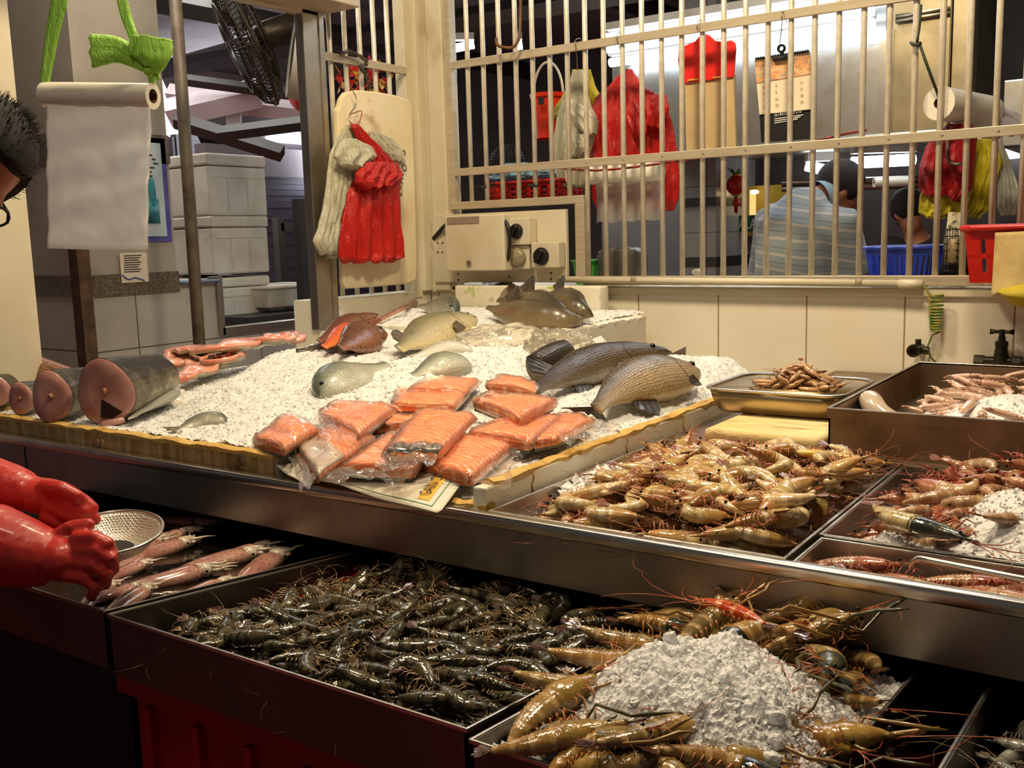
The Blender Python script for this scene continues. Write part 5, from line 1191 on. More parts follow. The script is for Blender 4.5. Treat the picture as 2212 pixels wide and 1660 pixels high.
for k in range(3):
    p = P(1673, 258+4.5*k, y=3.716); e = P(1735-6*k, 249+4.5*k, y=3.716); d = (e-p); MB().add([p, e, e+Vector((0,0,.003)), p+Vector((0,0,.003))], [(0,1,2,3)]).build('printed_line', M_wprint, cal, smooth=False)
c = P(1690, 122, y=3.70); b = MB(); b.bx(c.x-.035, c.x+.035, 3.69, 3.725, c.z-.014, c.z+.004); b.build('clip_jaw', M_black, cal, bevel=.003)
MB().lathe([(.008,-.004),(.016,-.004),(.016,.004),(.008,.004),(.008,-.004)], 16, P(1688, 105, y=3.70), rot=Matrix.Rotation(PI/2, 3, 'X')).build('clip_ring', M_black, cal)
MB().tube([P(1688,112,y=3.70), P(1690,120,y=3.70)], .008, 6).build('clip_lever', M_black, cal)
# right end: roll, rope, bag cluster, hook
a = P(2028, 223, y=3.62); e = a+Vector((.10, .33, -.01))
film_roll('big white paper roll hanging from a rope at the right of the grille', a, e, size_at(36, a), None, None, .32)
M_rope = pm('green black rope', (50,70,34), (24,26,20), 160, .6, lo=.45, hi=.55); M_roper = pm('red striped rope', (170,40,24), (60,22,16), 120, .6, lo=.45, hi=.55)
b = MB().tube(catmull([P(1990,10,y=3.585), P(1986,60,y=3.58), P(1980,92,y=3.575)], 10), .004, 6); b.tube([P(1968,92,y=3.585), P(1972,96,y=3.57), P(1982,97,y=3.565), P(1990,92,y=3.57)], .006, 6); b.tube([P(1986,94,y=3.57), P(2004,145,y=3.58), P(2026,204,y=3.6), P(2029,214,y=3.63)], .005, 6)
b.build('hanging_rope', M_rope, label='green and black rope tied to a bar, holding up the paper roll', cat='rope')
wire('red_rope', 'red striped rope tied behind the middle grille rail', [P(1195,362,y=3.63), P(1300,368,y=3.64), P(1480,346,y=3.64), P(1640,318,y=3.64), P(1760,304,y=3.63), P(1830,288,y=3.63), P(1872,281,y=3.63)], .0045, M_roper, 'rope')
bags('cluster of red yellow and whitish bags at the right end of the grille', [(268,2046,2100),(292,2020,2112),(320,1998,2108),(360,1986,2104),(400,1984,2104),(422,1992,2090)], dict(y=3.72), .06, M_bdr, 3, 7,
   [('yellow_bag', [(300,2108,2150),(350,2098,2166),(400,2092,2150),(450,2084,2140),(468,2070,2120)], .05, M_bye, 4, .07), ('yellow_bag', [(404,1992,2080),(430,1986,2082),(460,1984,2078),(470,2000,2040)], .05, M_bye, 4, .03), ('whitish_bag', [(300,2150,2164),(350,2160,2182),(400,2156,2200),(445,2154,2214),(462,2158,2206)], .05, M_bwe, 4, .10), ('lower_red_edge', [(408,2040,2086),(424,2044,2082),(432,2056,2074)], .03, M_bdr, 3, -.01)])
t_ = bags('pale film bag spreading behind the bag cluster at the photo edge', [(226,2090,2150),(245,2082,2200),(268,2080,2230),(290,2090,2240)], dict(y=3.95), .03, bagmat('lilac white film', (196,188,196), (176,170,180)), 3, 9)
wire('j_hook', 'dull steel J shaped hook in front of the red bags at the right', [P(2046,275,y=3.66), P(2047,310,y=3.65), P(2048,340,y=3.64), P(2056,353,y=3.64), P(2072,355,y=3.64), P(2090,352,y=3.66)], .006, pm('dull steel', (96,88,74), rough=.4, metal=.7))
# ------------------------------------------------------------------ baskets
def basket(label, x0, x1, y0, y1, z0, z1, m, ns, taper=.02, rows=1, rim=.012, holes=False):
    t = thing('plastic_basket', label, 'basket', ((x0+x1)/2, (y0+y1)/2, z0)); h = z1-z0
    def cor(z, g=0):
        f = (z1-z)/h*taper-g; return [(x0+f,y0+f),(x1-f,y0+f),(x1-f,y1-f),(x0+f,y1-f)]
    w = MB()
    def band(za, zb, th=.003):
        a = cor(za); b_ = cor(zb)
        for i in range(4):
            j = (i+1) % 4; p = [Vector((*a[i],za)), Vector((*a[j],za)), Vector((*b_[j],zb)), Vector((*b_[i],zb))]; n = (p[1]-p[0]).cross(p[3]-p[0]).normalized()*th
            w.hexa(p, [q-n for q in p])
    zs = [z0, z0+h*.14]+[z0+h*(.14+.68*k/rows)-.004 for k in range(1, rows)]
    band(z0, z0+h*.16); band(z1-h*.2, z1)
    for k in range(1, rows): zc = z0+h*(.16+.64*k/rows); band(zc-h*.035, zc+h*.035)
    za, zb = z0+h*.15, z1-h*.19; a = cor(za); b_ = cor(zb)
    for i in range(4):
        j = (i+1) % 4; L = math.dist(b_[i], b_[j]); n = max(3, int(ns*L/max(x1-x0, .01)))
        for k in range(n+1):
            f0 = max(0, (k-.19)/n); f1 = min(1, (k+.19)/n)
            if k in (0,): f1 = .1 if not holes else f1
            p = [Vector((*a[i],za)).lerp(Vector((*a[j],za)), f0), Vector((*a[i],za)).lerp(Vector((*a[j],za)), f1), Vector((*b_[i],zb)).lerp(Vector((*b_[j],zb)), f1), Vector((*b_[i],zb)).lerp(Vector((*b_[j],zb)), f0)]
            nn = (p[1]-p[0]).cross(p[3]-p[0]); nn = nn.normalized()*.003 if nn.length > 1e-9 else Vector((0,.003,0)); w.hexa(p, [q-nn for q in p])
    w.build('slotted_wall', m, t, smooth=False)
    c0 = cor(z0); MB().bx(c0[0][0], c0[2][0], c0[0][1], c0[2][1], z0, z0+.004).build('base', m, t, smooth=False)
    c1 = cor(z1, .005); rp = []
    for i in range(4):
        a_, b2 = Vector((*c1[i], z1)), Vector((*c1[(i+1) % 4], z1)); rp += [a_.lerp(b2, .06), a_.lerp(b2, .5), a_.lerp(b2, .94)]
    MB().tube(rp, rim*.55, 8, closed=True).build('rim', m, t)
    return t
M_blue = pm('blue plastic', (34,64,190), (28,52,160), 6, .3)
a = P(1870, 590, y=3.68); c = P(2018, 534, y=3.68)
basket('blue slotted basket on the ledge behind the bars', a.x, c.x, 3.66, 3.86, 1.295, c.z, M_blue, 13)
a = P(2098, 612, y=3.36); c = P(2083, 494, y=3.36)
rb = basket('red plastic basket hung on the outside of the grille at the right edge', c.x, c.x+.42, 3.36, 3.56, a.z, c.z, M_redpl, 7, .018, 2, .02)
a = P(1058, 432, y=3.72); c = P(1215, 388, y=3.72)
basket('red perforated basket tied behind the bars above the switch panel', a.x, c.x, 3.70, 3.9, a.z-.03, c.z, M_redpl, 8, .008, 3)
MB().tube([P(1030,405,y=3.58), P(1048,404,y=3.585), P(1068,398,y=3.66)], .006, 6).build('black_tie', M_black, label='black cable tie holding the left side of the perforated basket', cat='tie')
MB().tube([P(1140,402,y=3.66), P(1150,401,y=3.585), P(1163,402,y=3.585)], .006, 6).build('black_tie', M_black, label='black cable tie holding the right side of the perforated basket', cat='tie')
q = P(1130, 378, y=3.8); b = crumple(q, (.17,.09,.05), 6, 0); b.build('blue_bag', bagmat('pale blue bag', (150,196,214), (120,170,196)), label='crumpled pale blue bag in the red perforated basket', cat='bag')
a = P(1247, 594, y=3.70); c = P(1284, 563, y=3.70)
basket('small light green basket on the ledge by the grille post', a.x, c.x, 3.66, 3.78, 1.295, c.z, pm('light green plastic', (96,196,84), (80,170,70), 6, .35), 6, .012, 1, .008)
# black tray wrapped in film
t = thing('wrapped_tray', 'black trays wrapped in clear film on the ledge', 'tray', P(1328, 594, y=3.72))
a = P(1284, 594, y=3.68); c = P(1372, 536, y=3.68); MB().bx(a.x+.01, c.x-.01, 3.72, 3.80, 1.293, c.z-.01).build('tray_stack', M_black, t, smooth=False, bevel=.006)
b = MB(); b.ell((0,0,0), (1,1,1), 34, 20); b.v = [Vector(((a.x+c.x)/2, 3.75, (1.293+c.z)/2))+Vector((math.copysign(abs(v.x)**.4, v.x)*(c.x-a.x)*.52*(1+.05*fbm(v.x*4, v.y*4, v.z*4)), math.copysign(abs(v.y)**.5, v.y)*.065*(1+.2*fbm(v.x*5, v.y*5+3, v.z*5)), math.copysign(abs(v.z)**.4, v.z)*(c.z-1.293)*.52*(1+.06*fbm(v.x*6, v.y*4, v.z*5)))) for v in b.v]
b.build('clear_wrap', M_bag2, t)
MB().ell(P(1509, 588, y=3.7), (.03,.02,.014), 10, 6).build('crumpled_paper', M_styro_w, label='little crumpled white paper on the ledge behind the bars', cat='paper')
# mesh holder with a box of matches
t = thing('mesh_holder', 'black mesh holder with a carton and a scourer on the ledge', 'holder', P(2058, 594, y=3.66))
a = P(2040, 594, y=3.66); c = P(2078, 495, y=3.66); b = MB()
for k in range(9): zz = 1.3+(c.z-1.3)*k/8; b.tube([(a.x,3.64,zz),(c.x,3.64,zz),(c.x,3.74,zz),(a.x,3.74,zz)], .002, 4, closed=True)
for k in range(7):
    for yy in (3.64, 3.74): b.tube([(a.x+(c.x-a.x)*k/6, yy, 1.295), (a.x+(c.x-a.x)*k/6, yy, c.z)], .0016, 4)
b.build('wire_basket', M_black, t)
MB().bx(a.x+.004, c.x-.004, 3.70, 3.735, 1.30, c.z-.02).build('back_plate', M_black, t, smooth=False)
q = P(2060, 540, y=3.67); MB().tube([q-Vector((0,0,.045)), q-Vector((0,0,.04)), q+Vector((0,0,.035)), q+Vector((0,0,.04))], [.028,.033,.033,.028], 14).build('scourer', pm('steel scourer', (170,150,112), (120,104,76), 200, .5, .4), t)
q = P(2062, 488, y=3.68); MB().box(q+Vector((0,0,-.02)), (.048, .03, .13), Matrix.Rotation(.08, 3, 'Y')).build('carton', pm('printed carton', (216,206,176), (90,96,70), 60, .6, lo=.5, hi=.6), t, smooth=False)
# cloth on the red basket
b = MB(); A0 = P(2150, 503, y=3.345)
def clo(u, v): p = P(2148+9*u*0+6*v, 503+4*v, y=3.345).lerp(P(2152, 640, y=3.345), u); x = A0.x+.26*v; return Vector((x, 3.345-.012*math.sin(v*5)-.02*u, p.z+.012*v+(.02*math.sin(v*9) if u > .95 else 0)))
b.grid(16, 16, clo); ct_ = thing('basket_cloth', 'tan backed yellow cloth draped over the red basket at the edge', 'cloth', A0)
M_clo = pm('grimy tan cloth', (206,184,126), (178,152,96), 14, .75, bump=.4, bsc=60); b.build('outer_cloth', M_clo, ct_, solid=.004)
bt = P(2150, 640, y=3.34); b = MB(); b.grid(10, 12, lambda u, v: Vector((A0.x+.02+.22*v, 3.335-.05*math.sin(PI*u), bt.z+.02-.06*math.sin(PI*v)**.5*u+.035*(1-u)*math.sin(PI*v))))
b.build('yellow_lining', pm('yellow lining', (196,176,44), (170,150,36), 12, .7), ct_, solid=.003)

A = [P(x_, y_, y=3.09) for x_, y_ in ((1415,782),(1481,749),(1480,777),(1430,790))]; B_ = [p+Vector((0,.006,0)) for p in A]
MB().add(A+B_, [(0,1,2,3),(7,6,5,4)]+[(i,(i+1)%4,4+(i+1)%4,4+i) for i in range(4)]).build('steel_sheet', M_steel, smooth=False, label='corner of a grey steel sheet against the tiles behind the sea bass', cat='sheet')
# ------------------------------------------------------------------ the market hall beyond
M_ceil = pm('dim ceiling', (112,106,100), (96,90,84), 3, .8); M_beam = pm('painted beam', (150,142,138), (130,124,120), 3, .6); M_beamd = pm('dark steel beam', (50,47,43), (40,38,34), 4, .5)
M_far = pm('pale hall wall', (196,184,188), (178,166,170), 2, .7); M_dkwall = pm('dark stall wall', (70,62,56), (56,50,46), 3, .7)
struct('ceiling', MB().bx(-14, 6, -3, 14, 3.6, 3.7), M_ceil)
struct('wall_far', MB().bx(-10.2, -10, -3, 14, 0, 3.6), M_far)
struct('wall_rear', MB().bx(-10, 6, 9.8, 10, 0, 3.6), M_dkwall)
struct('wall_right', MB().bx(2.6, 2.75, 1.0, 9.8, 0, 3.6), M_dkwall)
for i, (a, b_, z) in enumerate((((-10,4.5),(1,4.9),3.35), ((-10,6.6),(1,7.2),3.3), ((-6.5,3.9),(-6.2,9.5),3.3), ((-4.2,3.9),(-4.0,9.5),3.42), ((-2,3.9),(-1.8,9.5),3.42))):
    struct('trim_%d' % (6+i), MB().tube([(*a, z), (*b_, z)], .09, 4), M_beamd)
def PD(px, py, D): return CAM+ray(px, py)*D
M_tube = emit('fluorescent tube', (212,232,255), 10); M_tube2 = emit('far fluorescent tube', (240,246,255), 14)
def tube_light(label, a, e, r, m):
    t = thing('tube_light', label, 'light', (a+e)/2); d = (e-a).normalized(); up = Vector((0,0,1))
    MB().tube([a, e], r, 10).build('tube', m, t); MB().box((a+e)/2+up*r*2.2, ((e-a).length, r*2.4, r*1.6), Matrix.Rotation(math.atan2(d.y, d.x), 3, 'Z')).build('housing', M_styro_w, t, smooth=False)
# stainless hood behind the grille, lit by its own tubes
M_hood = steel('hood stainless', (190,188,182), .3, True, dirt=(150,136,108)); M_tansteel = steel('tan stainless', (176,160,126), .36, True)
HY = 5.6; L0 = P(1322, 120, y=HY); R0 = P(1908, 290, y=HY); R1 = P(2052, 262, y=HY); T0 = P(1700, 20, y=HY)
hood = thing('extractor_hood', 'wide stainless extractor hood lit white behind the grille', 'hood', ((L0.x+R1.x)/2, HY, R0.z))
MB().bx(L0.x, R0.x, HY, HY+1.2, R0.z, T0.z+.08).build('hood_body', M_hood, hood, smooth=False)
MB().bx(R0.x+.01, R1.x, HY-.03, HY+1.2, R0.z-.0, T0.z+.5).build('side_panel', M_tansteel, hood, smooth=False, bevel=.01)
MB().bx(R0.x-.02, R0.x+.05, HY-.05, HY-.01, R0.z, P(1905,70,y=HY).z).build('highlight_strip', M_rim, hood, smooth=False)  # bright strip laid in for the highlight down the hood corner
MB().bx(L0.x, R1.x, HY-.06, HY, R0.z-.05, R0.z).build('lower_lip', M_hood, hood, smooth=False, bevel=.008)
MB().tube([P(1935,36,y=HY-.05), P(2052,18,y=HY-.05)], .012, 8).tube([P(1935,46,y=HY-.05), P(2052,28,y=HY-.05)], .012, 8).build('pipe_pair', M_tansteel, hood)
MB().bx(R1.x+.02, R1.x+.10, HY-.1, HY+.1, R0.z-.1, 3.5).build('upright_post', M_tansteel, hood, smooth=False)
for i, z_ in enumerate((0, .07, .14)):
    a = P(1318, 108, y=HY-.15); e = P(1888, 108, y=HY-.15); zz = P(1600, 68, y=HY-.15).z+z_-.07
    tube_light(('lowest','middle','uppermost')[i]+' long white tube across the top of the extractor hood', Vector((a.x, HY-.15-.02*i, zz)), Vector((e.x, HY-.15-.02*i, zz)), .026, M_tube)
for i, (p, q, D, lb) in enumerate((((1840,352),(1975,345),6.0,'white tube glowing above the man in the striped shirt'), ((2172,332),(2208,328),6.0,'short white tube glowing at the right edge behind the grille'), ((1742,358),(1800,372),6.5,'slanted white tube left of the bent man'), ((984,104),(1024,96),8.5,'small far white tube behind the top left of the right grille'), ((1114,100),(1128,98),8.6,'tiny far white tube behind the rusty hook'))):
    tube_light(lb, PD(*p, D), PD(*q, D), .035, M_tube2)
tb = MB(); 
box2 = MB().bx(P(2166,180,y=5.8).x, 1.2, 5.8, 6.6, P(2180,318,y=5.8).z, P(2180,172,y=5.8).z); box2.build('grey_cabinet', M_hood, smooth=False, bevel=.01, label='dull grey steel cabinet high up at the right edge behind the grille', cat='cabinet')
# shelf and dark kitchen wall below the hood
struct('wall_kitchen', MB().bx(P(1640,400,y=6.9).x, 2.2, 6.9, 7.0, 0, 3.4), M_dkwall)
a = P(1640,330,y=5.4); MB().tube([P(1690,395,y=6.2), P(2060,385,y=6.2)], .02, 8).tube([P(1690,408,y=6.2), P(2060,398,y=6.2)], .02, 8).build('steel_rail', M_steel, label='pair of steel rails under the extractor hood', cat='rail')
film_roll('small white roll hung under the hood behind the man', PD(1888,395,5.2), PD(1966,392,5.2), size_at(10, PD(1920,395,5.2)))
# tiled pillar, lit stall front, sign, lanterns
M_tile_g = tile_mat('grey pillar tiles', (150,148,144), (132,130,126), (84,80,76), .3, .3, 0, 0, 'X', .3)
pa = P(1472,500,y=6.2); pb = P(1546,500,y=6.2)
struct('wall_pillar', MB().bx(pa.x, pb.x, 6.2, 6.9, 0, 3.6), M_tile_g)
for (y0, y1) in ((428,446),(556,576)): struct('trim_%d' % (11+(y0>500)), MB().bx(pa.x-.01, pb.x+.01, 6.19, 6.91, P(1500,y1,y=6.2).z, P(1500,y0,y=6.2).z), M_beamd)
st = thing('lit_stall_front', 'yellow lit stall front glowing between pillar and man', 'stall', P(1580,600,y=6.7))
a = P(1548,512,y=6.7); c = P(1632,402,y=6.7); MB().bx(a.x, c.x+.35, 6.7, 6.75, a.z, c.z).build('yellow_panel', pm('yellow stall panel', (186,160,60), (160,130,44), 4, .5), st, smooth=False)
MB().ell(P(1630,415,y=6.6), (.03,.03,.015), 12, 6).build('lamp', emit('warm bulb', (255,226,150), 10), st); MB().bx(P(1620,440,y=6.65).x, P(1632,440,y=6.65).x, 6.64, 6.66, P(0,470,y=6.65).z if False else P(1630,475,y=6.65).z, P(1630,410,y=6.65).z).build('lit_window', emit('warm lit window', (255,214,130), 1.0), st, smooth=False)
a = P(1577,502,y=6.6); c = P(1650,464,y=6.6); sg = thing('stall_sign', 'green sign with white capital letters beside the bent man', 'sign', a)
MB().bx(a.x, c.x, 6.6, 6.62, a.z, c.z).build('board', pm('green sign', (30,108,66), (26,96,58), 5, .4), sg, smooth=False)
o_ = P(1582,495,y=6.597); lettering('HALAL', o_, (1,0,0), (0,0,1), (c.z-a.z)*.6, M_wprint, sg, 'sign_lettering', width=(c.x-a.x)*.86, lift=.002)
M_lan = pm('red lantern', (196,36,24), (170,26,18), 10, .4); M_grn = pm('green tinsel', (40,120,50), (28,90,38), 40, .5); M_gold = pm('gold trim', (214,160,50), (190,130,36), 30, .35, .3)
def lantern(label, c, r, tas=True):
    t = thing('paper_lantern', label, 'lantern', c)
    b = MB(); n = 20; rs = []
    for i in range(11): th = PI*(.1+.8*i/10); rs.append([c+Vector((math.cos(2*PI*k/n)*r*math.sin(th)*(1+.05*(k % 2)), math.sin(2*PI*k/n)*r*math.sin(th)*(1+.05*(k % 2)), r*1.1*math.cos(th))) for k in range(n)])
    b.rings(rs).build('shade', M_lan, t)
    MB().lathe([(r*.42,r*.95),(r*.42,r*1.2),(.001,r*1.2)], 14, c).lathe([(r*.42,-r*.95),(r*.42,-r*1.15),(.001,-r*1.15)], 14, c).build('cap', M_gold, t)
    b = MB(); rr = random.Random(3)
    for k in range(26): a_ = rr.uniform(0,6.28); b.tube([c+Vector((0,0,r*1.15)), c+Vector((math.cos(a_)*r*rr.uniform(.5,1), math.sin(a_)*r*rr.uniform(.5,1), r*rr.uniform(1.1,1.9)))], r*.05, 3)
    b.build('green_tinsel', M_grn, t)
    if tas:
        b = MB()
        for k in range(12): a_ = 2*PI*k/12; b.tube([c+Vector((0,0,-r*1.1)), c+Vector((math.cos(a_)*r*.2, math.sin(a_)*r*.2, -r*1.5)), c+Vector((math.cos(a_)*r*.15, math.sin(a_)*r*.15, -r*2.9))], r*.03, 3)
        b.build('tassel', M_lan, t)
    return t
lantern('red lantern with green tinsel hanging before the lit stall', P(1590,400,y=6.3), size_at(20, P(1590,400,y=6.3)))
lantern('small gold lantern hanging under the red tinsel one', P(1591,438,y=6.3), size_at(8, P(1590,400,y=6.3)))
lantern('red lantern with green tinsel by the fans at the left opening', PD(658,205,6), size_at(34, PD(658,205,6)), False)
# grey cupboards seen low through the bars
struct('wall_stall', MB().bx(P(1300,500,y=7.2).x, P(1470,500,y=7.2).x, 7.2, 7.3, 0, 2.05), pm('grey stall wall', (104,104,104), (90,90,90), 3, .5))
b = MB().ell((0,0,0), (1,1,1), 20, 12); c = P(1096,352,y=3.95); r = size_at(38, c); q = MB()
for i in range(9): th = PI/2*i/9; q.tube([c+Vector((math.cos(2*PI*k/28)*r*math.cos(th), math.sin(2*PI*k/28)*r*math.cos(th), r*math.sin(th))) for k in range(28)], .002, 4, closed=True)
for k in range(28): q.tube([c+Vector((math.cos(2*PI*k/28)*r*math.cos(PI/2*i/8), math.sin(2*PI*k/28)*r*math.cos(PI/2*i/8), r*math.sin(PI/2*i/8))) for i in range(9)], .002, 4)
q.build('mesh_food_cover', M_black, label='black mesh dome behind the bars above the red perforated basket', cat='cover')
b = MB(); rr = random.Random(4); gt = thing('paper_garland', 'red and yellow paper garland behind the left grille', 'decoration', P(790,185,x=-3.25))
for m_, nm, cc in ((M_lan, 'red_paper', 0), (M_gold, 'yellow_paper', 1)):
    b = MB()
    for k in range(34):
        p = P(735+3.2*k+rr.uniform(-6,6), 170+14*math.sin(k*.5)+rr.uniform(-16,22), x=-3.25); d = Vector((rr.uniform(-.3,.3), rr.uniform(-1,1), rr.uniform(-1,1))).normalized()*.04; e = Vector((rr.uniform(-.4,.4), rr.uniform(-1,1), rr.uniform(-1,1))).normalized()*.03
        b.fan(p, [p+d, p+d+e], p+e, Vector((.004,0,0)))
    b.build(nm, m_, gt, smooth=False)
# ------------------------------------------------------------------ passage seen through the left opening
XP = -4.0
M_pil = pm('painted pillar', (176,168,152), (158,150,134), 2.5, .55, dirt=(110,96,76), dsc=4, dlo=.64, dhi=.8); M_gran = pm('brown granite', (128,112,92), (66,56,46), 90, .3, det=3)
M_tile_p = tile_mat('white pillar tiles', (196,190,176), (178,172,158), (92,84,72), .36, .36, P(297,700,x=XP).y, P(297,752,x=XP).z, 'Y', .25)
y0 = P(200,640,x=XP).y; y1 = P(386,640,x=XP).y; y2 = P(474,640,x=XP).y; y3 = P(1000,700,x=XP).y; zb = P(300,636,x=XP).z; zt = P(300,590,x=XP).z
struct('wall_pillar_left', MB().bx(XP-.45, XP, y0, y1, zt, 3.6), M_pil)
struct('trim_13', MB().bx(XP-.46, XP+.008, y0-.005, y1+.005, zb, zt), M_gran)
zu = P(360,355,x=XP).z; struct('trim_14', MB().bx(XP-.46, XP+.008, y0-.005, y1+.005, zu, zu+.13), M_gran)
struct('wall_low_left', MB().bx(XP-.45, XP, y0, y1, 0, zb).bx(XP-.2, XP, y1, y2, 0, P(430,612,x=XP).z).bx(XP-.2, XP, y2, y3, 0, P(580,712,x=XP).z), M_tile_p)
struct('trim_15', MB().bx(XP-.06, XP+.012, y2, y3, P(580,712,x=XP).z, P(580,712,x=XP).z+.035).bx(XP-.06, XP+.012, y2-.02, y2+.015, P(580,712,x=XP).z, P(430,600,x=XP).z), M_alufr)
MB().bx(XP-.2, XP+.03, y1+.01, y2-.01, P(430,612,x=XP).z, P(430,612,x=XP).z+.015).build('worktop_slab', pm('blue grey slab', (120,140,156), (90,104,116), 6, .4), label='thin blue grey slab on the low tiled wall past the pillar', cat='slab')
# rusty dark post and grey pole
a = P(178,560,x=-3.7); MB().bx(-3.74, -3.68, a.y-.035, a.y+.02, 0, P(178,530,x=-3.7).z+.1).build('rusty_post', pm('rusty dark post', (60,44,32), (96,72,48), 20, .6, dirt=(130,80,40), dsc=20), label='dark rusty steel post left of the tiled pillar', cat='post', smooth=False)
p0 = P(383,20,x=-3.6); p1 = P(425,700,x=-3.6); MB().tube([(p0.x,p0.y,3.6),(p1.x,p1.y,0)], .026, 14).build('scaffold_pole', pm('grimy grey pole', (128,118,102), (98,84,66), 12, .5, .2, dirt=(70,52,36), dsc=14), label='grimy grey steel pole standing before the foam boxes', cat='pole')
# posters
b = thing('poster', 'blue bordered poster with a bottle picture on the pillar', 'poster', P(340,420,x=XP+.004))
def yz(px0, py0, px1, py1, x, th, nm, m, par): a = P(px0, py1, x=x); c = P(px1, py0, x=x); return MB().bx(x, x+th, a.y, c.y, a.z, c.z).build(nm, m, par, smooth=False)
yz(262,300,354,524,XP+.004,.004,'border',pm('blue border', (70,66,150), (96,96,170), 9, .4), b); yz(266,310,345,512,XP+.009,.003,'sheet',pm('poster paper', (206,214,216), (176,196,204), 12, .4), b)
q = P(331,440,x=XP+.014); MB().bx(XP+.012, XP+.015, q.y-.04, q.y+.03, q.z-.09, q.z+.02).ell(q+Vector((0,0,.05)), (.003,.02,.07)).build('bottle_picture', pm('teal print', (70,160,170), (40,120,140), 14, .4), b)
b = MB(); rr = random.Random(8)
for k in range(9): c = P(326+rr.uniform(-4,9), 335+9*k, x=XP+.0125); b.bx(XP+.012, XP+.0135, c.y-.022*rr.uniform(.3,1), c.y+.022*rr.uniform(.3,1), c.z-.004, c.z+.002)
b.build('printed_lines', M_text, poster if False else KIDS and [o for o in KIDS if o.name == 'poster'][0], smooth=False)
b = thing('notice', 'white notice sheet with a blue wavy underline on the granite band', 'notice', P(290,575,x=XP+.012))
yz(263,545,316,612,XP+.012,.002,'sheet',M_pap, b)
c = MB()
for k in range(8): a_ = P(268, 553+5*k, x=XP+.0145); e_ = P(305-3*(k % 3), 553+5*k, x=XP+.0145); c.bx(XP+.0142, XP+.0152, a_.y, e_.y, a_.z-.002, a_.z+.002)
c.build('printed_lines', M_text, b, smooth=False)
c = MB().tube(catmull([P(264,594,x=XP+.016), P(278,604,x=XP+.016), P(292,600,x=XP+.016), P(312,606,x=XP+.016)], 12), .003, 5); c.build('blue_wave', pm('blue print', (60,80,160), rough=.5), b)
# foam box stack
XS = -4.9
def crate(label, pl, pr, pt, pb, dep, x=XS):
    a = P(pl, pb, x=x); c = P(pr, pt, x=x); t = thing('foam_crate', label, 'box', ((x-dep/2), (a.y+c.y)/2, a.z), 'white foam boxes beyond the left opening')
    h = c.z-a.z; MB().bx(x-dep, x, a.y, c.y, a.z, a.z+h*.8).build('body', M_styro_w, t, bevel=.012, smooth=False)
    MB().bx(x-dep-.006, x+.006, a.y-.006, c.y+.006, a.z+h*.81, c.z).build('lid', M_styro_w, t, bevel=.012, smooth=False)
    g = MB()
    for k in (1,2): yy = a.y+(c.y-a.y)*k/3; g.bx(x, x+.004, yy-.006, yy+.006, a.z+h*.08, a.z+h*.62)
    g.bx(x, x+.004, a.y+.03, c.y-.03, a.z+h*.62, a.z+h*.66); g.build('moulded_rib', M_styro_w, t, smooth=False); return t
crate('topmost white foam box of the stack beyond the left opening', 455, 571, 338, 466, .5)
crate('middle white foam box of the stack beyond the left opening', 464, 576, 467, 594, .5)
crate('lowest white foam box of the stack, behind the sill of the left opening', 470, 580, 595, 712, .5)
a = P(470,712,x=XS); MB().bx(XS-.6, XS+.1, a.y-.3, a.y+1.6, 0, a.z-.005).build('stall_plinth', M_beamd, smooth=False, label='dark plinth under the foam box stack', cat='plinth')
crate('rear foam box standing left of the stack behind the grey pole', 392, 462, 352, 472, .45, -5.3)
crate('rear lower foam box behind the grey pole', 394, 464, 474, 604, .45, -5.3)
a = P(582,668,x=-4.75); c = P(700,614,x=-4.75); t = thing('white_tub', 'white plastic tub beside the foam box stack', 'tub', a)
b = MB(); b.hexa([(-5.1,a.y+.02,a.z),(-4.78,a.y+.02,a.z),(-4.78,c.y,a.z),(-5.1,c.y,a.z)], [(-5.14,a.y,c.z),(-4.75,a.y,c.z),(-4.75,c.y+.02,c.z),(-5.14,c.y+.02,c.z)]); b.build('basin', M_styro_w, t, bevel=.01, smooth=False)
MB().tube([(-5.14,a.y,c.z),(-4.75,a.y,c.z),(-4.75,c.y+.02,c.z),(-5.14,c.y+.02,c.z)], .012, 6, closed=True).build('rim', M_styro_w, t)
a = P(645,668,x=-4.7); MB().bx(-4.9,-4.6,a.y-.5,a.y+.8,0,a.z-.012).build('dark_bench', M_beamd, smooth=False, label='dark bench holding the white tub', cat='bench')
c = P(645,430,x=-4.6); MB().bx(-4.63,-4.57,c.y-.03,c.y+.03,0,c.z).build('steel_upright', M_beamd, smooth=False, label='dark steel upright in front of the white tub', cat='post')
c = P(600,470,x=-5.6); MB().bx(-5.63,-5.57,c.y-.03,c.y+.03,0,c.z).bx(-5.63,-5.57,c.y,c.y+1.4,c.z-.10,c.z-.04).build('steel_rack', M_beamd, smooth=False, label='dark steel frame before the purple grey shutter', cat='frame')
# far shutter, beams, louvres
sh = thing('roller_shutter', 'purple grey roller shutter far beyond the foam boxes', 'shutter', P(640,600,x=-8)); a = P(560,640,x=-8); c = P(800,392,x=-8); b = MB()
n = 26
for k in range(n): z0 = a.z-.4+(c.z-a.z+.4)*k/n; z1 = a.z-.4+(c.z-a.z+.4)*(k+1)/n; b.bx(-8.05, -8+.012*(k % 2), a.y-.3, c.y, z0, z1-.008)
b.build('slats', pm('purple grey shutter', (92,88,100), (80,76,88), 4, .45), sh, smooth=False)
z0 = c.z; MB().bx(-8.1,-7.95,a.y-.6,c.y+.5,z0,P(640,325,x=-8).z).build('lintel', pm('grey lintel', (140,134,134), (124,118,118), 3, .6), sh, smooth=False)
M_sky = emit('daylight in louvres', (216,226,240), 1.7)
lv = thing('louvre_window', 'bright daylight louvres high on the far wall', 'louvre', P(440,330,x=-9.9)); a = P(372,345,x=-9.9); c = P(505,308,x=-9.9)
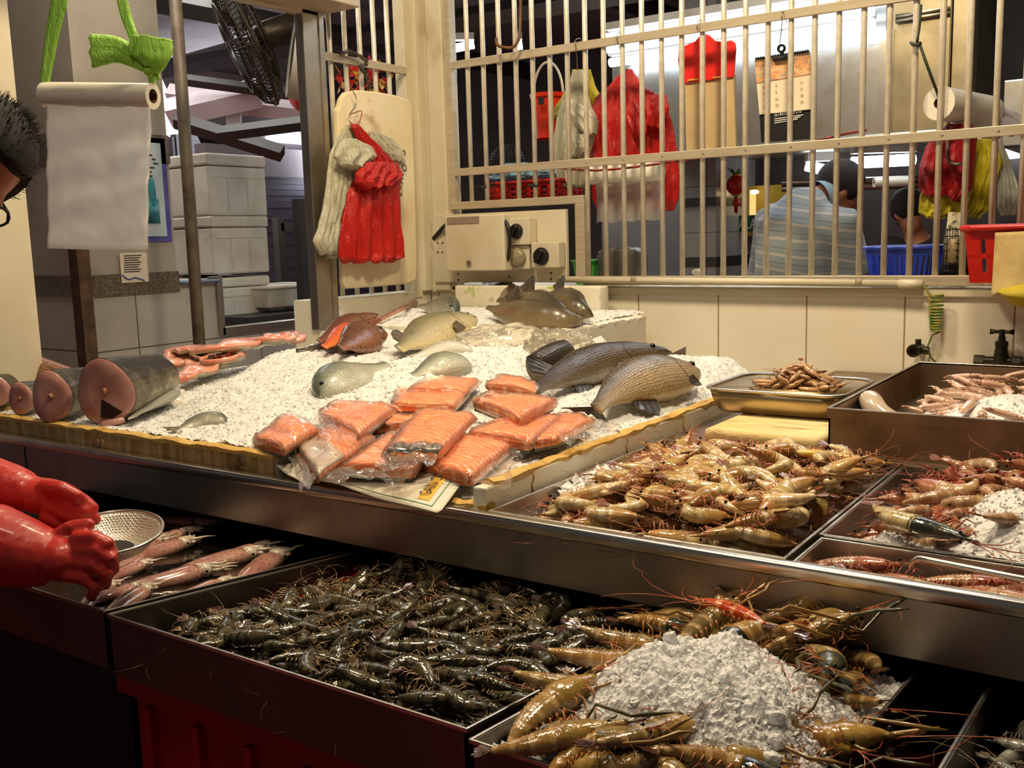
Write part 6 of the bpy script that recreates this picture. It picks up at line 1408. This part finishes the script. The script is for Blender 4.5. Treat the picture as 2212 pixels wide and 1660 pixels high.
MB().bx(-9.95,-9.9,a.y,c.y,a.z,c.z).build('daylight', M_sky, lv, smooth=False)
b = MB()
for k in range(5): zz = a.z+(c.z-a.z)*k/4; b.bx(-9.9,-9.8,a.y,c.y,zz-.03,zz+.03)
for k in range(4): yy = a.y+(c.y-a.y)*k/3; b.bx(-9.9,-9.82,yy-.04,yy+.04,a.z,c.z)
b.build('blade', M_beamd, lv, smooth=False)
a = P(580,306,x=-9.9); c = P(690,298,x=-9.9); MB().bx(-9.95,-9.88,a.y,c.y,a.z,c.z+.05).build('skylight_strip', M_sky, smooth=False, label='thin bright daylight strip above the far lintel', cat='skylight')
M_lav = pm('pale lavender beam', (206,192,196), (188,174,180), 2, .6)
for nm, p, q, w, m_, D in (('hall_beam',(365,205),(700,245),.16,M_lav,8.5),('hall_beam',(365,245),(560,200),.2,M_lav,8.2),('hall_beam',(505,205),(505,300),.14,M_lav,8.4),('hall_beam',(380,260),(610,332),.11,M_beamd,7.5),('hall_beam',(470,290),(690,262),.09,M_beamd,7.2),('hall_beam',(380,170),(640,205),.08,M_beamd,8),('hall_beam',(20,60),(100,68),.14,M_beamd,7),('hall_beam',(20,90),(105,175),.06,M_beam,6.8)):
    MB().tube([PD(*p, D), PD(*q, D)], w*.6, 4).build(nm, m_, smooth=False, label={(365,205):'long pale lavender roof beam far beyond the opening',(365,245):'pale lavender roof beam sloping up to the right behind the pole',(505,205):'short upright pale beam below the far roof',(380,260):'dark diagonal brace falling right before the louvres',(470,290):'dark brace rising right towards the shutter lintel',(380,170):'thin dark rail under the roof left of the fan',(20,60):'dark beam at the top left behind the post',(20,90):'thin slanted beam above the wall clock'}[p], cat='beam')
# left pillar with the clock
a = P(45,500,y=2.75); c = P(98,500,y=2.75)
struct('wall_pillar_far', MB().bx(a.x-.25, c.x+.02, 2.75, 3.15, 0, 3.6), M_pil); zz = P(75,372,y=2.75).z
struct('trim_16', MB().bx(a.x-.26, c.x+.03, 2.74, 3.16, zz, P(75,325,y=2.75).z), M_gran)
ck = P(70,237,y=2.70); r = size_at(48, ck); t = thing('wall_clock', 'round white wall clock on the far left pillar', 'clock', ck); R = Matrix.Rotation(PI/2, 3, 'X')
MB().lathe([(.001,.0),(r,.0),(r,.035),(r*.93,.04),(r*.9,.03)], 32, ck+Vector((0,.04,0)), rot=R).build('case', pm('pale green case', (170,176,150), (160,166,140), 5, .4), t, angle=40)
MB().lathe([(.001,.031),(r*.91,.031)], 32, ck+Vector((0,.04,0)), rot=R).build('dial', pm('clock dial', (226,224,214), rough=.5), t)
for a_, l in ((100, .55), (80, .75)): d = Vector((math.sin(math.radians(a_)), 0, math.cos(math.radians(a_)))); MB().tube([ck+Vector((0,.005,0)), ck+Vector((0,.005,0))+d*r*l], .006, 5).build('hand', M_black, t)
b = MB()
for k in range(12): d = Vector((math.sin(k*PI/6), 0, math.cos(k*PI/6))); b.tube([ck+Vector((0,.006,0))+d*r*.74, ck+Vector((0,.006,0))+d*r*.84], .005, 4)
b.build('hour_mark', M_black, t)
# counter with tubs behind the near left post
a = P(60,640,x=-4.6); c = P(168,640,x=-4.6); MB().bx(-5.2,-4.6,a.y-.4,c.y,0,a.z).build('tiled_counter', M_tile_p, smooth=False, label='white tiled counter behind the near left post', cat='counter')
c = P(104,628,x=-4.75); r = size_at(20, c); t = thing('white_pail', 'white pail on the tiled counter beside the red lidded jar', 'pail', (c.x, c.y, a.z)); h = size_at(44, c)
MB().lathe([(.001,0),(r*.75,0),(r,h),(r*1.06,h),(r*1.06,h-.02),(r*.95,h-.02),(r*.7,.01),(.001,.01)], 20, (c.x, c.y, a.z+.001)).build('pail_body', M_styro_w, t, angle=40)
c = P(141,628,x=-4.75); r = size_at(21, c); t = thing('lidded_jar', 'clear jar with a red lid on the tiled counter', 'jar', (c.x, c.y, a.z)); h = size_at(44, c)
MB().lathe([(.001,0),(r,.004),(r,h*.8),(r*.9,h*.84),(.001,h*.84)], 20, (c.x, c.y, a.z+.001)).build('jar_body', pm('cloudy jar', (160,140,120), (120,100,84), 20, .3), t, angle=40)
MB().lathe([(r*1.02,0),(r*1.02,h*.2),(.001,h*.2)], 20, (c.x, c.y, a.z+h*.82)).build('lid', M_hred, t, angle=40)
b = MB(); a_ = P(60,450,x=-4.5); c = P(98,370,x=-4.5)
for k in range(6): zz = a_.z+(c.z-a_.z)*k/5; b.tube([(-4.5,a_.y,zz),(-4.5,c.y,zz),(-4.8,c.y,zz),(-4.8,a_.y,zz)], .006, 4, closed=True)
for k in range(7): yy = a_.y+(c.y-a_.y)*k/6; b.tube([(-4.5,yy,a_.z),(-4.5,yy,c.z)], .005, 4)
b.build('wire_rack', M_black, label='black wire rack on the far left pillar under the clock', cat='rack')
a_ = P(52,545,x=-6.5); MB().bx(-6.6,-6.5,a_.y-.1,a_.y+.25,a_.z-.1,a_.z+.25).build('bright_doorway', M_sky, smooth=False, label='small bright daylight gap behind the near left post', cat='doorway')
# fans
M_cage = pm('dark brown fan cage', (52,44,34), (72,58,40), 20, .4, .5); M_blade = pm('grey fan blade', (70,64,54), (60,54,46), 5, .4)
fc = PD(536, 92, 5.0); ax = ((-RIGHT*.84-UP*.42)*.975-FWD*.18).normalized(); s = ax.orthogonal().normalized(); w = ax.cross(s); r = size_at(138, fc)
ft = thing('wall_fan', 'big dark caged fan tilted down at the top of the left opening', 'fan', fc)
prof = [(.12,.30),(.4,.29),(.7,.25),(.92,.14),(1,0),(.92,-.14),(.7,-.22),(.4,-.25),(.15,-.26)]
b = MB()
for q, z in prof: b.tube([fc+(s*math.cos(2*PI*k/40)+w*math.sin(2*PI*k/40))*r*q+ax*r*z for k in range(40)], .006 if q != 1 else .012, 4, closed=True)
b.build('cage_ring', M_cage, ft); b = MB()
for k in range(72): d = s*math.cos(2*PI*k/72)+w*math.sin(2*PI*k/72); b.tube([fc+d*r*q+ax*r*z for q, z in prof], .0034, 3)
b.build('cage_wire', M_cage, ft); b = MB()
for k in range(3):
    a_ = 2*PI*k/3; d = s*math.cos(a_)+w*math.sin(a_); e_ = -s*math.sin(a_)+w*math.cos(a_)
    b.fan(fc+d*r*.12-e_*r*.06, [fc+d*r*.5-e_*r*.3-ax*r*.07, fc+d*r*.86-e_*r*.26-ax*r*.07, fc+d*r*.9+e_*r*.1+ax*r*.07, fc+d*r*.5+e_*r*.16+ax*r*.05], fc+d*r*.12+e_*r*.06, ax*.006)
b.build('blade', M_blade, ft, smooth=False)
MB().tube([fc-ax*r*.15, fc-ax*r*.3, fc-ax*r*.75, fc-ax*r*.85], [r*.18,r*.22,r*.2,r*.1], 16).build('motor', M_cage, ft)
MB().tube([fc-ax*r*.6, fc-ax*r*.9+UP*.1, PD(700,-40,5.0)], .03, 8).build('bracket', M_cage, ft)
fc = PD(655, 132, 4.8); r = size_at(84, fc); ax2 = (-RIGHT*.93+UP*.1-FWD*.30).normalized(); q = ax2.to_track_quat('Z','Y').to_matrix(); t = thing('round_mirror', 'white rimmed dark disc beside the steel frame of the left opening', 'disc', fc)
MB().lathe([(r*.88,.05),(r*.97,.06),(r,.04),(r,.0),(r*.9,-.02),(.001,-.03)], 36, fc, rot=q).build('white_rim', M_styro_w, t, angle=40); MB().lathe([(.001,.03),(r*.9,.045)], 36, fc, rot=q).build('dark_face', M_black, t)
# ------------------------------------------------------------------ bag roll hanging from green plastic strips
M_grs = bagmat('bright green plastic strip', (186,236,104), (160,218,78), .5); M_filmw = film('milky bag sheet', (250,250,250), .7, .4, .2, 26, .5)
a = PD(97, 205, 2.35); e = PD(331, 208, 2.28)
def hs(u, v): p = PD(97+228*v, 222, 2.33-.06*v).lerp(PD(106+214*v, 538+2*v, 2.31-.06*v), u); return p+FWD*(.007*math.sin(v*7+u*5)*u+.003*math.sin(u*24+v*3)+.004*fbm(u*5, v*4))+RIGHT*(.0015*math.sin(u*9))
film_roll('white roll of produce bags with one sheet pulled down, at the upper left', a, e, size_at(27, a), hs, M_filmw, .55)
def strip(pts, w, seed):
    c = catmull(pts, 24); rs = []
    for i, p in enumerate(c):
        u = i/24; d = (c[min(i+1,24)]-c[max(i-1,0)]).normalized(); s = d.cross(FWD).normalized(); ww = w(u); K = 14
        rs.append([p+s*(math.cos(2*PI*k/K)*ww)+FWD*(math.sin(2*PI*k/K)*ww*.28*(1+.8*math.sin(6*2*PI*k/K+seed))) for k in range(K)])
    return MB().rings(rs)
D = 2.34
strip([PD(150,-180,D), PD(128,0,D), PD(112,80,D), PD(97,178,D), PD(99,205,D)], lambda u: .022*(1-.55*u**2), 1).build('plastic_strip', M_grs, label='left green plastic strip holding up the produce bag roll', cat='strip')
t = thing('plastic_strip', 'right green plastic strip with a big knotted bow', 'strip', PD(325,160,D-.05))
strip([PD(235,-180,D-.05), PD(264,0,D-.05), PD(285,70,D-.05), PD(318,150,D-.05)], lambda u: .016*(1-.4*u), 2).build('long_strip', M_grs, t)
strip([PD(322,154,D-.06), PD(290,128,D-.07), PD(250,108,D-.07), PD(198,110,D-.07)], lambda u: .006+.034*u**.7, 3).build('bow_tail', M_grs, t)
strip([PD(322,154,D-.06), PD(322,132,D-.08), PD(325,108,D-.08), PD(328,82,D-.08)], lambda u: .007+.044*math.sin(PI*min(.62, .08+u*.6)), 4).build('bow_loop', M_grs, t)
strip([PD(322,154,D-.06), PD(328,176,D-.05), PD(332,186,D-.05), PD(329,200,D-.05)], lambda u: .007, 5).build('tie_end', M_grs, t); strip([PD(322,154,D-.06), PD(336,162,D-.06), PD(343,172,D-.06)], lambda u: .006, 6).build('tie_end', M_grs, t)
MB().ell(PD(322,154,D-.065), (.013,.013,.012), 12, 8).build('knot', M_grs, t)
# ------------------------------------------------------------------ red crates under the front trays
M_crate = pm('red crate plastic', (170,22,14), (140,16,10), 5, .4)
def crate_red(label, x0, x1, y0, y1, z0, z1):
    t = thing('red_crate', label, 'crate', ((x0+x1)/2, (y0+y1)/2, z0))
    MB().bx(x0, x1, y0, y0+.02, z0, z1).bx(x0, x1, y1-.02, y1, z0, z1).bx(x0, x0+.02, y0, y1, z0, z1).bx(x1-.02, x1, y0, y1, z0, z1).bx(x0, x1, y0, y1, z0, z0+.02).build('crate_wall', M_crate, t, smooth=False)
    b = MB()
    for k in range(6): xx = x0+(x1-x0)*(k+.5)/6; b.bx(xx-.008, xx+.008, y0-.012, y0, z0+.02, z1-.05)
    b.bx(x0-.01, x1+.01, y0-.014, y0+.005, z1-.035, z1); b.build('rib', M_crate, t, smooth=False)
crate_red('red plastic crate under the tiger shrimp tray', -1.40, -.69, .90, 1.5, .43, .825); crate_red('lower red plastic crate under the tiger shrimp tray', -1.40, -.69, .90, 1.5, 0, .425)
crate_red('red plastic crate under the river prawn tray and the gap', -.67, -.1, .88, 1.5, .0, .72)
q = P(1990, 1652, z=.74); MB().ell(q, (.022,.018,.016), 12, 8).build('red_lump', M_redpl, label='small shiny red lump in the dark gap between the front trays', cat='lump')  # plain red lump in the gap, its kind not known
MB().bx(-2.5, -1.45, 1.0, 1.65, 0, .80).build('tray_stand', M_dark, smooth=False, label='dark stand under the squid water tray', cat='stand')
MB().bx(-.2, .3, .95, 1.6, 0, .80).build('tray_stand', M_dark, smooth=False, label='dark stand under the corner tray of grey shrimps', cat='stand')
# ------------------------------------------------------------------ people
M_skin = pm('skin', (176,116,84), (160,100,72), 14, .5, bump=.08, sss=.08, sscale=.01); M_hair = pm('short black hair', (16,13,12), (40,34,30), 500, .7, bump=1, bsc=900, bd=.004)
M_glove = NT('red rubber glove'); _v = M_glove.coord('Object'); _n = M_glove.noise(_v, 9, 4); M_glove = M_glove.done(M_glove.pr(M_glove.ramp(_n, [(.3,(172,36,30)),(.7,(196,54,44))]), .42, 0, M_glove.bump(M_glove.noise(_v, 15, 3, .5, .6), .5, .014), coat=.2))
def head(b, c, f, up, R, k=1.0):
    """head with jaw, nose, ears and brow; c centre, f facing, up crown direction"""
    f = f.normalized(); up = (up-f*up.dot(f)).normalized(); s = f.cross(up); M3 = Matrix((s, f, up)).transposed()
    E = lambda o, r: b.ell(c+s*o[0]*k+f*o[1]*k+up*o[2]*k, (r[0]*k, r[1]*k, r[2]*k), 14, 10, rot=M3)
    E((0,-.012,.035), (.076,.095,.088)); E((0,.022,-.04), (.06,.066,.078)); E((0,.045,-.085), (.038,.038,.03)); E((0,.094,-.018), (.014,.02,.026)); E((0,.088,-.055), (.026,.012,.01))
    for q in (-1, 1): E((.078*q,-.005,-.01), (.01,.018,.032)); E((.03*q,.078,.014), (.026,.016,.01))
    return s, f, up
def face(t, c, s, f, up, k=1.0):
    b = MB(); 
    for q in (-1, 1): b.ell(c+s*.031*q*k+f*.08*k+up*.004*k, (.012*k,)*3, 10, 8)
    b.build('eye', M_eye, t); MB().tube([c+s*x*k+f*(.094-.18*abs(x))*k-up*.055*k for x in (-.024,-.01,.01,.024)], .004*k, 6).build('mouth', pm('lips', (150,84,74), rough=.5), t)
def hair(t, c, s, f, up, k=1.0, low=-.05):
    b = MB(); M3 = Matrix((s, f, up)).transposed(); b.ell((0,0,0), (1,1,1), 40, 26); out = []
    for v in b.v:
        kk = 1+.012*fbm(v.x*16, v.y*16, v.z*16, 2); p = Vector((v.x*.084*kk, v.y*.102*kk-.016, v.z*.097*kk+.036))
        if p.z < low+max(0, p.y)*1.15: p = Vector((p.x*.72, p.y*.72, max(p.z, low)*.9))
        if p.y > .055 and p.z < .075: p = p*.8
        out.append(c+(s*p.x+f*p.y+up*p.z)*k)
    b.v = out; rr = random.Random(2); n0 = len(out)
    for _ in range(1500 if k > 1.045 else 0):
        i = rr.randrange(n0); p = out[i]; n_ = (p-c).normalized()
        if (p-c).length < .082: continue
        p = p+Vector((rr.uniform(-.006,.006), rr.uniform(-.006,.006), rr.uniform(-.006,.006))); b.tube([p-n_*.004, p+n_*.009+Vector((rr.uniform(-.004,.004), rr.uniform(-.004,.004), rr.uniform(-.004,.004)))], [.0011,.0003], 3)
    return b.build('hair', M_hair, t)
# --- man in the striped shirt seen from behind
Y = 4.22; M_ = lambda px, py, dy=0: P(px, py, y=Y+dy)
t = thing('person', 'man in a blue grey striped polo shirt bending forward, seen from behind the bars', 'person', (M_(1715,600).x, Y, 0))
pel = M_(1712, 700); ch = M_(1715, 500); nk = M_(1772, 428, .12); hc = M_(1815, 415, .2)
shL = M_(1672, 480, .03); shR = M_(1822, 490, .06); elL = M_(1646, 650, .12); elR = M_(1846, 640, .14); hnL = elL+Vector((.12,.3,.02)); hnR = elR+Vector((-.1,.3,.0))
b = MB(); b.tube([nk-(hc-nk)*.3, nk, hc], [.06,.056,.055], 12)
f = Vector((.75,.55,-.45)).normalized(); up = Vector((.30,.2,.93)); s_, f_, u_ = head(b, hc, f, up, .1)
b.tube([pel, ch, nk], [.16,.17,.07], 16, flat=.7)
for a, e, h in ((shL, elL, hnL), (shR, elR, hnR)): b.tube([ch.lerp(a,.4), a, a.lerp(e,.5), e, e.lerp(h,.5), h], [.07,.06,.052,.044,.04,.03], 12); b.ell(h+(h-e).normalized()*.05, (.04,.05,.025), 10, 8)
for q in (-1, 1): hp = pel+Vector((.1*q,0,-.05)); b.tube([hp, (hp.x,hp.y,.5), (hp.x,hp.y,.09)], [.1,.07,.05], 12); b.ell((hp.x,hp.y+.07,.045), (.05,.13,.045), 10, 8)
b.build('body', M_skin, t, remesh=.014, smooth_it=5); hair(t, hc, s_, f_, u_, 1.04, -.07); face(t, hc, s_, f_, u_)
N = NT('striped polo'); tc = N.n('ShaderNodeTexCoord'); sp = N.n('ShaderNodeSeparateXYZ'); N.l(tc.outputs['Object'], sp.inputs[0])
zc = N.math('ADD', N.math('ADD', sp.outputs[2], N.math('MULTIPLY', sp.outputs[0], .16)), N.math('MULTIPLY', N.noise(tc.outputs['Object'], 3, 2), .05)); fr = N.math('FRACT', N.math('MULTIPLY', zc, 16))
def bnd(lo, hi): return N.math('MULTIPLY', N.math('GREATER_THAN', fr, lo), N.math('LESS_THAN', fr, hi))
col = N.mix(bnd(.10,.135), (136,146,152), (220,216,206)); col = N.mix(bnd(.135,.16), col, (150,96,80)); col = N.mix(bnd(.185,.22), col, (220,216,206)); col = N.mix(bnd(.60,.63), col, (70,70,74))
M_polo = N.done(N.pr(col, .8, 0, N.bump(N.noise(tc.outputs['Object'], 7, 3), .4, .03), sheen=.2))
b = MB(); b.tube([pel+Vector((0,0,-.08)), pel, pel.lerp(ch,.5), ch, ch.lerp(nk,.55), nk+Vector((0,0,-.02))], [.2,.205,.215,.215,.15,.085], 20, flat=.72)
for a, e in ((shL, elL), (shR, elR)): b.tube([ch.lerp(a,.35), a, a.lerp(e,.4), a.lerp(e,.72)], [.11,.092,.082,.084], 14)
b.ell(ch.lerp(shL,.7), (.12,.1,.1)); b.ell(ch.lerp(shR,.7), (.12,.1,.1))
b.build('polo_shirt', M_polo, t, remesh=.014, smooth_it=8)
MB().lathe([(.075,-.02),(.07,.025),(.062,.03),(.06,-.01)], 20, nk+(hc-nk)*.12, rot=(hc-nk).to_track_quat('Z','Y').to_matrix()).build('collar', pm('pale blue collar', (150,176,196), (140,166,186), 5, .8), t, angle=40)
b = MB(); b.tube([pel+Vector((0,0,-.02)), pel+Vector((0,0,-.12))], [.19,.19], 16, flat=.75)
for q in (-1, 1): b.tube([pel+Vector((.1*q,0,-.08)), (pel.x+.1*q, pel.y, .5), (pel.x+.1*q, pel.y, .1)], [.12,.09,.08], 14)
b.build('trousers', M_dark, t, remesh=.02)
# --- dim worker deeper in the kitchen
Y = 5.9; t = thing('person', 'dim dark haired worker bending down beyond the blue basket', 'person', (P(1985,560,y=Y).x, Y, 0))
hc = P(1962,460,y=Y); ch = P(1995,560,y=Y+.1); pel = P(2000,680,y=Y+.25); b = MB(); s_, f_, u_ = head(b, hc, Vector((-.35,.6,-.6)), Vector((-.4,.3,.8)), .1)
b.tube([hc, hc.lerp(ch,.5), ch, pel], [.055,.06,.15,.15], 14)
for q in (-1, 1):
    a = ch+Vector((.18*q,-.02,.08)); e = a+Vector((.04*q,-.12,-.26)); h = e+Vector((-.1*q,-.22,-.02)); b.tube([ch, a, e, h], [.08,.06,.045,.03], 10); b.ell(h, (.035,.05,.025), 8, 6)
    hp = pel+Vector((.09*q,0,0)); b.tube([hp, (hp.x,hp.y,.5), (hp.x,hp.y,.08)], [.1,.07,.05], 10); b.ell((hp.x,hp.y-.06,.045), (.05,.12,.045), 8, 6)
b.build('body', M_skin, t, remesh=.016, smooth_it=5); hair(t, hc, s_, f_, u_, 1.04, -.06); face(t, hc, s_, f_, u_)
b = MB(); b.tube([ch.lerp(hc,.42), ch, pel], [.1,.19,.18], 16, flat=.8)
for q in (-1, 1): a = ch+Vector((.18*q,-.02,.08)); e = a+Vector((.04*q,-.12,-.26)); b.tube([ch, a, a.lerp(e,.6)], [.1,.085,.075], 12)
b.build('dark_shirt', M_dark, t, remesh=.018)
b = MB(); b.tube([pel+Vector((0,0,.03)), pel-Vector((0,0,.08))], .18, 14, flat=.8)
for q in (-1, 1): b.tube([pel+Vector((.09*q,0,-.05)), (pel.x+.09*q, pel.y, .09)], [.12,.08], 12)
b.build('trousers', M_dark, t, remesh=.02)
# --- person at the left edge with red rubber gloves
hc = PD(-84, 362, 1.72); foot = Vector((-2.12, .50, 0)); t = thing('person', 'short haired person with glasses and red rubber gloves at the left edge', 'person', foot)
ch = Vector((-2.06, .70, 1.36)); pel = Vector((-2.12, .52, .96)); nk = ch.lerp(hc, .62)
b = MB(); f = (RIGHT*.55-UP*.72-FWD*.42).normalized(); up = (RIGHT*.55+UP*.72+FWD*.2); s_, f_, u_ = head(b, hc, f, up, .1)
b.tube([pel, pel.lerp(ch,.5), ch, nk, hc-u_*.04], [.15,.15,.16,.062,.058], 16, flat=.75)
LH = [PD(-130,1150,1.70), PD(0,1182,1.70), PD(70,1196,1.70)]; RH = [PD(-130,1010,1.84), PD(-10,1048,1.83), PD(50,1064,1.82)]
shA = ch+Vector((.16,-.10,.10)); shB = ch+Vector((.02,.2,.12))
for a, hd in ((shA, LH), (shB, RH)): b.tube([ch.lerp(a,.4), a, a.lerp(hd[0],.5), hd[0], hd[1], hd[2]], [.075,.062,.052,.046,.04,.03], 12)
for q in (-1, 1): hp = pel+Vector((.1*q,0,-.03)); b.tube([hp, (hp.x,hp.y-.02,.5), (hp.x,hp.y,.09)], [.1,.07,.05], 12); b.ell((hp.x,hp.y+.07,.045), (.05,.13,.045), 10, 8)
b.build('body', M_skin, t, remesh=.012, smooth_it=5); hair(t, hc, s_, f_, u_, 1.05, -.055); face(t, hc, s_, f_, u_)
gl = MB()
for q in (-1, 1): gl.tube([hc+s_*(.033*q+.026*math.cos(2*PI*k/16))+f_*.105+u_*(.004+.019*math.sin(2*PI*k/16)) for k in range(16)], .0025, 5, closed=True); gl.tube([hc+s_*.06*q+f_*.104+u_*.008, hc+s_*.083*q+f_*.06+u_*.01, hc+s_*.086*q-f_*.02+u_*.004, hc+s_*.082*q-f_*.045-u_*.025], .0026, 5)
gl.tube([hc+s_*-.008+f_*.107+u_*.008, hc+s_*.008+f_*.107+u_*.008], .0022, 5); gl.build('glasses', M_black, t)
b = MB(); b.tube([pel-Vector((0,0,.06)), pel.lerp(ch,.5), ch, ch.lerp(nk,.6)], [.19,.195,.2,.1], 18, flat=.75)
for a, hd in ((shA, LH), (shB, RH)): b.tube([ch.lerp(a,.35), a, a.lerp(hd[0],.45)], [.11,.09,.08], 14)
M_shirt = pm('dark grey shirt', (52,54,60), (44,46,52), 8, .85); b.build('shirt', M_shirt, t, remesh=.016)
b = MB(); b.tube([pel+Vector((0,0,.02)), pel-Vector((0,0,.1))], .185, 16, flat=.8)
for q in (-1, 1): b.tube([pel+Vector((.1*q,0,-.06)), (pel.x+.1*q, pel.y-.02, .5), (pel.x+.1*q, pel.y, .1)], [.12,.09,.08], 14)
b.build('trousers', M_dark, t, remesh=.02)
def glove(arm, rad, palm, pr, fingers, thumb, nm):
    b = MB(); b.tube(arm, rad, 18); b.ell(palm, pr, 14, 10); b.tube([arm[-2], palm], [rad[-2]*.95, pr[0]*.8], 14)
    for fg in fingers: b.tube([PD(*p) for p in fg], [.0135,.0128,.012,.0105], 10); b.ell(PD(*fg[-1]), (.0108,)*3, 8, 6); b.ell(PD(*fg[1]), (.0138,)*3, 8, 6)
    b.tube([PD(*p) for p in thumb], [.016,.014,.0115], 10); b.ell(PD(*thumb[-1]), (.0118,)*3, 8, 6)
    return b.build(nm, M_glove, t, remesh=.0042, smooth_it=3)
glove(catmull([PD(-180,1120,1.70), PD(-90,1152,1.70), PD(0,1180,1.69), PD(70,1200,1.685), PD(112,1206,1.682)], 9), [.075,.073,.07,.07,.066,.068,.064,.06,.054,.046], PD(138,1207,1.678), (.044,.044,.04),
  [[(160,1164,1.668),(204,1162,1.65),(234,1175,1.645),(243,1198,1.662)], [(164,1190,1.66),(210,1190,1.642),(240,1206,1.64),(246,1230,1.657)], [(158,1216,1.655),(202,1220,1.64),(230,1238,1.64),(228,1262,1.657)], [(144,1242,1.655),(184,1250,1.645),(208,1267,1.645),(198,1288,1.66)]],
  [(112,1170,1.685),(154,1141,1.68),(192,1134,1.68)], 'left_glove')
glove(catmull([PD(-180,1000,1.86), PD(-90,1026,1.85), PD(0,1050,1.83), PD(52,1064,1.82)], 8), [.066,.064,.060,.058,.052,.05,.048,.045,.04], PD(86,1072,1.818), (.038,.038,.034),
  [[(108,1048,1.81),(148,1062,1.798),(182,1082,1.797),(202,1098,1.80)], [(110,1071,1.80),(150,1088,1.79),(186,1106,1.79),(206,1122,1.80)], [(104,1094,1.80),(142,1111,1.79),(174,1128,1.79),(192,1142,1.80)], [(92,1113,1.80),(124,1131,1.795),(150,1146,1.795),(166,1158,1.80)]],
  [(92,1050,1.80),(134,1056,1.782),(168,1072,1.78)], 'right_glove')
# metal bowl in the gloved hands
c = PD(238, 1154, 1.74); ax = (Vector((0,0,1))*.985-FWD*.17+RIGHT*.03).normalized(); q = ax.to_track_quat('Z','Y').to_matrix(); r = .088
bt = thing('metal_bowl', 'bright perforated metal bowl held over the squid by red gloves', 'bowl', c)
N = NT('perforated bright metal'); vo = N.n('ShaderNodeTexVoronoi'); vo.inputs['Scale'].default_value = 240; vo.inputs['Randomness'].default_value = .1; N.l(N.coord('Object'), vo.inputs['Vector'])
M_perf = N.done(N.pr(N.ramp(vo.outputs['Distance'], [(.15,(110,102,86)),(.32,(226,218,200))]), .28, .6, N.bump(vo.outputs['Distance'], .5, .003)))
MB().lathe([(.001,-.034),(r*.45,-.034),(r*.7,-.026),(r*.92,-.006),(r,.002),(r*.985,.004),(r*.9,-.003),(r*.68,-.023),(r*.44,-.031),(.001,-.031)], 44, c, rot=q).build('perforated_bowl', M_perf, bt)
MB().tube([c+q @ Vector((math.cos(2*PI*k/44)*r*1.0, math.sin(2*PI*k/44)*r*1.0, .003)) for k in range(44)], .0032, 6, closed=True).build('rim', M_rim, bt)
MB().lathe([(.001,-.030),(r*.42,-.0305)], 24, c, rot=q).build('bowl_base', M_dark, bt)
# ------------------------------------------------------------------ light
def area(name, loc, target, size, power, color, shape='DISK'):
    l = bpy.data.lights.new(name, 'AREA'); l.energy = power; l.color = color; l.shape = shape; l.size = size
    o = bpy.data.objects.new(name, l); COL.objects.link(o); o.location = loc
    o.rotation_euler = (Vector(target)-Vector(loc)).to_track_quat('-Z', 'Y').to_euler(); return o
WARM = (1.0, .805, .525)
area('pendant light', (-1.9, 2.1, 3.5), (-1.7, 2.3, 1), .4, 50, WARM)
area('pendant light', (-.6, 2.1, 3.5), (-.6, 2.5, 1), .4, 52, WARM)
area('pendant light', (-1.2, .4, 3.3), (-1.1, 1.2, .9), .4, 13, (1, .82, .6))
w = bpy.data.worlds.new('market hall'); scene.world = w; w.use_nodes = True
w.node_tree.nodes['Background'].inputs[0].default_value = (.55, .6, .68, 1); w.node_tree.nodes['Background'].inputs[1].default_value = .10
scene.view_settings.view_transform = 'Standard'; scene.view_settings.look = 'None'; scene.view_settings.gamma = 1
scene.view_settings.use_curve_mapping = False; scene.view_settings.exposure = 0
area('hall fill', (-6.2, 4.2, 3.5), (-6.2, 4.2, 0), 2.5, 110, (1, .97, .93), 'SQUARE')  # added area light that brightens the hall left of the stall
area('hall daylight', (-9.0, 7.5, 3.2), (-9.5, 4, 1.5), 2.5, 130, (.85, .86, 1.0), 'SQUARE')
area('kitchen light', (-1.2, 4.9, 3.4), (-1.2, 4.9, 0), 1.4, 45, (.9, .96, 1.0), 'SQUARE')
for loc, e in (((-4.2, 6.2, 2.3), 26), ((-7.5, 3.2, 2.2), 30)):
    l = bpy.data.lights.new('ceiling fill', 'POINT'); l.energy = e; l.color = (1, .9, .78); l.shadow_soft_size = .3; o = bpy.data.objects.new('ceiling fill', l); COL.objects.link(o); o.location = loc  # added fill lights that lift the dark hall ceiling and beams

area('pillar fill', (-3.45, 2.3, 3.5), (-3.9, 2.6, 1.2), .6, 16, (1, .94, .84))  # added fill that brightens the tiled pillar across the passage
